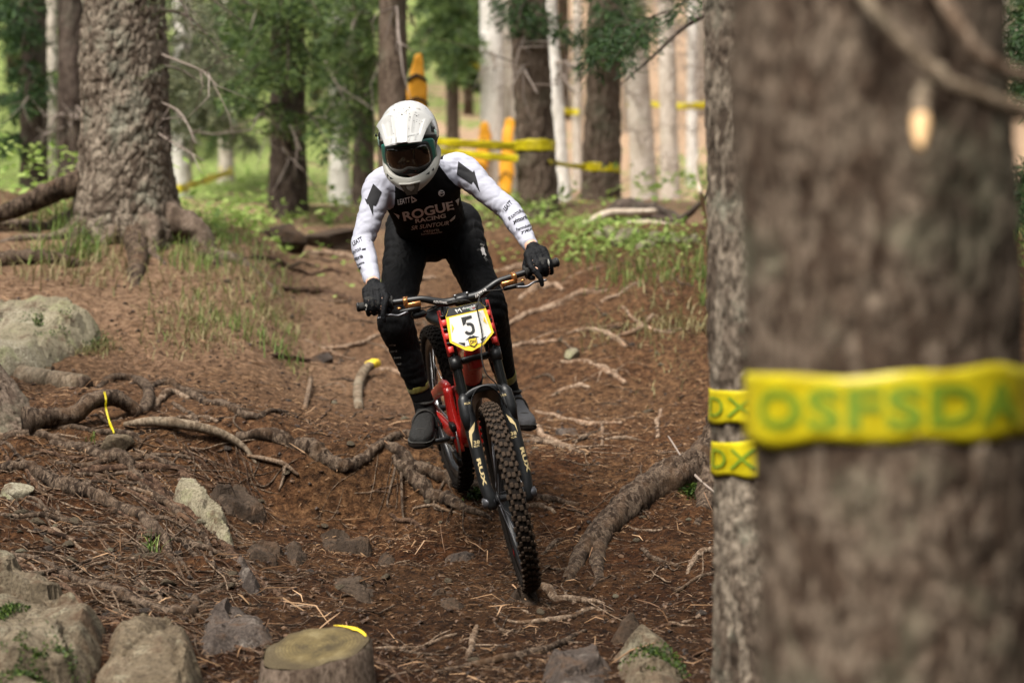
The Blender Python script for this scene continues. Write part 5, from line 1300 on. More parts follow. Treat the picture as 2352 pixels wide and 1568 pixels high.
# ---- wheels (local: axle along z, rolling plane xy)
def wheel(centre, fdir, axle, upd, seed, tread_m='tread_rubber', rim_only_left=False):
    Mx = frame_m(centre, fdir, upd, axle); A3 = np.array(Mx.to_3x3()); c3 = np.array(centre)
    W = lambda V: V @ A3.T + c3
    R0, r0 = 0.336, 0.030
    th = np.linspace(0, 2 * np.pi, 96, endpoint=False); ph = np.linspace(-2.5, 2.5, 15)
    prof = np.stack([R0 + r0 * np.cos(ph), r0 * 1.06 * np.sin(ph)], -1)
    # the rim is the wheel's own mesh
    V, Q = lathe([(0.318, 0.016), (0.318, -0.016), (0.312, -0.0175), (0.288, -0.014), (0.282, -0.006), (0.282, 0.006), (0.288, 0.014), (0.312, 0.0175), (0.318, 0.016)], 72)
    w = MB().add(W(V), Q).build('wheel', 'rim_black', bike)
    V, Q = lathe(prof, 96); MB().add(W(V), Q[:, ::-1]).build('tyre', 'tyre_case', w)
    mb = MB(); KB, KT = bbox((1, 1, 1), 0.25); nrow = 56
    for k in range(nrow):
        for j, (p_, off, lx, lz, ly) in enumerate(((0.24, 0, 0.019, 0.0135, 0.009), (-0.24, 0.12, 0.019, 0.0135, 0.009), (0.62, 0.5, 0.017, 0.011, 0.009), (-0.62, 0.62, 0.017, 0.011, 0.009), (1.02, 0.05, 0.019, 0.010, 0.013), (-1.02, 0.1, 0.019, 0.010, 0.013))):
            t = (k + off + 0.04 * math.sin(k * 3.1 + j)) / nrow * 2 * math.pi
            rad = np.array((math.cos(t), math.sin(t), 0)); tan = np.array((-math.sin(t), math.cos(t), 0)); ax = np.array((0, 0, 1.0))
            n_ = rad * math.cos(p_) + ax * math.sin(p_); s_ = -rad * math.sin(p_) + ax * math.cos(p_)
            c = rad * R0 + n_ * (r0 + 0.0022) + ax * r0 * 0.06 * math.sin(p_)
            mb.add(W(KB @ np.array([tan * lx, s_ * lz, n_ * ly]) + c), KT)
    tag(mb.build('tread', tread_m, w, smooth=False), kind='stuff')
    V, Q = lathe([(0.0, 0.058), (0.016, 0.058), (0.017, 0.05), (0.030, 0.046), (0.030, 0.042), (0.014, 0.036), (0.013, -0.036), (0.028, -0.042), (0.028, -0.046), (0.016, -0.05), (0.015, -0.058), (0.0, -0.058)], 24)
    MB().add(W(V), Q[:, ::-1]).build('hub', 'anodised', w)
    for k in range(28):
        t0 = k / 28 * 2 * math.pi; sd = 1 if k % 2 else -1; t1_ = t0 + (0.85 if (k // 2) % 2 else -0.85)
        p0 = np.array((math.cos(t1_) * 0.028, math.sin(t1_) * 0.028, sd * 0.044)); p1_ = np.array((math.cos(t0) * 0.284, math.sin(t0) * 0.284, sd * 0.003))
        MB().tube(W(np.array([p0, p1_])), 0.0012, 5).build('spoke', 'steel' if seed == 2 else 'alloy_dark', w)
    V, Q = lathe([(0.100, 0.0518), (0.078, 0.0518), (0.078, 0.0500), (0.100, 0.0500), (0.100, 0.0518)], 48); V = V * (1, 1, 1)
    MB().add(W(V), Q).build('brake_disc', 'steel', w)
    return w, W
faxle = leg(0, 0)
fdirF = _RS @ fw; baxF = _RS @ bl_; upF = _RS @ uw
wf, Wf = wheel(faxle, fdirF, baxF, upF, 1)
wr, Wr = wheel(B(0, 0, 0), fw, bl_, uw, 2, 'tyre_case')
# red marking on the front rim
a = 4.30; MB().add(Wf(np.array([(math.cos(q) * r, math.sin(q) * r, -0.0178) for q in (a - 0.05, a + 0.05) for r in (0.290, 0.312)])), np.array([[0, 1, 3, 2]])).build('rim_sticker', 'decal_red', wf)

# ---- frame
mb = MB()
mb.tube(np.array([B(*p) for p in ((0.985, 0, 0.44), (0.880, 0, 0.650))]), 0.031, 20)
mb.tube(smooth_path([B(*p) for p in ((0.955, 0, 0.50), (0.80, 0, 0.33), (0.60, 0, 0.11), (0.47, 0, -0.005))], 16), [0.034, 0.042, 0.040, 0.034], 18, flat=1.15)
mb.tube(smooth_path([B(*p) for p in ((0.905, 0, 0.60), (0.72, 0, 0.50), (0.52, 0, 0.385))], 10), [0.030, 0.026, 0.020], 14)
mb.tube(smooth_path([B(*p) for p in ((0.52, 0, 0.40), (0.49, 0, 0.20), (0.45, 0, -0.01))], 10), [0.020, 0.024, 0.030], 14)
mb.tube(np.array([B(0.45, -0.045, -0.01), B(0.45, 0.045, -0.01)]), 0.030, 18)
mb.tube(np.array([B(0.40, -0.055, 0.19), B(0.40, 0.055, 0.19)]), 0.022, 14)
frm = mb.build('bike_frame', 'frame_red', bike)
MB().tube(smooth_path([B(*p) for p in ((0.835, 0, 0.366), (0.74, 0, 0.255), (0.66, 0, 0.165))], 8), 0.0435, 18, flat=1.15).build('down_tube_panel', 'frame_black', frm)
MB().tube(smooth_path([B(0.983, 0, 0.535), B(0.987, 0, 0.518)], 4), [0.016, 0.016], 12, flat=0.4).build('head_badge', 'steel', frm)
for s in (-1, 1):
    mb = MB()
    mb.tube(smooth_path([B(-0.01, s * 0.075, 0.0), B(0.20, s * 0.066, 0.02), B(0.40, s * 0.052, 0.02), B(0.46, s * 0.045, 0.03)], 12), [0.013, 0.019, 0.022, 0.02], 10, flat=1.4)
    sw = mb.build('swingarm_stay', 'frame_red', bike)
    MB().tube(smooth_path([B(-0.005, s * 0.075, 0.02), B(0.16, s * 0.066, 0.115), B(0.36, s * 0.052, 0.205), B(0.43, s * 0.045, 0.215)], 12), [0.012, 0.018, 0.022, 0.018], 10, flat=1.5).build('upper_stay', 'frame_red', sw)
    MB().tube(smooth_path([B(0.43, s * 0.045, 0.22), B(0.455, s * 0.047, 0.12), B(0.485, s * 0.045, 0.02), B(0.50, s * 0.043, -0.045)], 12), [0.016, 0.017, 0.018, 0.013], 10, flat=1.3).build('rocker_link', 'frame_red', sw)
MB().tube(np.array([B(0.41, 0, 0.19), B(0.62, 0, 0.27)]), 0.026, 16).build('rear_shock', 'frame_black', bike)
# seat
MB().tube(np.array([B(0.52, 0, 0.38), B(0.44, 0, 0.46)]), 0.0155, 12).build('seat_post', 'anodised', bike)
sd = []
n = 16; P = smooth_path([B(0.235, 0, 0.505), B(0.30, 0, 0.487), B(0.38, 0, 0.487), B(0.455, 0, 0.482), B(0.50, 0, 0.470)], n)
mb = MB(); T_, U_, W_ = frames(P); th = np.linspace(0, 2 * np.pi, 16, endpoint=False); hw = np.interp(np.linspace(0, 1, n), (0, .15, .45, .8, 1), (0.05, 0.066, 0.045, 0.022, 0.008))
V = np.array([P[k] + bl_ * math.cos(t) * hw[k] + uw * math.sin(t) * (0.020 if math.sin(t) > 0 else 0.028) for k in range(n) for t in th])
i = np.arange(n - 1)[:, None] * 16; j = np.arange(16)[None]; mb.add(V, np.stack([i + j, i + (j + 1) % 16, i + 16 + (j + 1) % 16, i + 16 + j], -1).reshape(-1, 4))
mb.build('saddle', 'frame_black', bike)

# ---- fork
fork = MB()
fork.box(frame_m(leg(0.745, 0, -0.022), _RS @ bl_, _RS @ (fw * nx2[0] + uw * nx2[1]), _h3), (0.205, 0.075, 0.024), bev=0.5)
fk = fork.build('fork', 'anodised', bike)
MB().box(frame_m(leg(0.560, 0, -0.036), _RS @ bl_, _RS @ (fw * nx2[0] + uw * nx2[1]), _h3), (0.196, 0.050, 0.022), bev=0.5).build('lower_crown', 'anodised', fk)
n3 = _RS @ (fw * nx2[0] + uw * nx2[1]); b3 = _RS @ bl_
for s in (-1, 1):
    MB().tube(np.array([leg(q, s * 0.079) for q in np.linspace(0.30, 0.775, 6)]), 0.0190, 18).build('stanchion', 'stanchion', fk)
    MB().tube(np.array([leg(0.525, s * 0.079), leg(0.575, s * 0.079)]), 0.0245, 18).build('crown_collar', 'anodised', fk)
    lo = MB().tube(np.array([leg(q, s * (0.079 if q > 0.05 else 0.072)) for q in (-0.035, -0.02, 0.02, 0.06, 0.15, 0.25, 0.34, 0.395, 0.40)]), [0.014, 0.023, 0.026, 0.0235, 0.0245, 0.0255, 0.0265, 0.0255, 0.021], 20).build('fork_lower', 'fork_black', fk)
    # the shroud that swells outward at the arch
    MB().tube(np.array([leg(0.28, s * 0.083, 0.004), leg(0.34, s * 0.088, 0.006), leg(0.40, s * 0.084, 0.006), leg(0.425, s * 0.076, 0.006)]), [0.020, 0.0245, 0.0235, 0.015], 14).build('shroud', 'fork_black', lo)
    MB().tube(np.array([leg(-0.004, s * 0.058), leg(-0.004, s * 0.104)]), [0.022, 0.021], 18).build('axle_clamp', 'alloy_dark', lo)
    MB().tube(np.array([leg(-0.004, s * 0.104), leg(-0.004, s * 0.107)]), [0.009, 0.008], 12).build('axle_cap', 'steel', lo)
    for k in range(6):      # ribbed red bumpers beside the race plate
        q = 0.60 + k * 0.027
        MB().box(frame_m(leg(q, s * 0.086, 0.024), b3, n3, _h3), (0.0215, 0.030, 0.0245 if k % 2 == 0 else 0.006), bev=0.15).build('bumper_rib', 'guard_red' if k % 2 == 0 else 'frame_black', fk)
    MB().tube(np.array([leg(0.58, s * 0.092, 0.008), leg(0.765, s * 0.092, 0.004)]), 0.012, 10).build('bumper_backing', 'guard_red', fk)
# arch with mudguard over the tyre
aw = MB(); th = np.linspace(0, np.pi, 15)
aw.tube(np.array([leg(0.385 + 0.045 * math.sin(t), 0.084 * math.cos(t), 0.012 + 0.006 * math.sin(t)) for t in th]), 0.0055, 10, flat=2.4)
ar = aw.build('fork_arch', 'fork_black', fk)
rows = []
for k in range(9):
    u_ = k / 8
    for t in th: rows.append(leg(0.350 + 0.085 * math.sin(t) - 0.02 * u_, 0.062 * math.cos(t) * (1 - 0.25 * u_), 0.03 - 0.15 * u_))
i = np.arange(8)[:, None] * 15; j = np.arange(14)[None]
mg = raw('mudguard', np.array(rows), None, np.stack([i + j, i + j + 1, i + 16 + j, i + 15 + j], -1).reshape(-1, 4), 'frame_black', fk); mg.modifiers.new('t', 'SOLIDIFY').thickness = 0.002
# the caliper on the rider's left leg
MB().box(frame_m(leg(0.11, 0.066, -0.045), b3, n3, _h3), (0.035, 0.045, 0.075), bev=0.4).build('brake_caliper', 'anodised', fk)
MB().tube(np.array([leg(0.0, -0.107), leg(0.0, 0.107)]), 0.009, 10).build('through_axle', 'steel', fk)

# ---- handlebar, stem, grips, levers
HC = np.array((1.27, 0)) + hx * 0.782 + nx2 * 0.046
def bar(b_, da=0.0, dc=0.0):
    x = abs(b_); rise = 0.038 * min(1, max(0, (x - 0.05) / 0.11)) ** 1.0; rise = 0.038 * (3 * min(1, max(0, (x - 0.05) / 0.12)) ** 2 - 2 * min(1, max(0, (x - 0.05) / 0.12)) ** 3) + 0.06 * max(0, x - 0.17)
    sweep = -0.125 * max(0, x - 0.12)
    return BS(HC[0] + sweep + da, b_, HC[1] + rise + dc)
hb = MB().tube(np.array([bar(q) for q in np.linspace(-0.385, 0.385, 61)]), np.interp(np.abs(np.linspace(-0.385, 0.385, 61)), (0, 0.06, 0.16, 0.4), (0.0165, 0.0165, 0.0125, 0.0112)), 16).build('handlebar', 'anodised', bike)
mb = MB(); mb.box(frame_m(BS(HC[0] - 0.012, 0, HC[1] - 0.004), b3, _RS @ fw, _RS @ uw), (0.062, 0.06, 0.042), bev=0.4)
mb.tube(np.array([leg(0.765, 0, -0.035), leg(0.81, 0, -0.035)]), 0.020, 14)
stem = mb.build('stem', 'anodised', bike)
for q in (-0.024, 0.024):
    MB().tube(np.array([BS(HC[0] + 0.008, q, HC[1] + 0.015), BS(HC[0] + 0.010, q, HC[1] + 0.026)]), 0.0045, 8).build('stem_bolt', 'steel', stem)
for s in (-1, 1):
    bs = np.linspace(0.268, 0.392, 26) * s
    V, F = tube(np.array([bar(q) for q in bs]), [0.0165 + (0.0012 if k % 2 else 0) for k in range(26)], 14); g = MB().add(V, F).build('grip', 'rubber', bike)
    MB().tube(np.array([bar(0.262 * s), bar(0.268 * s)]), [0.027, 0.026], 18).build('grip_flange', 'rubber', g)
    MB().tube(np.array([bar(0.391 * s), bar(0.396 * s), bar(0.402 * s)]), [0.0185, 0.0195, 0.015], 14).build('bar_end', 'anodised', g)
    # brake: gold clamp and plate, black body, lever blade towards the fingers
    br = MB(); br.tube(np.array([bar(0.205 * s), bar(0.222 * s)]), 0.0165, 14)
    lv = br.build('brake_lever', 'gold', bike)
    MB().box(frame_m(bar(0.190 * s, 0.030, -0.012), b3, _RS @ fw, _RS @ uw) @ Matrix.Rotation(-0.10 * s, 4, 'Z'), (0.062, 0.012, 0.020), bev=0.5).build('master_cylinder', 'gold', lv)
    MB().box(frame_m(bar(0.216 * s, 0.022, 0.0), b3, _RS @ fw, _RS @ uw), (0.018, 0.030, 0.032), bev=0.4).build('clamp', 'gold', lv)
    MB().box(frame_m(bar(0.205 * s, 0.034, -0.030), b3, _RS @ fw, _RS @ uw), (0.085, 0.016, 0.018), bev=0.6).build('lever_body', 'frame_black', lv)
    MB().tube(smooth_path([bar(0.215 * s, 0.040, -0.034), bar(0.255 * s, 0.050, -0.042), bar(0.285 * s, 0.052, -0.034), bar(0.315 * s, 0.050, -0.040), bar(0.335 * s, 0.056, -0.040)], 16), [0.007, 0.0065, 0.0055, 0.0060, 0.0050], 8, flat=0.8).build('blade', 'alloy_dark', lv)
    MB().tube(np.array([bar(0.238 * s, 0.030, -0.020), bar(0.252 * s, 0.030, -0.018)]), 0.004, 8).build('adjuster', 'gold', lv)
MB().box(frame_m(bar(-0.175, 0.02, -0.055), b3, _RS @ fw, _RS @ uw), (0.06, 0.03, 0.03), bev=0.7).build('shifter', 'frame_black', bike)
# cables
def cable(pts, r=0.0026):
    MB().tube(smooth_path(pts, 40), r, 7).build('cable', 'rubber', bike)
cable([bar(0.165, 0.032, -0.03), at(1108, 672, 7.68), at(1098, 700, 7.60), leg(0.72, 0.045, 0.085), leg(0.62, 0.040, 0.090), leg(0.54, 0.018, 0.095), leg(0.47, 0.020, 0.085), leg(0.42, 0.052, 0.06), leg(0.33, 0.070, 0.035)])
cable([bar(-0.165, 0.032, -0.03), at(1000, 702, 7.72), at(1040, 692, 7.68), at(1072, 690, 7.66), at(1090, 705, 7.72), leg(0.70, 0.03, 0.0)])
cable([bar(-0.15, 0.03, -0.05), at(985, 715, 7.73), at(1020, 700, 7.69), at(1055, 693, 7.67), at(1082, 700, 7.75), leg(0.70, -0.01, -0.02)])

# ---- cranks, chain, pedals, gears
pc = math.asin(0.236) + 0.17; cdir = np.array((math.cos(pc), math.sin(pc))); BBp = np.array((0.45, -0.01))
def crank_at(l, b_): q = BBp + cdir * l; return B(q[0], b_, q[1])
ck = MB(); ck.tube(np.array([B(0.45, -0.075, -0.01), B(0.45, 0.075, -0.01)]), 0.014, 12)
cr = ck.build('crankset', 'anodised', bike)
PED = {}
for s, l in ((-1, 0.165), (1, -0.165)):
    MB().tube(np.array([crank_at(0, s * 0.072), crank_at(l * 0.5, s * 0.080), crank_at(l, s * 0.084)]), [0.017, 0.013, 0.013], 10, flat=0.6).build('crank_arm', 'anodised', cr)
    pcn = crank_at(l, s * 0.150); PED[s] = pcn
    pd = MB().box(frame_m(pcn, bl_, fw * cdir[0] + uw * cdir[1], np.cross(bl_, fw * cdir[0] + uw * cdir[1])), (0.105, 0.100, 0.016), bev=0.4).build('pedal', 'anodised', bike)
    MB().tube(np.array([crank_at(l, s * 0.084), crank_at(l, s * 0.20)]), 0.008, 8).build('pedal_axle', 'steel', pd)
V, Q = lathe([(0.082, 0.002), (0.060, 0.002), (0.060, -0.002), (0.082, -0.002), (0.082, 0.002)], 48)
Mr = frame_m(B(0.45, -0.052, -0.01), fw, uw, bl_); A3 = np.array(Mr.to_3x3()); MB().add(V @ A3.T + B(0.45, -0.052, -0.01), Q).build('chainring', 'alloy_dark', cr)
pts = [B(0.45 + 0.083 * math.cos(t), -0.052, -0.01 + 0.083 * math.sin(t)) for t in np.linspace(1.5, -1.5, 14)] + [B(0.25, -0.055, -0.085), B(0.03, -0.058, -0.13)] + [B(-0.02, -0.058, -0.10)] + [B(0.045 * math.cos(t), -0.058, 0.045 * math.sin(t)) for t in np.linspace(3.6, 1.6, 8)] + [B(0.25, -0.055, 0.06)]
MB().tube(np.array(pts + pts[:1]), 0.0048, 6, flat=0.8).build('chain', 'steel', bike)
V, Q = lathe([(0.0, -0.02), (0.026, -0.02), (0.032, -0.012), (0.040, -0.004), (0.048, 0.004), (0.056, 0.012), (0.056, 0.016), (0.0, 0.016)], 32)
MB().add(V @ A3.T + B(0, -0.052, 0), Q).build('cassette', 'steel', bike)
mb = MB(); mb.box(frame_m(B(0.01, -0.075, -0.06), fw, bl_, np.cross(fw, bl_)), (0.05, 0.03, 0.06), bev=0.5); mb.box(frame_m(B(0.03, -0.066, -0.125), fw, bl_, np.cross(fw, bl_)), (0.05, 0.012, 0.10), bev=0.5)
mb.build('rear_derailleur', 'frame_black', bike)
MB().box(frame_m(B(0.50, -0.060, 0.072), fw, bl_, np.cross(fw, bl_)), (0.07, 0.022, 0.03), bev=0.4).build('chain_guide', 'frame_black', bike); cg = MB(); cg.box(frame_m(B(0.49, -0.062, -0.075), fw, bl_, np.cross(fw, bl_)), (0.12, 0.02, 0.035), bev=0.5)
cgo = cg.build('bash_guard', 'frame_black', bike)
for k in range(9):      # vented chainstay protector
    MB().box(frame_m(B(0.13 + k * 0.026, -0.083, 0.052 - k * 0.0025), fw, bl_, np.cross(fw, bl_)), (0.012, 0.008, 0.028), bev=0.5).build('protector_rib', 'rubber', cgo)

# ---- race plate
pO = leg(0.668, 0.0, 0.078); px_ = nrm(b3); py_ = nrm(_h3); pz_ = nrm(np.cross(px_, py_))
if np.dot(pz_, n3) < 0: pz_ = -pz_
PM = frame_m(pO, px_, py_, pz_)
def plate_poly(poly, z, m, name, parent, thick=0.0012):
    P2 = np.array(poly, float); k = len(P2); c = P2.mean(0)
    V = np.vstack([np.c_[P2, np.full(k, z)], np.c_[P2, np.full(k, z - thick)], [(c[0], c[1], z)]]); j = np.arange(k); j2 = (j + 1) % k
    T = np.stack([j, j2, np.full(k, 2 * k)], -1); Q = np.stack([j, j + k, j2 + k, j2], -1)
    A = np.array(PM.to_3x3()); return raw(name, V @ A.T + pO, T, Q, m, parent, False)
S_ = 1.06
out = [(-0.062, 0.078), (0.062, 0.078), (0.080, 0.052), (0.088, -0.045), (0.040, -0.080), (-0.012, -0.094), (-0.036, -0.086), (-0.088, -0.045), (-0.080, 0.052)]
pl = plate_poly([(x * S_ * 0.93, y * S_) for x, y in out], 0.0, 'plate_yellow', 'race_plate', bike, 0.003)
plate_poly([(x * S_ * 0.93, y * S_) for x, y in [(-0.062, 0.0775), (0.062, 0.0775), (0.0795, 0.050), (-0.0795, 0.050)]], 0.0014, 'plate_black', 'header', pl)
plate_poly([(x * S_ * 0.93, y * S_) for x, y in [(-0.068, 0.044), (0.068, 0.044), (0.079, -0.042), (0.036, -0.072), (-0.036, -0.072), (-0.079, -0.042)]], 0.0014, 'plate_white', 'panel', pl)
def plate_text(txt, x, y, h, m, w=None, shear=0, bold=0, z=0.0036, name='lettering', space=1.0):
    V, T = font_mesh(txt, shear, space, bold); lo, hi = V.min(0), V.max(0); sc = h / (hi[1] - lo[1]); V = (V - (lo + hi) / 2) * sc
    if w: V[:, 0] *= w / ((hi[0] - lo[0]) * sc)
    A = np.array(PM.to_3x3()); return raw(name, np.c_[V + (x, y), np.full(len(V), z)] @ A.T + pO, T, None, m, pl, False)
plate_poly([(x - 0.002, y) for x, y in [(-0.0205, 0.037), (0.0205, 0.037), (0.0205, 0.026), (-0.009, 0.026), (-0.009, 0.010), (-0.0205, 0.004)]], 0.0026, 'plate_black', 'digit', pl)
dg = [(-0.0205, 0.012), (-0.0205, 0.001), (-0.009, 0.001), (0.006, 0.012)]
mb = MB()
A = np.array(PM.to_3x3())
arc = [(0.0205 * math.cos(t) * (1 if math.cos(t) > 0 else 1) , -0.0125 + 0.0245 * math.sin(t)) for t in np.linspace(1.9, -2.75, 26)]
inn = [(0.0100 * math.cos(t), -0.0125 + 0.0135 * math.sin(t)) for t in np.linspace(1.9, -2.75, 26)]
sq = lambda p, k: (math.copysign(min(abs(p[0]) * 1.12, k), p[0]) - 0.002, p[1])
V = np.array([(*sq(p, 0.0205), 0.0028) for p in arc] + [(*sq(p, 0.0098), 0.0028) for p in inn]); j = np.arange(25)
mb.add(V @ A.T + pO, np.stack([j, j + 1, j + 27, j + 26], -1)); mb.build('digit', 'plate_black', pl, smooth=False)
plate_text('downhill', 0.016, 0.0700, 0.0095, 'decal_white', 0.052, 0.2)
plate_text('ITALIA', 0.030, 0.0575, 0.0055, 'decal_white', 0.022)
plate_text('M', -0.026, 0.0655, 0.015, 'decal_white', 0.026, -0.3)
for k, m in enumerate(('decal_green', 'decal_white', 'decal_red')): plate_poly([(x + 0.006 + k * 0.011, y) for x, y in ((0.0, 0.0635), (0.011, 0.0635), (0.011, 0.0622), (0.0, 0.0622))], 0.003, m, 'stripe', pl, 0.0004)
shield = [(-0.017, -0.052), (0.017, -0.052), (0.016, -0.075), (0.0, -0.087), (-0.016, -0.075)]
plate_poly([(-0.026, -0.052), (-0.014, -0.046), (-0.006, -0.041), (0.0, -0.044), (0.006, -0.041), (0.014, -0.046), (0.026, -0.052)], 0.0030, 'anodised', 'mountain_emblem', pl)
plate_poly(shield, 0.0034, 'plate_black', 'shield', pl); plate_poly([(x * 0.86, y * 0.86 - 0.009) for x, y in shield], 0.0042, 'plate_yellow', 'shield_face', pl)
plate_text('DH', 0.0, -0.0655, 0.014, 'plate_black', 0.022, 0, 0.03, 0.0054)
for s in (-1, 1): plate_poly([(s * x, y) for x, y in ((0.030, -0.062), (0.055, -0.056), (0.034, -0.074))][::s], 0.0033, 'anodised', 'wing_emblem', pl)
for s in (-1, 1): plate_poly([(s * x, y) for x, y in ((0.066, 0.010), (0.0700, -0.012), (0.058, 0.004), (0.064, 0.022))][::-s], 0.003, 'plate_yellow', 'flash', pl)

# ------------------------------------------------------------------ the rider
def A_(q): return at(q[0], q[1], q[2])
grip = {s: bar(0.325 * s) for s in (-1, 1)}
# -1 is the rider's right hand, on the picture's left
SH = {-1: at(872, 430, 8.10), 1: at(1058, 388, 8.20)}
EL = {-1: at(832, 560, 7.98), 1: at(1172, 486, 8.04)}
HIP = {-1: at(938, 536, 8.52), 1: at(1052, 530, 8.56)}
KN = {-1: at(908, 735, 8.14), 1: at(1122, 702, 8.32)}
AN = {}
hand_up = nrm(uw * 0.75 + np.array((0, -0.10, 0.6)))
WR = {}
for s in (-1, 1):
    e1 = nrm(bar(0.36 * s) - bar(0.29 * s)); e3 = nrm(hand_up - e1 * np.dot(hand_up, e1)); e2 = np.cross(e1, e3) * (1 if s < 0 else -1)
    if np.dot(e2, (0, -1, 0)) < 0: e2 = -e2
    WR[s] = (e1, e2, e3, grip[s] - e2 * 0.045 + e3 * 0.062 + e1 * 0.004)
neck = at(955, 392, 8.03); chest = at(968, 446, 8.14); waist = at(990, 510, 8.38); pelv = at(996, 540, 8.52)

def chain(mb, pts, seg=20, n=None, **k):
    P = smooth_path([p[0] for p in pts], n or len(pts) * 6); R = np.interp(np.linspace(0, 1, len(P)), np.linspace(0, 1, len(pts)), [p[1] for p in pts]); mb.tube(P, R, seg, **k)
    for p, r in ((P[0], R[0]), (P[-1], R[-1])):
        V, T = ico(2); mb.add(V * r + p, T)
def ell(mb, c, ax):
    V, T = ico(3); mb.add(V @ np.array(ax) + np.asarray(c), T)
sp_z = nrm(neck - pelv); sp_x = nrm(np.array(SH[1]) - SH[-1]); sp_x = nrm(sp_x - sp_z * np.dot(sp_x, sp_z)); sp_y = np.cross(sp_z, sp_x)
def torso(mb, k=1.0, lo=0.0):
    st_ = [(pelv - sp_z * 0.02, 0.155, 0.115), (pelv + sp_z * 0.10, 0.150, 0.105), (pelv + sp_z * 0.22, 0.150, 0.108), (pelv + sp_z * 0.34, 0.160, 0.116), (pelv + sp_z * 0.44, 0.162, 0.110), (pelv + sp_z * 0.52, 0.110, 0.085), (neck + sp_z * 0.03, 0.070, 0.070)]
    n = 36; P = smooth_path([s_[0] for s_ in st_], n); a1 = np.interp(np.linspace(0, 1, n), np.linspace(0, 1, len(st_)), [s_[1] for s_ in st_]) * k; a2 = np.interp(np.linspace(0, 1, n), np.linspace(0, 1, len(st_)), [s_[2] for s_ in st_]) * k
    th = np.linspace(0, 2 * np.pi, 28, endpoint=False)
    V = (P[:, None] + a1[:, None, None] * sp_x * np.cos(th)[None, :, None] + a2[:, None, None] * sp_y * np.sin(th)[None, :, None]).reshape(-1, 3)
    i = np.arange(n - 1)[:, None] * 28; j = np.arange(28)[None]; j2 = (j + 1) % 28
    Q = np.stack([i + j, i + j2, i + 28 + j2, i + 28 + j], -1).reshape(-1, 4); V = np.vstack([V, P[0], P[-1]]); b0 = n * 28; jj = np.arange(28); j2 = (jj + 1) % 28
    mb.add(V, [Q, np.stack([np.full(28, b0), j2, jj], -1), np.stack([np.full(28, b0 + 1), (n - 1) * 28 + jj, (n - 1) * 28 + j2], -1)])
def arm(mb, s, k=1.0, end=0.86, r_end=0.0345):
    w = WR[s][3]; e = EL[s]; S = SH[s]
    chain(mb, [(S + sp_x * s * (-0.07), 0.076 * k), (S, 0.068 * k), (S * 0.62 + e * 0.38, 0.056 * k), (S * 0.25 + e * 0.75, 0.048 * k), (e, 0.046 * k), (e * 0.7 + w * 0.3, 0.046 * k), (e * 0.35 + w * 0.65, 0.038 * k), (e * (1 - end) + w * end, r_end * k)], 22)
def legt(mb, s, k=1.0, end=1.0):
    h = HIP[s]; kn = KN[s]; an = ANK[s]
    cal = kn * 0.70 + an * 0.30 + np.array((0, 0.02, 0))
    pts = [(h + np.array((0, 0.02, 0.03)), 0.104 * k), (h * 0.7 + kn * 0.3, 0.092 * k), (h * 0.35 + kn * 0.65, 0.080 * k), (kn, 0.075 * k), (cal, 0.066 * k), (kn * 0.4 + an * 0.6, 0.055 * k), (kn * 0.12 + an * 0.88, 0.044 * k)]
    if end >= 1: pts.append((an, 0.040 * k))
    chain(mb, pts, 22)
SOLE = {}; ANK = {}
for s in (-1, 1):
    c = PED[s] + bl_ * s * (0.058 if s < 0 else 0.105) + np.array((0, 0, 0.012))
    toe = nrm(np.array((-0.10 if s < 0 else 0.30, -1.0, -0.20 if s < 0 else -0.10))); SOLE[s] = (c, toe)
    upv = nrm(np.array((0, 0, 1.0)) - toe * toe[2]); ANK[s] = c - toe * 0.105 + upv * 0.150
ANK[-1] = ANK[-1] + np.array((-0.012, 0, 0)); ANK[1] = ANK[1] + np.array((-0.02, 0, 0))

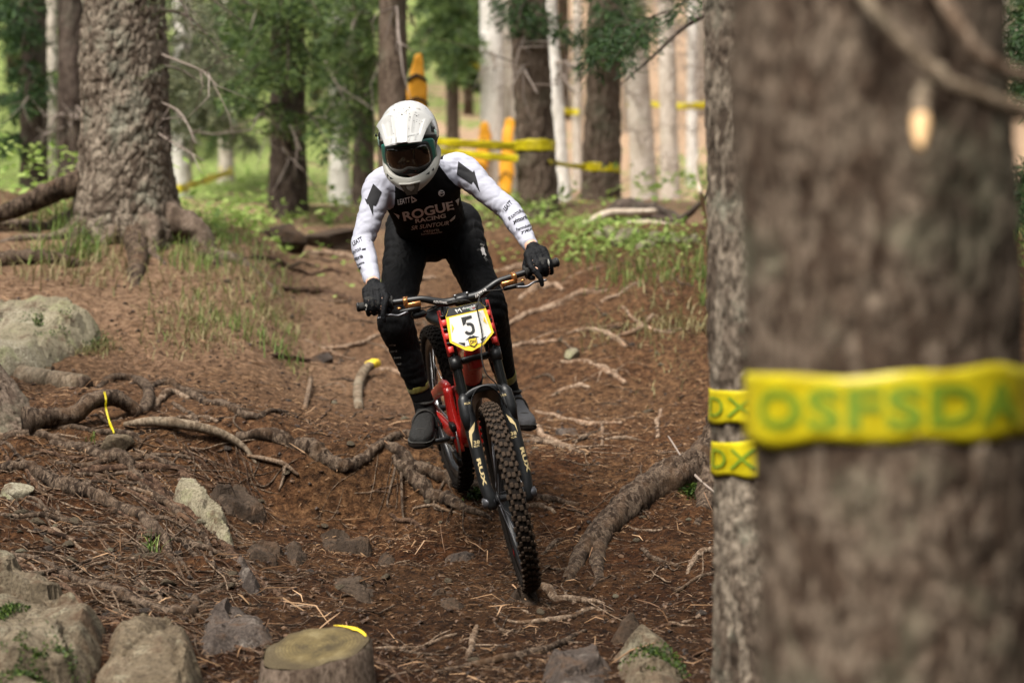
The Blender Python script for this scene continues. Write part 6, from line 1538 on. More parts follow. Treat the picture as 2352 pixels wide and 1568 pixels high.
def hand_shape(mb, s, k=1.0, fr_=0.0108):
    e1, e2, e3, w = WR[s]; G = grip[s]
    chain(mb, [(w + (w - G) * 0.08, 0.031 * k), (w, 0.031 * k), (G - e2 * 0.022 + e3 * 0.048, 0.030 * k)], 16)
    for f, off, ln in ((0, -0.036, 1.0), (1, -0.012, 1.08), (2, 0.012, 1.03), (3, 0.035, 0.88)):
        kx = G + e1 * off + e3 * (0.040 - 0.003 * abs(f - 1)) + e2 * 0.008
        mb.tube(smooth_path([w * 0.75 + (G + e1 * off) * 0.25, (w + kx) / 2 + e3 * 0.012 + e1 * off * 0.3, kx], 8), [0.022 * k, 0.020 * k, 0.0150 * k], 12)
        r = fr_ * (0.9 if f == 3 else 1.0) * k
        if f == 0:      # index finger reaches out to the brake lever
            L = bar(0.318 * s, 0.054, -0.040) ; pts = [kx, kx + e2 * 0.032 - e3 * 0.012 + e1 * (-0.006), L + e2 * 0.010 + e3 * 0.018 - e1 * 0.008, L + e2 * 0.012 - e3 * 0.010 - e1 * 0.008]
            mb.tube(smooth_path(pts, 14), [r * 1.25, r * 1.1, r, r * 0.85], 12)
            V, T = ico(2); mb.add(V * r * 0.85 + pts[-1], T)
        else:
            P = [kx, G + e1 * off + e2 * 0.034 * ln + e3 * 0.020, G + e1 * off + e2 * 0.036 * ln - e3 * 0.008, G + e1 * off + e2 * 0.016 - e3 * 0.030, G + e1 * off - e2 * 0.008 - e3 * 0.028]
            mb.tube(smooth_path(P, 18), [r * 1.3, r * 1.15, r * 1.05, r, r * 0.8], 12)
            V, T = ico(2); mb.add(V * r * 0.8 + P[-1], T)
            V, T = ico(2); mb.add(V * r * 1.28 + P[1] * 0.5 + P[0] * 0.5, T)
    # thumb round the inner side and under the bar
    ti = G - e1 * 0.046
    mb.tube(smooth_path([w - e1 * 0.012, ti + e3 * 0.022 - e2 * 0.020, ti - e3 * 0.004 - e2 * 0.022 - e1 * 0.006, ti - e3 * 0.026 + e2 * 0.004, ti - e3 * 0.024 + e2 * 0.024 + e1 * 0.006], 14), [0.019 * k, 0.016 * k, 0.0135 * k, 0.012 * k, 0.010 * k], 12)

# body: one continuous figure under the clothes; skin shows at the wrists
mb = MB(); torso(mb, 0.86)
for s in (-1, 1):
    arm(mb, s, 0.80, 1.0, 0.034); legt(mb, s, 0.85); hand_shape(mb, s, 0.84, 0.010)
    c, toe = SOLE[s]; chain(mb, [(ANK[s], 0.034), (c - toe * 0.085 + np.array((0, 0, 0.055)), 0.034), (c + np.array((0, 0, 0.036)), 0.024), (c + toe * 0.07 + np.array((0, 0, 0.028)), 0.018)])
HO = at(940, 318, 7.86)          # head centre
h_f = nrm((-0.035, -0.885, -0.47)); h_l = np.array((0.985, 0.0, 0.170)); h_l = nrm(h_l - h_f * np.dot(h_l, h_f)); h_u = np.cross(h_f, h_l)
def HD(x, y, z): return HO + h_f * x + h_l * y + h_u * z
ell(mb, HO, np.array([h_f * 0.095, h_l * 0.078, h_u * 0.11])); chain(mb, [(neck, 0.06), (HD(-0.03, 0, -0.06), 0.058)])
me = remeshed(mb, 0.0065, 4); me.materials.clear(); me.materials.append(M['skin']); me.name = 'person'
for p in me.polygons: p.use_smooth = True
person = link('person', me)
tag(person, 'rider in black and white race kit leaning low over the handlebar', 'person')

def garment(name, mb, vox, m, folds=0.004, fs=(14, 14, 14), seed=1, it=5, mw=None, offs=0.0, creases=()):
    me = remeshed(mb, vox, it); V = mverts(me); N = mnorms(me)
    q = fbm(V * np.array(fs), seed, 3); q2 = np.abs(fbm(V * np.array(fs) * 0.8 + 31, seed + 4, 2))
    V = V + N * (offs + folds * q - folds * 0.9 * np.clip(0.16 - q2, 0, 1) / 0.16)[:, None]
    for c_, ax_, rad_, amp_, wl_ in creases:       # gathers across a limb near a joint
        d_ = V - c_; s_ = d_ @ nrm(ax_); g_2 = np.exp(-(np.linalg.norm(d_, axis=1) / rad_) ** 2)
        ph_ = s_ / wl_ * 6.283 + 5.0 * fbm(V * 11 + seed, seed + 9, 2)
        V = V + N * (amp_ * g_2 * (np.abs(np.sin(ph_ * 0.5)) ** 0.7 - 0.6) * (0.55 + 0.9 * fbm(V * 8, seed + 12, 2)))[:, None]
    if mw is not None:
        iv = mw.inverted(); A = np.array(iv.to_3x3()); V = V @ A.T + np.array(iv.to_translation())
    set_verts(me, V); me.materials.clear()
    for mm in (m if isinstance(m, list) else [m]): me.materials.append(M[mm])
    for p in me.polygons: p.use_smooth = True
    me.name = name
    return link(name, me, person, mw)
JM = frame_m(pelv, sp_x, sp_y, sp_z)
mb = MB(); torso(mb, 1.0)
for s in (-1, 1): arm(mb, s, 1.0)
mb.tube(np.array([neck - sp_z * 0.02, neck + sp_z * 0.045]), [0.085, 0.075], 20)
jersey = garment('jersey', mb, 0.0075, 'jersey', 0.0042, (11, 15, 30), 5, 7, JM, creases=[q for s in (-1, 1) for q in ((EL[s], WR[s][3] - EL[s], 0.085, 0.011, 0.026), (WR[s][3] * 0.85 + EL[s] * 0.15, WR[s][3] - EL[s], 0.055, 0.006, 0.016), (SH[s] - sp_x * s * 0.05 - sp_z * 0.07, EL[s] - SH[s], 0.10, 0.014, 0.030), (SH[s] * 0.55 + EL[s] * 0.45, EL[s] - SH[s] + sp_x * 0.2, 0.09, 0.006, 0.035))] + [(waist, sp_z, 0.15, 0.008, 0.03)])
mb = MB()
ell(mb, pelv + sp_z * 0.02, np.array([sp_x * 0.168, sp_y * 0.125, sp_z * 0.12])); ell(mb, pelv - sp_z * 0.07 + np.array((0, 0, 0.012)), np.array([sp_x * 0.155, np.array((0, 0.12, 0)), np.array((0, 0, 0.085))]))
for s in (-1, 1): legt(mb, s, 1.0, 0.9)
trousers = garment('trousers', mb, 0.0085, 'trouser_black', 0.0045, (11, 11, 18), 8, 4, creases=[q for s in (-1, 1) for q in ((KN[s], KN[s] - HIP[s], 0.12, 0.014, 0.034), (ANK[s] * 0.75 + KN[s] * 0.25, KN[s] - ANK[s], 0.10, 0.009, 0.028), (HIP[s] * 0.8 + KN[s] * 0.2, KN[s] - HIP[s] + sp_x * s * 0.3, 0.14, 0.014, 0.042))])
gloves = {}
for s in (-1, 1):
    mb = MB(); hand_shape(mb, s); gl = garment('glove', mb, 0.0032, 'glove_black', 0.0008, (60, 60, 60), 2 + s, 2); gloves[s] = gl
    mb = MB(); a_, k_ = ANK[s], KN[s]
    sk = MB(); P = np.array([a_ * (1 - t) + k_ * t for t in (0.0, 0.05, 0.16, 0.27)]); P = np.vstack([[SOLE[s][0] - SOLE[s][1] * 0.092 + np.array((0, 0, 0.075))], P]); sk.tube(smooth_path(P, 18), [0.040, 0.043, 0.043, 0.045, 0.048], 20)
    so = sk.build('sock', 'sock_black', person)
    P = np.array([a_ * (1 - t) + k_ * t for t in (0.135, 0.15, 0.195, 0.21)]); MB().tube(P, [0.0462, 0.0472, 0.0482, 0.0478], 20).build('band', 'sock_olive', so)
    # shoe
    c, toe = SOLE[s]; side = nrm(np.cross(toe, (0, 0, 1.0))); up = np.cross(side, toe)
    sec = [(-0.175, 0.030, 0.085), (-0.165, 0.036, 0.115), (-0.13, 0.039, 0.135), (-0.09, 0.040, 0.138), (-0.05, 0.042, 0.105), (0.0, 0.046, 0.080), (0.04, 0.049, 0.066), (0.08, 0.046, 0.056), (0.11, 0.036, 0.046), (0.125, 0.020, 0.034)]
    def shoe_loft(scale, z0, zf, m, nm, par, grow=0.0):
        n = 24; th = np.linspace(0, 2 * np.pi, n, endpoint=False); V = []
        S2 = smooth_path(np.array(sec), 30)
        for x, w, h in S2:
            for t in th:
                cx, cz = math.cos(t), math.sin(t); cx = math.copysign(abs(cx) ** 0.75, cx); cz = math.copysign(abs(cz) ** 0.8, cz)
                hh = h if zf is None else zf
                V.append(c + toe * x * (1 + grow) + side * cx * (w + scale) + up * (z0 + hh / 2 + cz * hh / 2))
        V = np.array(V); nn = len(S2); i = np.arange(nn - 1)[:, None] * n; j = np.arange(n)[None]; j2 = (j + 1) % n
        Q = np.stack([i + j, i + j2, i + n + j2, i + n + j], -1).reshape(-1, 4); V = np.vstack([V, V[:n].mean(0), V[-n:].mean(0)]); b0 = nn * n; jj = np.arange(n); j2 = (jj + 1) % n
        return MB().add(V, [Q, np.stack([np.full(n, b0), j2, jj], -1), np.stack([np.full(n, b0 + 1), (nn - 1) * n + jj, (nn - 1) * n + j2], -1)]).build(nm, m, par)
    sh = shoe_loft(0.0, 0.010, None, 'shoe_black' if s < 0 else 'shoe_grey', 'shoe', person)
    shoe_loft(0.0050, 0.0, 0.028, 'tyre_case', 'sole', sh, 0.03); shoe_loft(0.0058, 0.024, 0.005, 'sole_grey', 'welt', sh, 0.035)
    # strap and laces panel
    arcs = [c + toe * (-0.055 + 0.012 * math.cos(t)) + side * math.cos(t) * 0.0485 + up * (0.055 + 0.064 * math.sin(t)) for t in np.linspace(-0.25, math.pi + 0.25, 15)]
    MB().tube(np.array(arcs), 0.013, 8, flat=0.4).build('strap', 'sole_grey', sh)
    MB().tube(np.array([c + toe * (0.052 + 0.012 * math.cos(q * 1.5)) + side * 0.051 * math.sin(q) + up * (0.012 + 0.058 * math.cos(q)) for q in np.linspace(-1.35, 1.35, 13)]), 0.004, 6).build('toe_seam', 'sole_grey', sh)
    MB().tube(np.array([c - toe * 0.14 + side * 0.030 * math.cos(q) + toe * 0.048 * math.sin(q) + up * 0.145 + toe * 0.03 for q in np.linspace(0, 6.283, 17)]), 0.007, 6).build('collar', 'sole_grey', sh)
    for k in range(4):
        x = -0.025 + k * 0.017; h = 0.100 - k * 0.0095
        MB().tube(np.array([c + toe * x + side * q + up * (h - abs(q) * 0.35) for q in (-0.022, -0.008, 0.008, 0.022)]), 0.0035, 6).build('lace', 'rubber', sh)

# ------------------------------------------------------------------ helmet
helm = thing('helmet', HD(0, 0, -0.12), 'white full-face helmet with mud specks and a peaked visor', 'helmet')
phs = np.radians([-60, -45, -32, -15, 0, 15, 30, 50, 70, 90, 110, 130, 150, 170, 190, 210, 230, 250, 270, 285])
rs_ = np.array([.150, .142, .128, .118, .118, .126, .140, .146, .146, .146, .150, .156, .160, .160, .157, .152, .146, .140, .138, .142]) * 0.985
def shell(kx=1.0, y_w=0.119, np_=64, ns=40):
    ph = np.linspace(phs[0], phs[-1] + np.radians(15), np_, endpoint=False); ph = np.linspace(0, 2 * np.pi, np_, endpoint=False)
    r = np.interp(ph, np.concatenate([phs + 2 * np.pi * (k) for k in (-1, 0, 1)]), np.tile(rs_, 3)) * kx
    ps = np.linspace(-np.pi / 2 + 1e-3, np.pi / 2 - 1e-3, ns)
    V = []
    for a, q in zip(ph, r):
        for p in ps:
            cp = abs(math.cos(p)) ** 0.86; sp_ = math.copysign(abs(math.sin(p)) ** 0.95, p)
            V.append(HD(q * math.cos(a) * cp, y_w * kx * sp_ * (1 - 0.10 * max(0, -math.sin(a)) ), q * math.sin(a) * cp))
    V = np.array(V); i = np.arange(np_)[:, None]; i2 = ((i + 1) % np_) * ns; i = i * ns; j = np.arange(ns - 1)[None]
    return V, np.stack([i + j, i2 + j, i2 + j + 1, i + j + 1], -1).reshape(-1, 4)
V, Q = shell(); hs_ = MB().add(V, Q).build('shell', 'helmet_white', helm)
# black eye-port band with the strap
def hpatch(a0, a1, p0, p1, kx, m, nm, par, na=14, npp=26, yw=0.119):
    V = []
    for a in np.linspace(a0, a1, na):
        r = np.interp(a, np.concatenate([phs + 2 * np.pi * k for k in (-1, 0, 1)]), np.tile(rs_, 3)) * kx
        for p in np.linspace(p0, p1, npp):
            cp = abs(math.cos(p)) ** 0.86; sp_ = math.copysign(abs(math.sin(p)) ** 0.95, p)
            V.append(HD(r * math.cos(a) * cp, yw * kx * sp_ * (1 - 0.10 * max(0, -math.sin(a))), r * math.sin(a) * cp))
    i = np.arange(na - 1)[:, None] * npp; j = np.arange(npp - 1)[None]
    o = raw(nm, np.array(V), None, np.stack([i + j, i + j + 1, i + npp + j + 1, i + npp + j], -1).reshape(-1, 4), m, par)
    o.modifiers.new('t', 'SOLIDIFY').thickness = 0.003
    return o
hpatch(-0.62, 0.42, -1.28, 1.28, 1.012, 'helmet_black', 'eye_port', helm)
# chin bar: C-shaped shell round the jaw, with a keel
ys = np.linspace(-1, 1, 41); sec = []
for y in ys:
    ay = abs(y); x = 0.196 * (1 - ay ** 1.7) ** 0.80 + 0.010 if ay < 1 else 0.010; lat = 0.116 * math.sin(y * math.pi / 2) ** 1 if True else 0
    lat = 0.116 * math.copysign(abs(math.sin(y * math.pi / 2)) ** 1.12, y)
    zt = -0.084 - 0.004 * (1 - ay) + 0.050 * ay ** 3; zb = -0.110 - 0.058 * (1 - ay ** 1.1); inn = 0.030
    d = nrm((x, lat, 0)); cc = np.array((x, lat))
    pts = [(cc - d[:2] * 0.030, zt - 0.004), (cc - d[:2] * 0.012, zt + 0.004), (cc - d[:2] * 0.006, zt - 0.006), (cc, zt - 0.016), (cc + d[:2] * 0.003, (zt + zb) / 2), (cc - d[:2] * 0.012, zb + 0.012), (cc - d[:2] * 0.030, zb), (cc - d[:2] * 0.055, zb + 0.004), (cc - d[:2] * 0.05, (zt + zb) / 2)]
    sec.append([HD(p[0], p[1], z) for p, z in pts])
sec = np.array(sec); n, k = sec.shape[:2]; i = np.arange(n - 1)[:, None] * k; j = np.arange(k)[None]
cb = MB().add(sec.reshape(-1, 3), np.stack([i + j, i + k + j, i + k + (j + 1) % k, i + (j + 1) % k], -1).reshape(-1, 4)).build('chin_bar', 'helmet_matt', helm)
cb.modifiers.new('s', 'SUBSURF').levels = 1; cb.modifiers['s'].render_levels = 2
def hpoly(pts, m, nm, par, thick=0.003):
    P = np.array([HD(*p) for p in pts]); k = len(P); c = P.mean(0); nrm_ = nrm(np.cross(P[1] - P[0], P[2] - P[0]))
    if np.dot(nrm_, h_f) < 0: nrm_ = -nrm_
    V = np.vstack([P, P - nrm_ * thick, [c]]); j = np.arange(k); j2 = (j + 1) % k
    return raw(nm, V, np.stack([j, j2, np.full(k, 2 * k)], -1), np.stack([j, j + k, j2 + k, j2], -1), m, par, False)
gr = hpoly([(0.2045, -0.040, -0.108), (0.2045, 0.040, -0.108), (0.1995, 0.020, -0.156), (0.1995, -0.020, -0.156)], 'grille_taupe', 'chin_grille', helm)
for q in (-0.015, -0.005, 0.005, 0.015): MB().tube(np.array([HD(0.2052, q * 1.8, -0.110), HD(0.2002, q, -0.154)]), 0.0009, 5).build('grille_bar', 'grille_taupe', gr)
MB().tube(np.array([HD(0.200, -0.042, -0.105), HD(0.2075, 0, -0.107), HD(0.200, 0.042, -0.105)]), 0.0045, 8).build('grille_lip', 'helmet_matt', gr)
for s in (-1, 1):
    for q in (0, 1):
        hpoly([(0.180 - q * 0.035, s * (0.064 + q * 0.022), -0.088), (0.166 - q * 0.035, s * (0.080 + q * 0.014), -0.082), (0.172 - q * 0.035, s * (0.078 + q * 0.016), -0.092)], 'helmet_black', 'jaw_slot', helm)
    # side vents and mint flash
    hpatch(0.55, 0.85, s * 1.00, s * 1.16, 1.006, 'helmet_black', 'side_vent', helm, 5, 6)
    hpatch(0.10, 0.75, s * 1.18, s * 1.34, 1.006, 'helmet_mint', 'side_flash', helm, 6, 6)
    hpatch(1.22, 1.42, s * 0.44, s * 0.58, 1.006, 'print_grey', 'mesh_vent', helm, 5, 5)
    hpatch(0.95, 1.35, s * 0.92, s * 0.98, 1.006, 'helmet_black', 'slot', helm, 5, 4)
# visor: shaped slab from the brow out over the goggles
nu_, nv_ = 15, 25; V = []
for u in np.linspace(0, 1, nu_):
    for v in np.linspace(-1, 1, nv_):
        hw = 0.114 - 0.043 * u ** 0.85; x = 0.045 + 0.160 * u - 0.026 * abs(v) ** 2.2 * (0.5 + 0.5 * u); y = hw * v
        z = 0.140 - 0.084 * u ** 1.25 - 0.066 * abs(v) ** 2.4 * (1 - 0.82 * u)
        ridge = 0.005 * (1 if abs(v) < 0.30 else 0) * min(1, u * 3) * min(1, max(0, (0.30 - abs(v)) / 0.05)); ch = -0.007 * (1 if 0.42 < abs(v) < 0.78 else 0) * (1 if 0.15 < u < 0.72 else 0)
        V.append(HD(x, y, z + ridge + ch + 0.004))
V = np.array(V); i = np.arange(nu_ - 1)[:, None] * nv_; j = np.arange(nv_ - 1)[None]
vz = raw('visor', V, None, np.stack([i + j, i + j + 1, i + nv_ + j + 1, i + nv_ + j], -1).reshape(-1, 4), 'helmet_white', helm)
m_ = vz.modifiers.new('t', 'SOLIDIFY'); m_.thickness = 0.006; m_.offset = 0
m_ = vz.modifiers.new('b', 'BEVEL'); m_.width = 0.0015; m_.segments = 2
for s in (-1, 1): MB().tube(np.array([HD(0.075, s * 0.112, 0.060), HD(0.075, s * 0.118, 0.060)]), 0.006, 10).build('visor_bolt', 'anodised', helm)

# ------------------------------------------------------------------ goggles
gog = thing('goggles', HD(0.13, 0, -0.03), 'teal framed goggles with a dark mirrored lens inside the helmet opening', 'goggles')
def gsurf(hw, zt, zb, x0, curve, nu=33, nv=13, ns=0.0, sq=0.55):
    V = []
    for u in np.linspace(-1, 1, nu):
        e = (1 - abs(u) ** 5) ** 0.5
        for v in np.linspace(-1, 1, nv):
            z = (zt + zb) / 2 + (zt - zb) / 2 * v * (sq + (1 - sq) * e)
            if v < 0: z += ns * math.exp(-(u / 0.18) ** 2) * (-v)
            V.append(HD(x0 - curve * abs(u) ** 2.3 - 0.008 * v * v, hw * u, z))
    i = np.arange(nu - 1)[:, None] * nv; j = np.arange(nv - 1)[None]
    return np.array(V), np.stack([i + j, i + nv + j, i + nv + j + 1, i + j + 1], -1).reshape(-1, 4)
V, Q = gsurf(0.108, 0.034, -0.096, 0.154, 0.080, ns=0.008, sq=0.5)
o = raw('goggle_frame', V, None, Q, 'teal', gog); m_ = o.modifiers.new('t', 'SOLIDIFY'); m_.thickness = 0.02; m_.offset = -1
V, Q = gsurf(0.093, 0.030, -0.094, 0.1575, 0.058, ns=0.006, sq=0.5); o = raw('lens_rim', V, None, Q, 'helmet_black', gog); o.modifiers.new('t', 'SOLIDIFY').thickness = 0.003
V, Q = gsurf(0.086, 0.020, -0.083, 0.1610, 0.047, ns=0.010, sq=0.45); o = raw('lens', V, None, Q, 'lens', gog); o.modifiers.new('t', 'SOLIDIFY').thickness = 0.0012
for s in (-1, 1): hpatch(-0.20, 0.12, s * 0.92, s * 1.50, 1.018, 'helmet_black', 'strap', gog, 5, 10)

# ------------------------------------------------------------------ prints on clothing, helmet and fork: flat print lying on the surface itself
def project(px_py, bvh, lift):
    out = []
    for x, y in px_py:
        d = Vector(((x - 1176) / FPX, 1.0, (784 - y) / FPX)).normalized()
        loc, nn, idx, dist = bvh.ray_cast(Vector((0, 0, 0)), d)
        if loc is None: out.append(None); continue
        if nn.dot(d) > 0: nn = -nn
        out.append(np.array(loc + nn * lift))
    return out
Z1 = lambda x, y: ((1350 + x * 0.60587) / 1.74150, (350 + y * 0.60587) / 1.74150)
Z2 = lambda x, y: ((1350 + x * 0.47835) / 1.74150, (1050 + y * 0.47835) / 1.74150)
Z3 = lambda x, y: ((1400 + x * 0.36565) / 1.74150, (950 + y * 0.36565) / 1.74150)
Z4 = lambda x, y: ((1600 + x * 0.31888) / 1.74150, (1500 + y * 0.31888) / 1.74150)
ZH = lambda x, y: ((1450 + x * 0.28694) / 1.74150, (370 + y * 0.28699) / 1.74150)
def decal(V2, T2, bvh, m, parent, name='print', lift=0.0015):
    pts = project(V2, bvh, lift); ok = [p is not None for p in pts]
    P = np.array([p if p is not None else (0, 0, 0) for p in pts])
    T = []
    for t in T2:
        if all(ok[i] for i in t):
            q = P[list(t)]
            if max(np.linalg.norm(q[0] - q[1]), np.linalg.norm(q[1] - q[2]), np.linalg.norm(q[0] - q[2])) < 0.035: T.append(t)
    if not T: return None
    T = np.array(T); nr = np.cross(P[T[:, 1]] - P[T[:, 0]], P[T[:, 2]] - P[T[:, 0]]); T = np.where((nr[:, 1] > 0)[:, None], T[:, ::-1], T)
    return raw(name, P, T, None, m, parent, True)
def dtext(txt, p0, p1, h, bvh, m, parent, cv=Z1, shear=0.0, bold=0.0, lift=0.0015, skew=None):
    V, T = font_mesh(txt, shear, 1.0, bold); lo, hi = V.min(0), V.max(0); V = (V - lo) / (hi - lo)
    V, T = subdivide2d(V, T, 0.14)
    a = np.array(cv(*p0)); b_ = np.array(cv(*p1)); ex = b_ - a; s_ = abs(cv(0, h)[1] - cv(0, 0)[1]); ey = nrm(np.array((ex[1], -ex[0]))) * s_
    return decal(a + V[:, :1] * ex + V[:, 1:2] * ey, T, bvh, m, parent, 'lettering', lift)
def dpoly(pts, bvh, m, parent, cv=Z1, name='print', lift=0.0015, maxlen=6.0):
    P = np.array([cv(*p) for p in pts]); bm = bmesh.new(); f = bm.faces.new([bm.verts.new((x, y, 0)) for x, y in P]); bmesh.ops.triangulate(bm, faces=[f]); bm.verts.index_update()
    V = np.array([v.co[:2] for v in bm.verts]); T = np.array([[v.index for v in q.verts] for q in bm.faces]); bm.free()
    V, T = subdivide2d(V, T, maxlen); return decal(V, T, bvh, m, parent, name, lift)
jb = bvh_of(jersey); tbv = bvh_of(trousers)
dtext('ROGUE', (440, 882), (770, 806), 62, jb, 'print_white', jersey, bold=0.03)
dtext('RACING', (516, 895), (716, 858), 28, jb, 'print_white', jersey, bold=0.03)
dtext('SR SUNTOUR', (487, 940), (735, 906), 27, jb, 'print_white', jersey, shear=0.3, bold=0.01)
dtext('vittoria', (566, 957), (672, 944), 18, jb, 'print_white', jersey)
dtext('fomindustrie', (552, 974), (690, 958), 14, jb, 'print_white', jersey)
dtext('LEATT', (400, 776), (486, 756), 36, jb, 'print_white', jersey, shear=0.3, bold=0.02)
for pts in ([(484, 718), (490, 716), (498, 760), (490, 762)], [(490, 716), (524, 740), (520, 748), (488, 726)], [(522, 738), (524, 748), (492, 762), (490, 752)], [(775, 748), (803, 727), (795, 780), (784, 757)], [(370, 826), (410, 842), (406, 868), (386, 842)], [(738, 878), (777, 841), (772, 864), (748, 886)]): dpoly(pts, jb, 'print_white', jersey)
rg = [(685 + 21 * math.cos(t), 698 + 21 * math.sin(t)) for t in np.linspace(0, 6.283, 18, endpoint=False)]; dpoly(rg, jb, 'print_white', jersey)
for pts in ([(672, 688), (700, 684), (690, 694)], [(674, 702), (702, 696), (690, 710), (682, 712)]): dpoly(pts, jb, 'print_black', jersey, lift=0.003)
dpoly([(798, 490), (893, 560), (902, 547), (943, 694), (896, 622), (886, 640), (785, 575)], jb, 'print_black', jersey)
dpoly([(236, 636), (292, 692), (254, 784), (236, 780), (234, 850), (205, 770), (196, 772), (180, 732), (194, 740)], jb, 'print_black', jersey)
for txt, p0, p1, h, sh_ in (('LEATT', (106, 1048), (172, 1008), 26, 0.3), ('SUNTOUR', (96, 1105), (160, 1074), 18, 0.3), ('vittoria', (92, 1156), (172, 1124), 24, 0.2), ('mindustrie', (102, 1190), (180, 1162), 16, 0.0), ('TRP', (114, 1232), (166, 1196), 18, 0.5),
    ('LEATT', (1112, 820), (1158, 762), 26, 0.3), ('SR SUNTOUR', (1136, 880), (1216, 824), 20, 0.3), ('vittoria', (1166, 902), (1262, 862), 24, 0.2), ('FomIndustrie', (1186, 950), (1294, 910), 18, 0.0), ('TRP', (1214, 972), (1300, 938), 16, 0.5)):
    dtext(txt, p0, p1, h * 1.12, jb, 'print_black', jersey, shear=sh_, bold=0.03)
dpoly([(163, 1065), (187, 1061), (186, 1074), (162, 1078)], jb, 'print_black', jersey); dpoly([(1218, 806), (1238, 824), (1230, 832), (1211, 814)], jb, 'print_black', jersey); dpoly([(1164, 905), (1172, 880), (1178, 884), (1172, 908)], jb, 'print_black', jersey)
for txt, p0, p1, h in (('SUNTOUR', (432, 696), (470, 694), 14), ('toria', (446, 750), (498, 746), 20), ('dustrie', (474, 802), (532, 800), 18), ('TRP', (494, 858), (536, 852), 14), ('SUNTOUR', (1284, 542), (1338, 516), 20), ('vittoria', (1300, 586), (1352, 572), 20), ('FomIndustrie', (1302, 652), (1350, 640), 16), ('TRP', (1322, 712), (1352, 696), 18)):
    dtext(txt, p0, p1, h, tbv, 'print_grey', trousers, Z2, 0.15)
dpoly([(470, 684), (486, 682), (488, 694), (472, 696)], tbv, 'print_grey', trousers, Z2)
dtext('EST.', (1392, 146), (1422, 140), 18, tbv, 'print_grey', trousers, Z3); dtext('ROG', (1420, 84), (1462, 100), 22, tbv, 'print_grey', trousers, Z3, bold=0.02); dtext('RAC', (1458, 220), (1490, 262), 22, tbv, 'print_grey', trousers, Z3, bold=0.02)
dpoly([(1432, 108), (1452, 104), (1468, 120), (1474, 160), (1490, 190), (1484, 206), (1462, 186), (1446, 196), (1440, 160), (1428, 140)], tbv, 'print_white', trousers, Z3)
# glove pads
for s, pads in ((-1, [[(150, 660), (210, 640), (262, 664), (190, 690)], [(160, 700), (190, 740), (178, 800), (140, 730)], [(220, 720), (250, 700), (262, 740), (236, 760)], [(286, 704), (312, 690), (324, 730), (300, 744)]]), (1, [[(2066, 222), (2140, 214), (2156, 240), (2060, 262)], [(2166, 230), (2186, 270), (2180, 320), (2160, 280)], [(2020, 270), (2046, 262), (2052, 300), (2030, 310)], [(2090, 258), (2116, 250), (2124, 290), (2098, 298)]])):
    gb = bvh_of(gloves[s])
    for k, p in enumerate(pads): dpoly(p, gb, 'print_grey' if k == 1 else 'shoe_black', gloves[s], Z3, 'knuckle_pad', 0.001)
# helmet: mud specks, blue dot, ghosted lettering
hbv = bvh_of(hs_, vz)
dpoly([(524 + 30 * math.cos(t), 107 + 15 * math.sin(t)) for t in np.linspace(0, 6.28, 14, endpoint=False)], hbv, 'sticker_blue', helm, ZH, 'sticker', 0.001)
rr_ = random.Random(3); mb = MB()
for k in range(95):
    x, y, r = (rr_.gauss(600, 130), rr_.gauss(300, 130), rr_.choice((2, 3, 3, 4, 5, 6)))
    if k < 8: x, y, r = ((552, 320, 12), (656, 354, 10), (751, 333, 9), (447, 258, 9), (437, 187, 7), (653, 225, 8), (833, 423, 6), (440, 580, 6))[k]
    pts = project([ZH(x + r * math.cos(t), y + r * 0.8 * math.sin(t)) for t in np.linspace(0, 6.28, 7, endpoint=False)], hbv, 0.0045)
    if any(p is None for p in pts): continue
    mb.add(np.array(pts + [np.mean(pts, 0)]), np.array([[i, 7, (i + 1) % 7] for i in range(7)]))
tag(mb.build('mud_specks', 'mud', helm, smooth=False), kind='stuff')
dtext('LEATT', (390, 735), (800, 655), 80, hbv, 'helmet_print', helm, ZH, 0.3, 0.02, 0.0045)
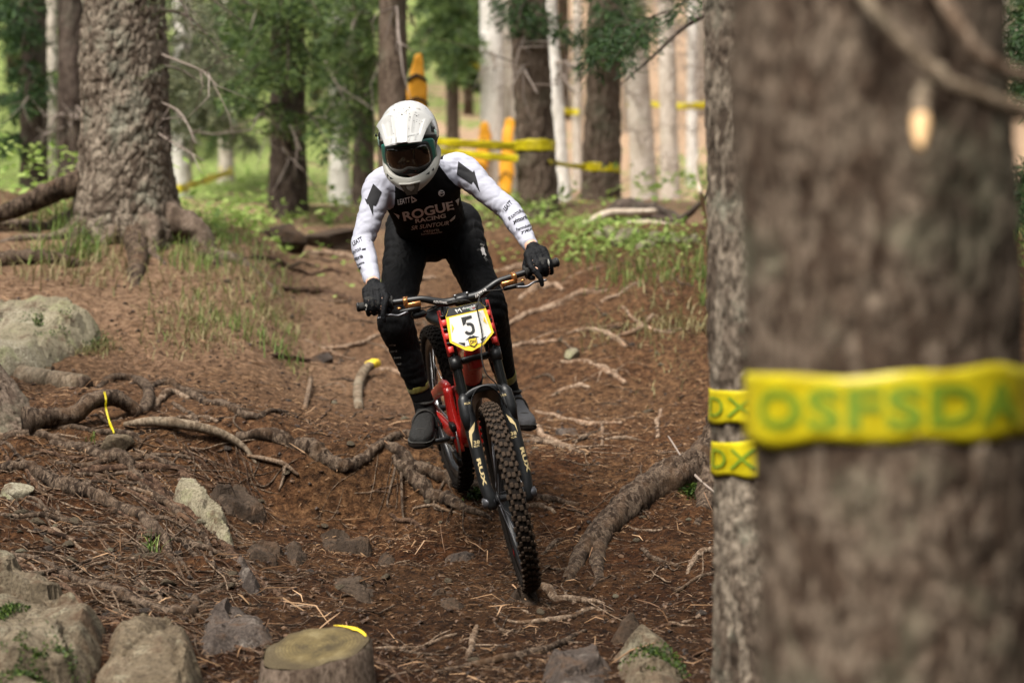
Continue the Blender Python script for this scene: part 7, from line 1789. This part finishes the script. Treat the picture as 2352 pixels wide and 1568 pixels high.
# fork prints
fb = bvh_of(*[o for o in bpy.data.objects if o.name.split('.')[0] in ('fork_lower', 'shroud', 'stanchion') and o.type == 'MESH'])
for txt, p0, p1, h, in (('38', (930, 868), (1002, 856), 44), ('RUX', (932, 908), (1002, 890), 26), ('38', (1394, 756), (1464, 742), 44), ('RUX', (1396, 796), (1466, 780), 26), ('RUX', (810, 374), (886, 360), 28), ('RUX', (1270, 266), (1338, 254), 28)):
    dtext(txt, p0, p1, h, fb, 'decal_gold', fk, Z4, 0, 0.02, 0.001)
dpoly([(936, 588), (930, 690), (904, 740), (910, 920), (870, 770), (866, 700)], fb, 'decal_gold', fk, Z4, 'fork_flash', 0.001)
dpoly([(1330, 490), (1400, 540), (1446, 600), (1480, 720), (1436, 620), (1384, 590)], fb, 'decal_gold', fk, Z4, 'fork_flash', 0.001)
dtext('RUX', (958, 1050), (1046, 1390), 48, fb, 'decal_gold', fk, Z4, 0, 0.04, 0.001)
dtext('RUX', (1500, 910), (1592, 1220), 48, fb, 'decal_gold', fk, Z4, 0, 0.04, 0.001)
hbb = bvh_of(hb)
dtext('RENTHAL', (910, 712), (1066, 726), 24, hbb, 'print_white', hb, Z3, 0.2, 0.02, 0.0008); dtext('FATBAR', (1378, 662), (1502, 580), 30, hbb, 'print_white', hb, Z3, 0.2, 0.02, 0.0008)
if __import__('os').environ.get('DBG'):
    for n_, p in (('grip-', grip[-1]), ('grip+', grip[1]), ('barendL', bar(-.39)), ('barendR', bar(.39)), ('clamp', bar(0)), ('plate', pO), ('pedR', PED[-1]), ('pedL', PED[1]), ('ankR', ANK[-1]), ('ankL', ANK[1]), ('faxle', faxle), ('fbot', Wf(np.array([[0, -0.37, 0]]))[0]), ('rbot', B(0, 0, -.37)), ('wrR', WR[-1][3]), ('wrL', WR[1][3])):
        print('DBG', n_, [round(float(v)) for v in to_px(p)], round(float(p[1]), 2), 'ground', round(hz(p[0], p[1]) - float(p[2]), 3))
    for s in (-1, 1): print('DBG arm', np.linalg.norm(SH[s] - EL[s]), np.linalg.norm(EL[s] - WR[s][3]), 'leg', np.linalg.norm(HIP[s] - KN[s]), np.linalg.norm(KN[s] - ANK[s]))
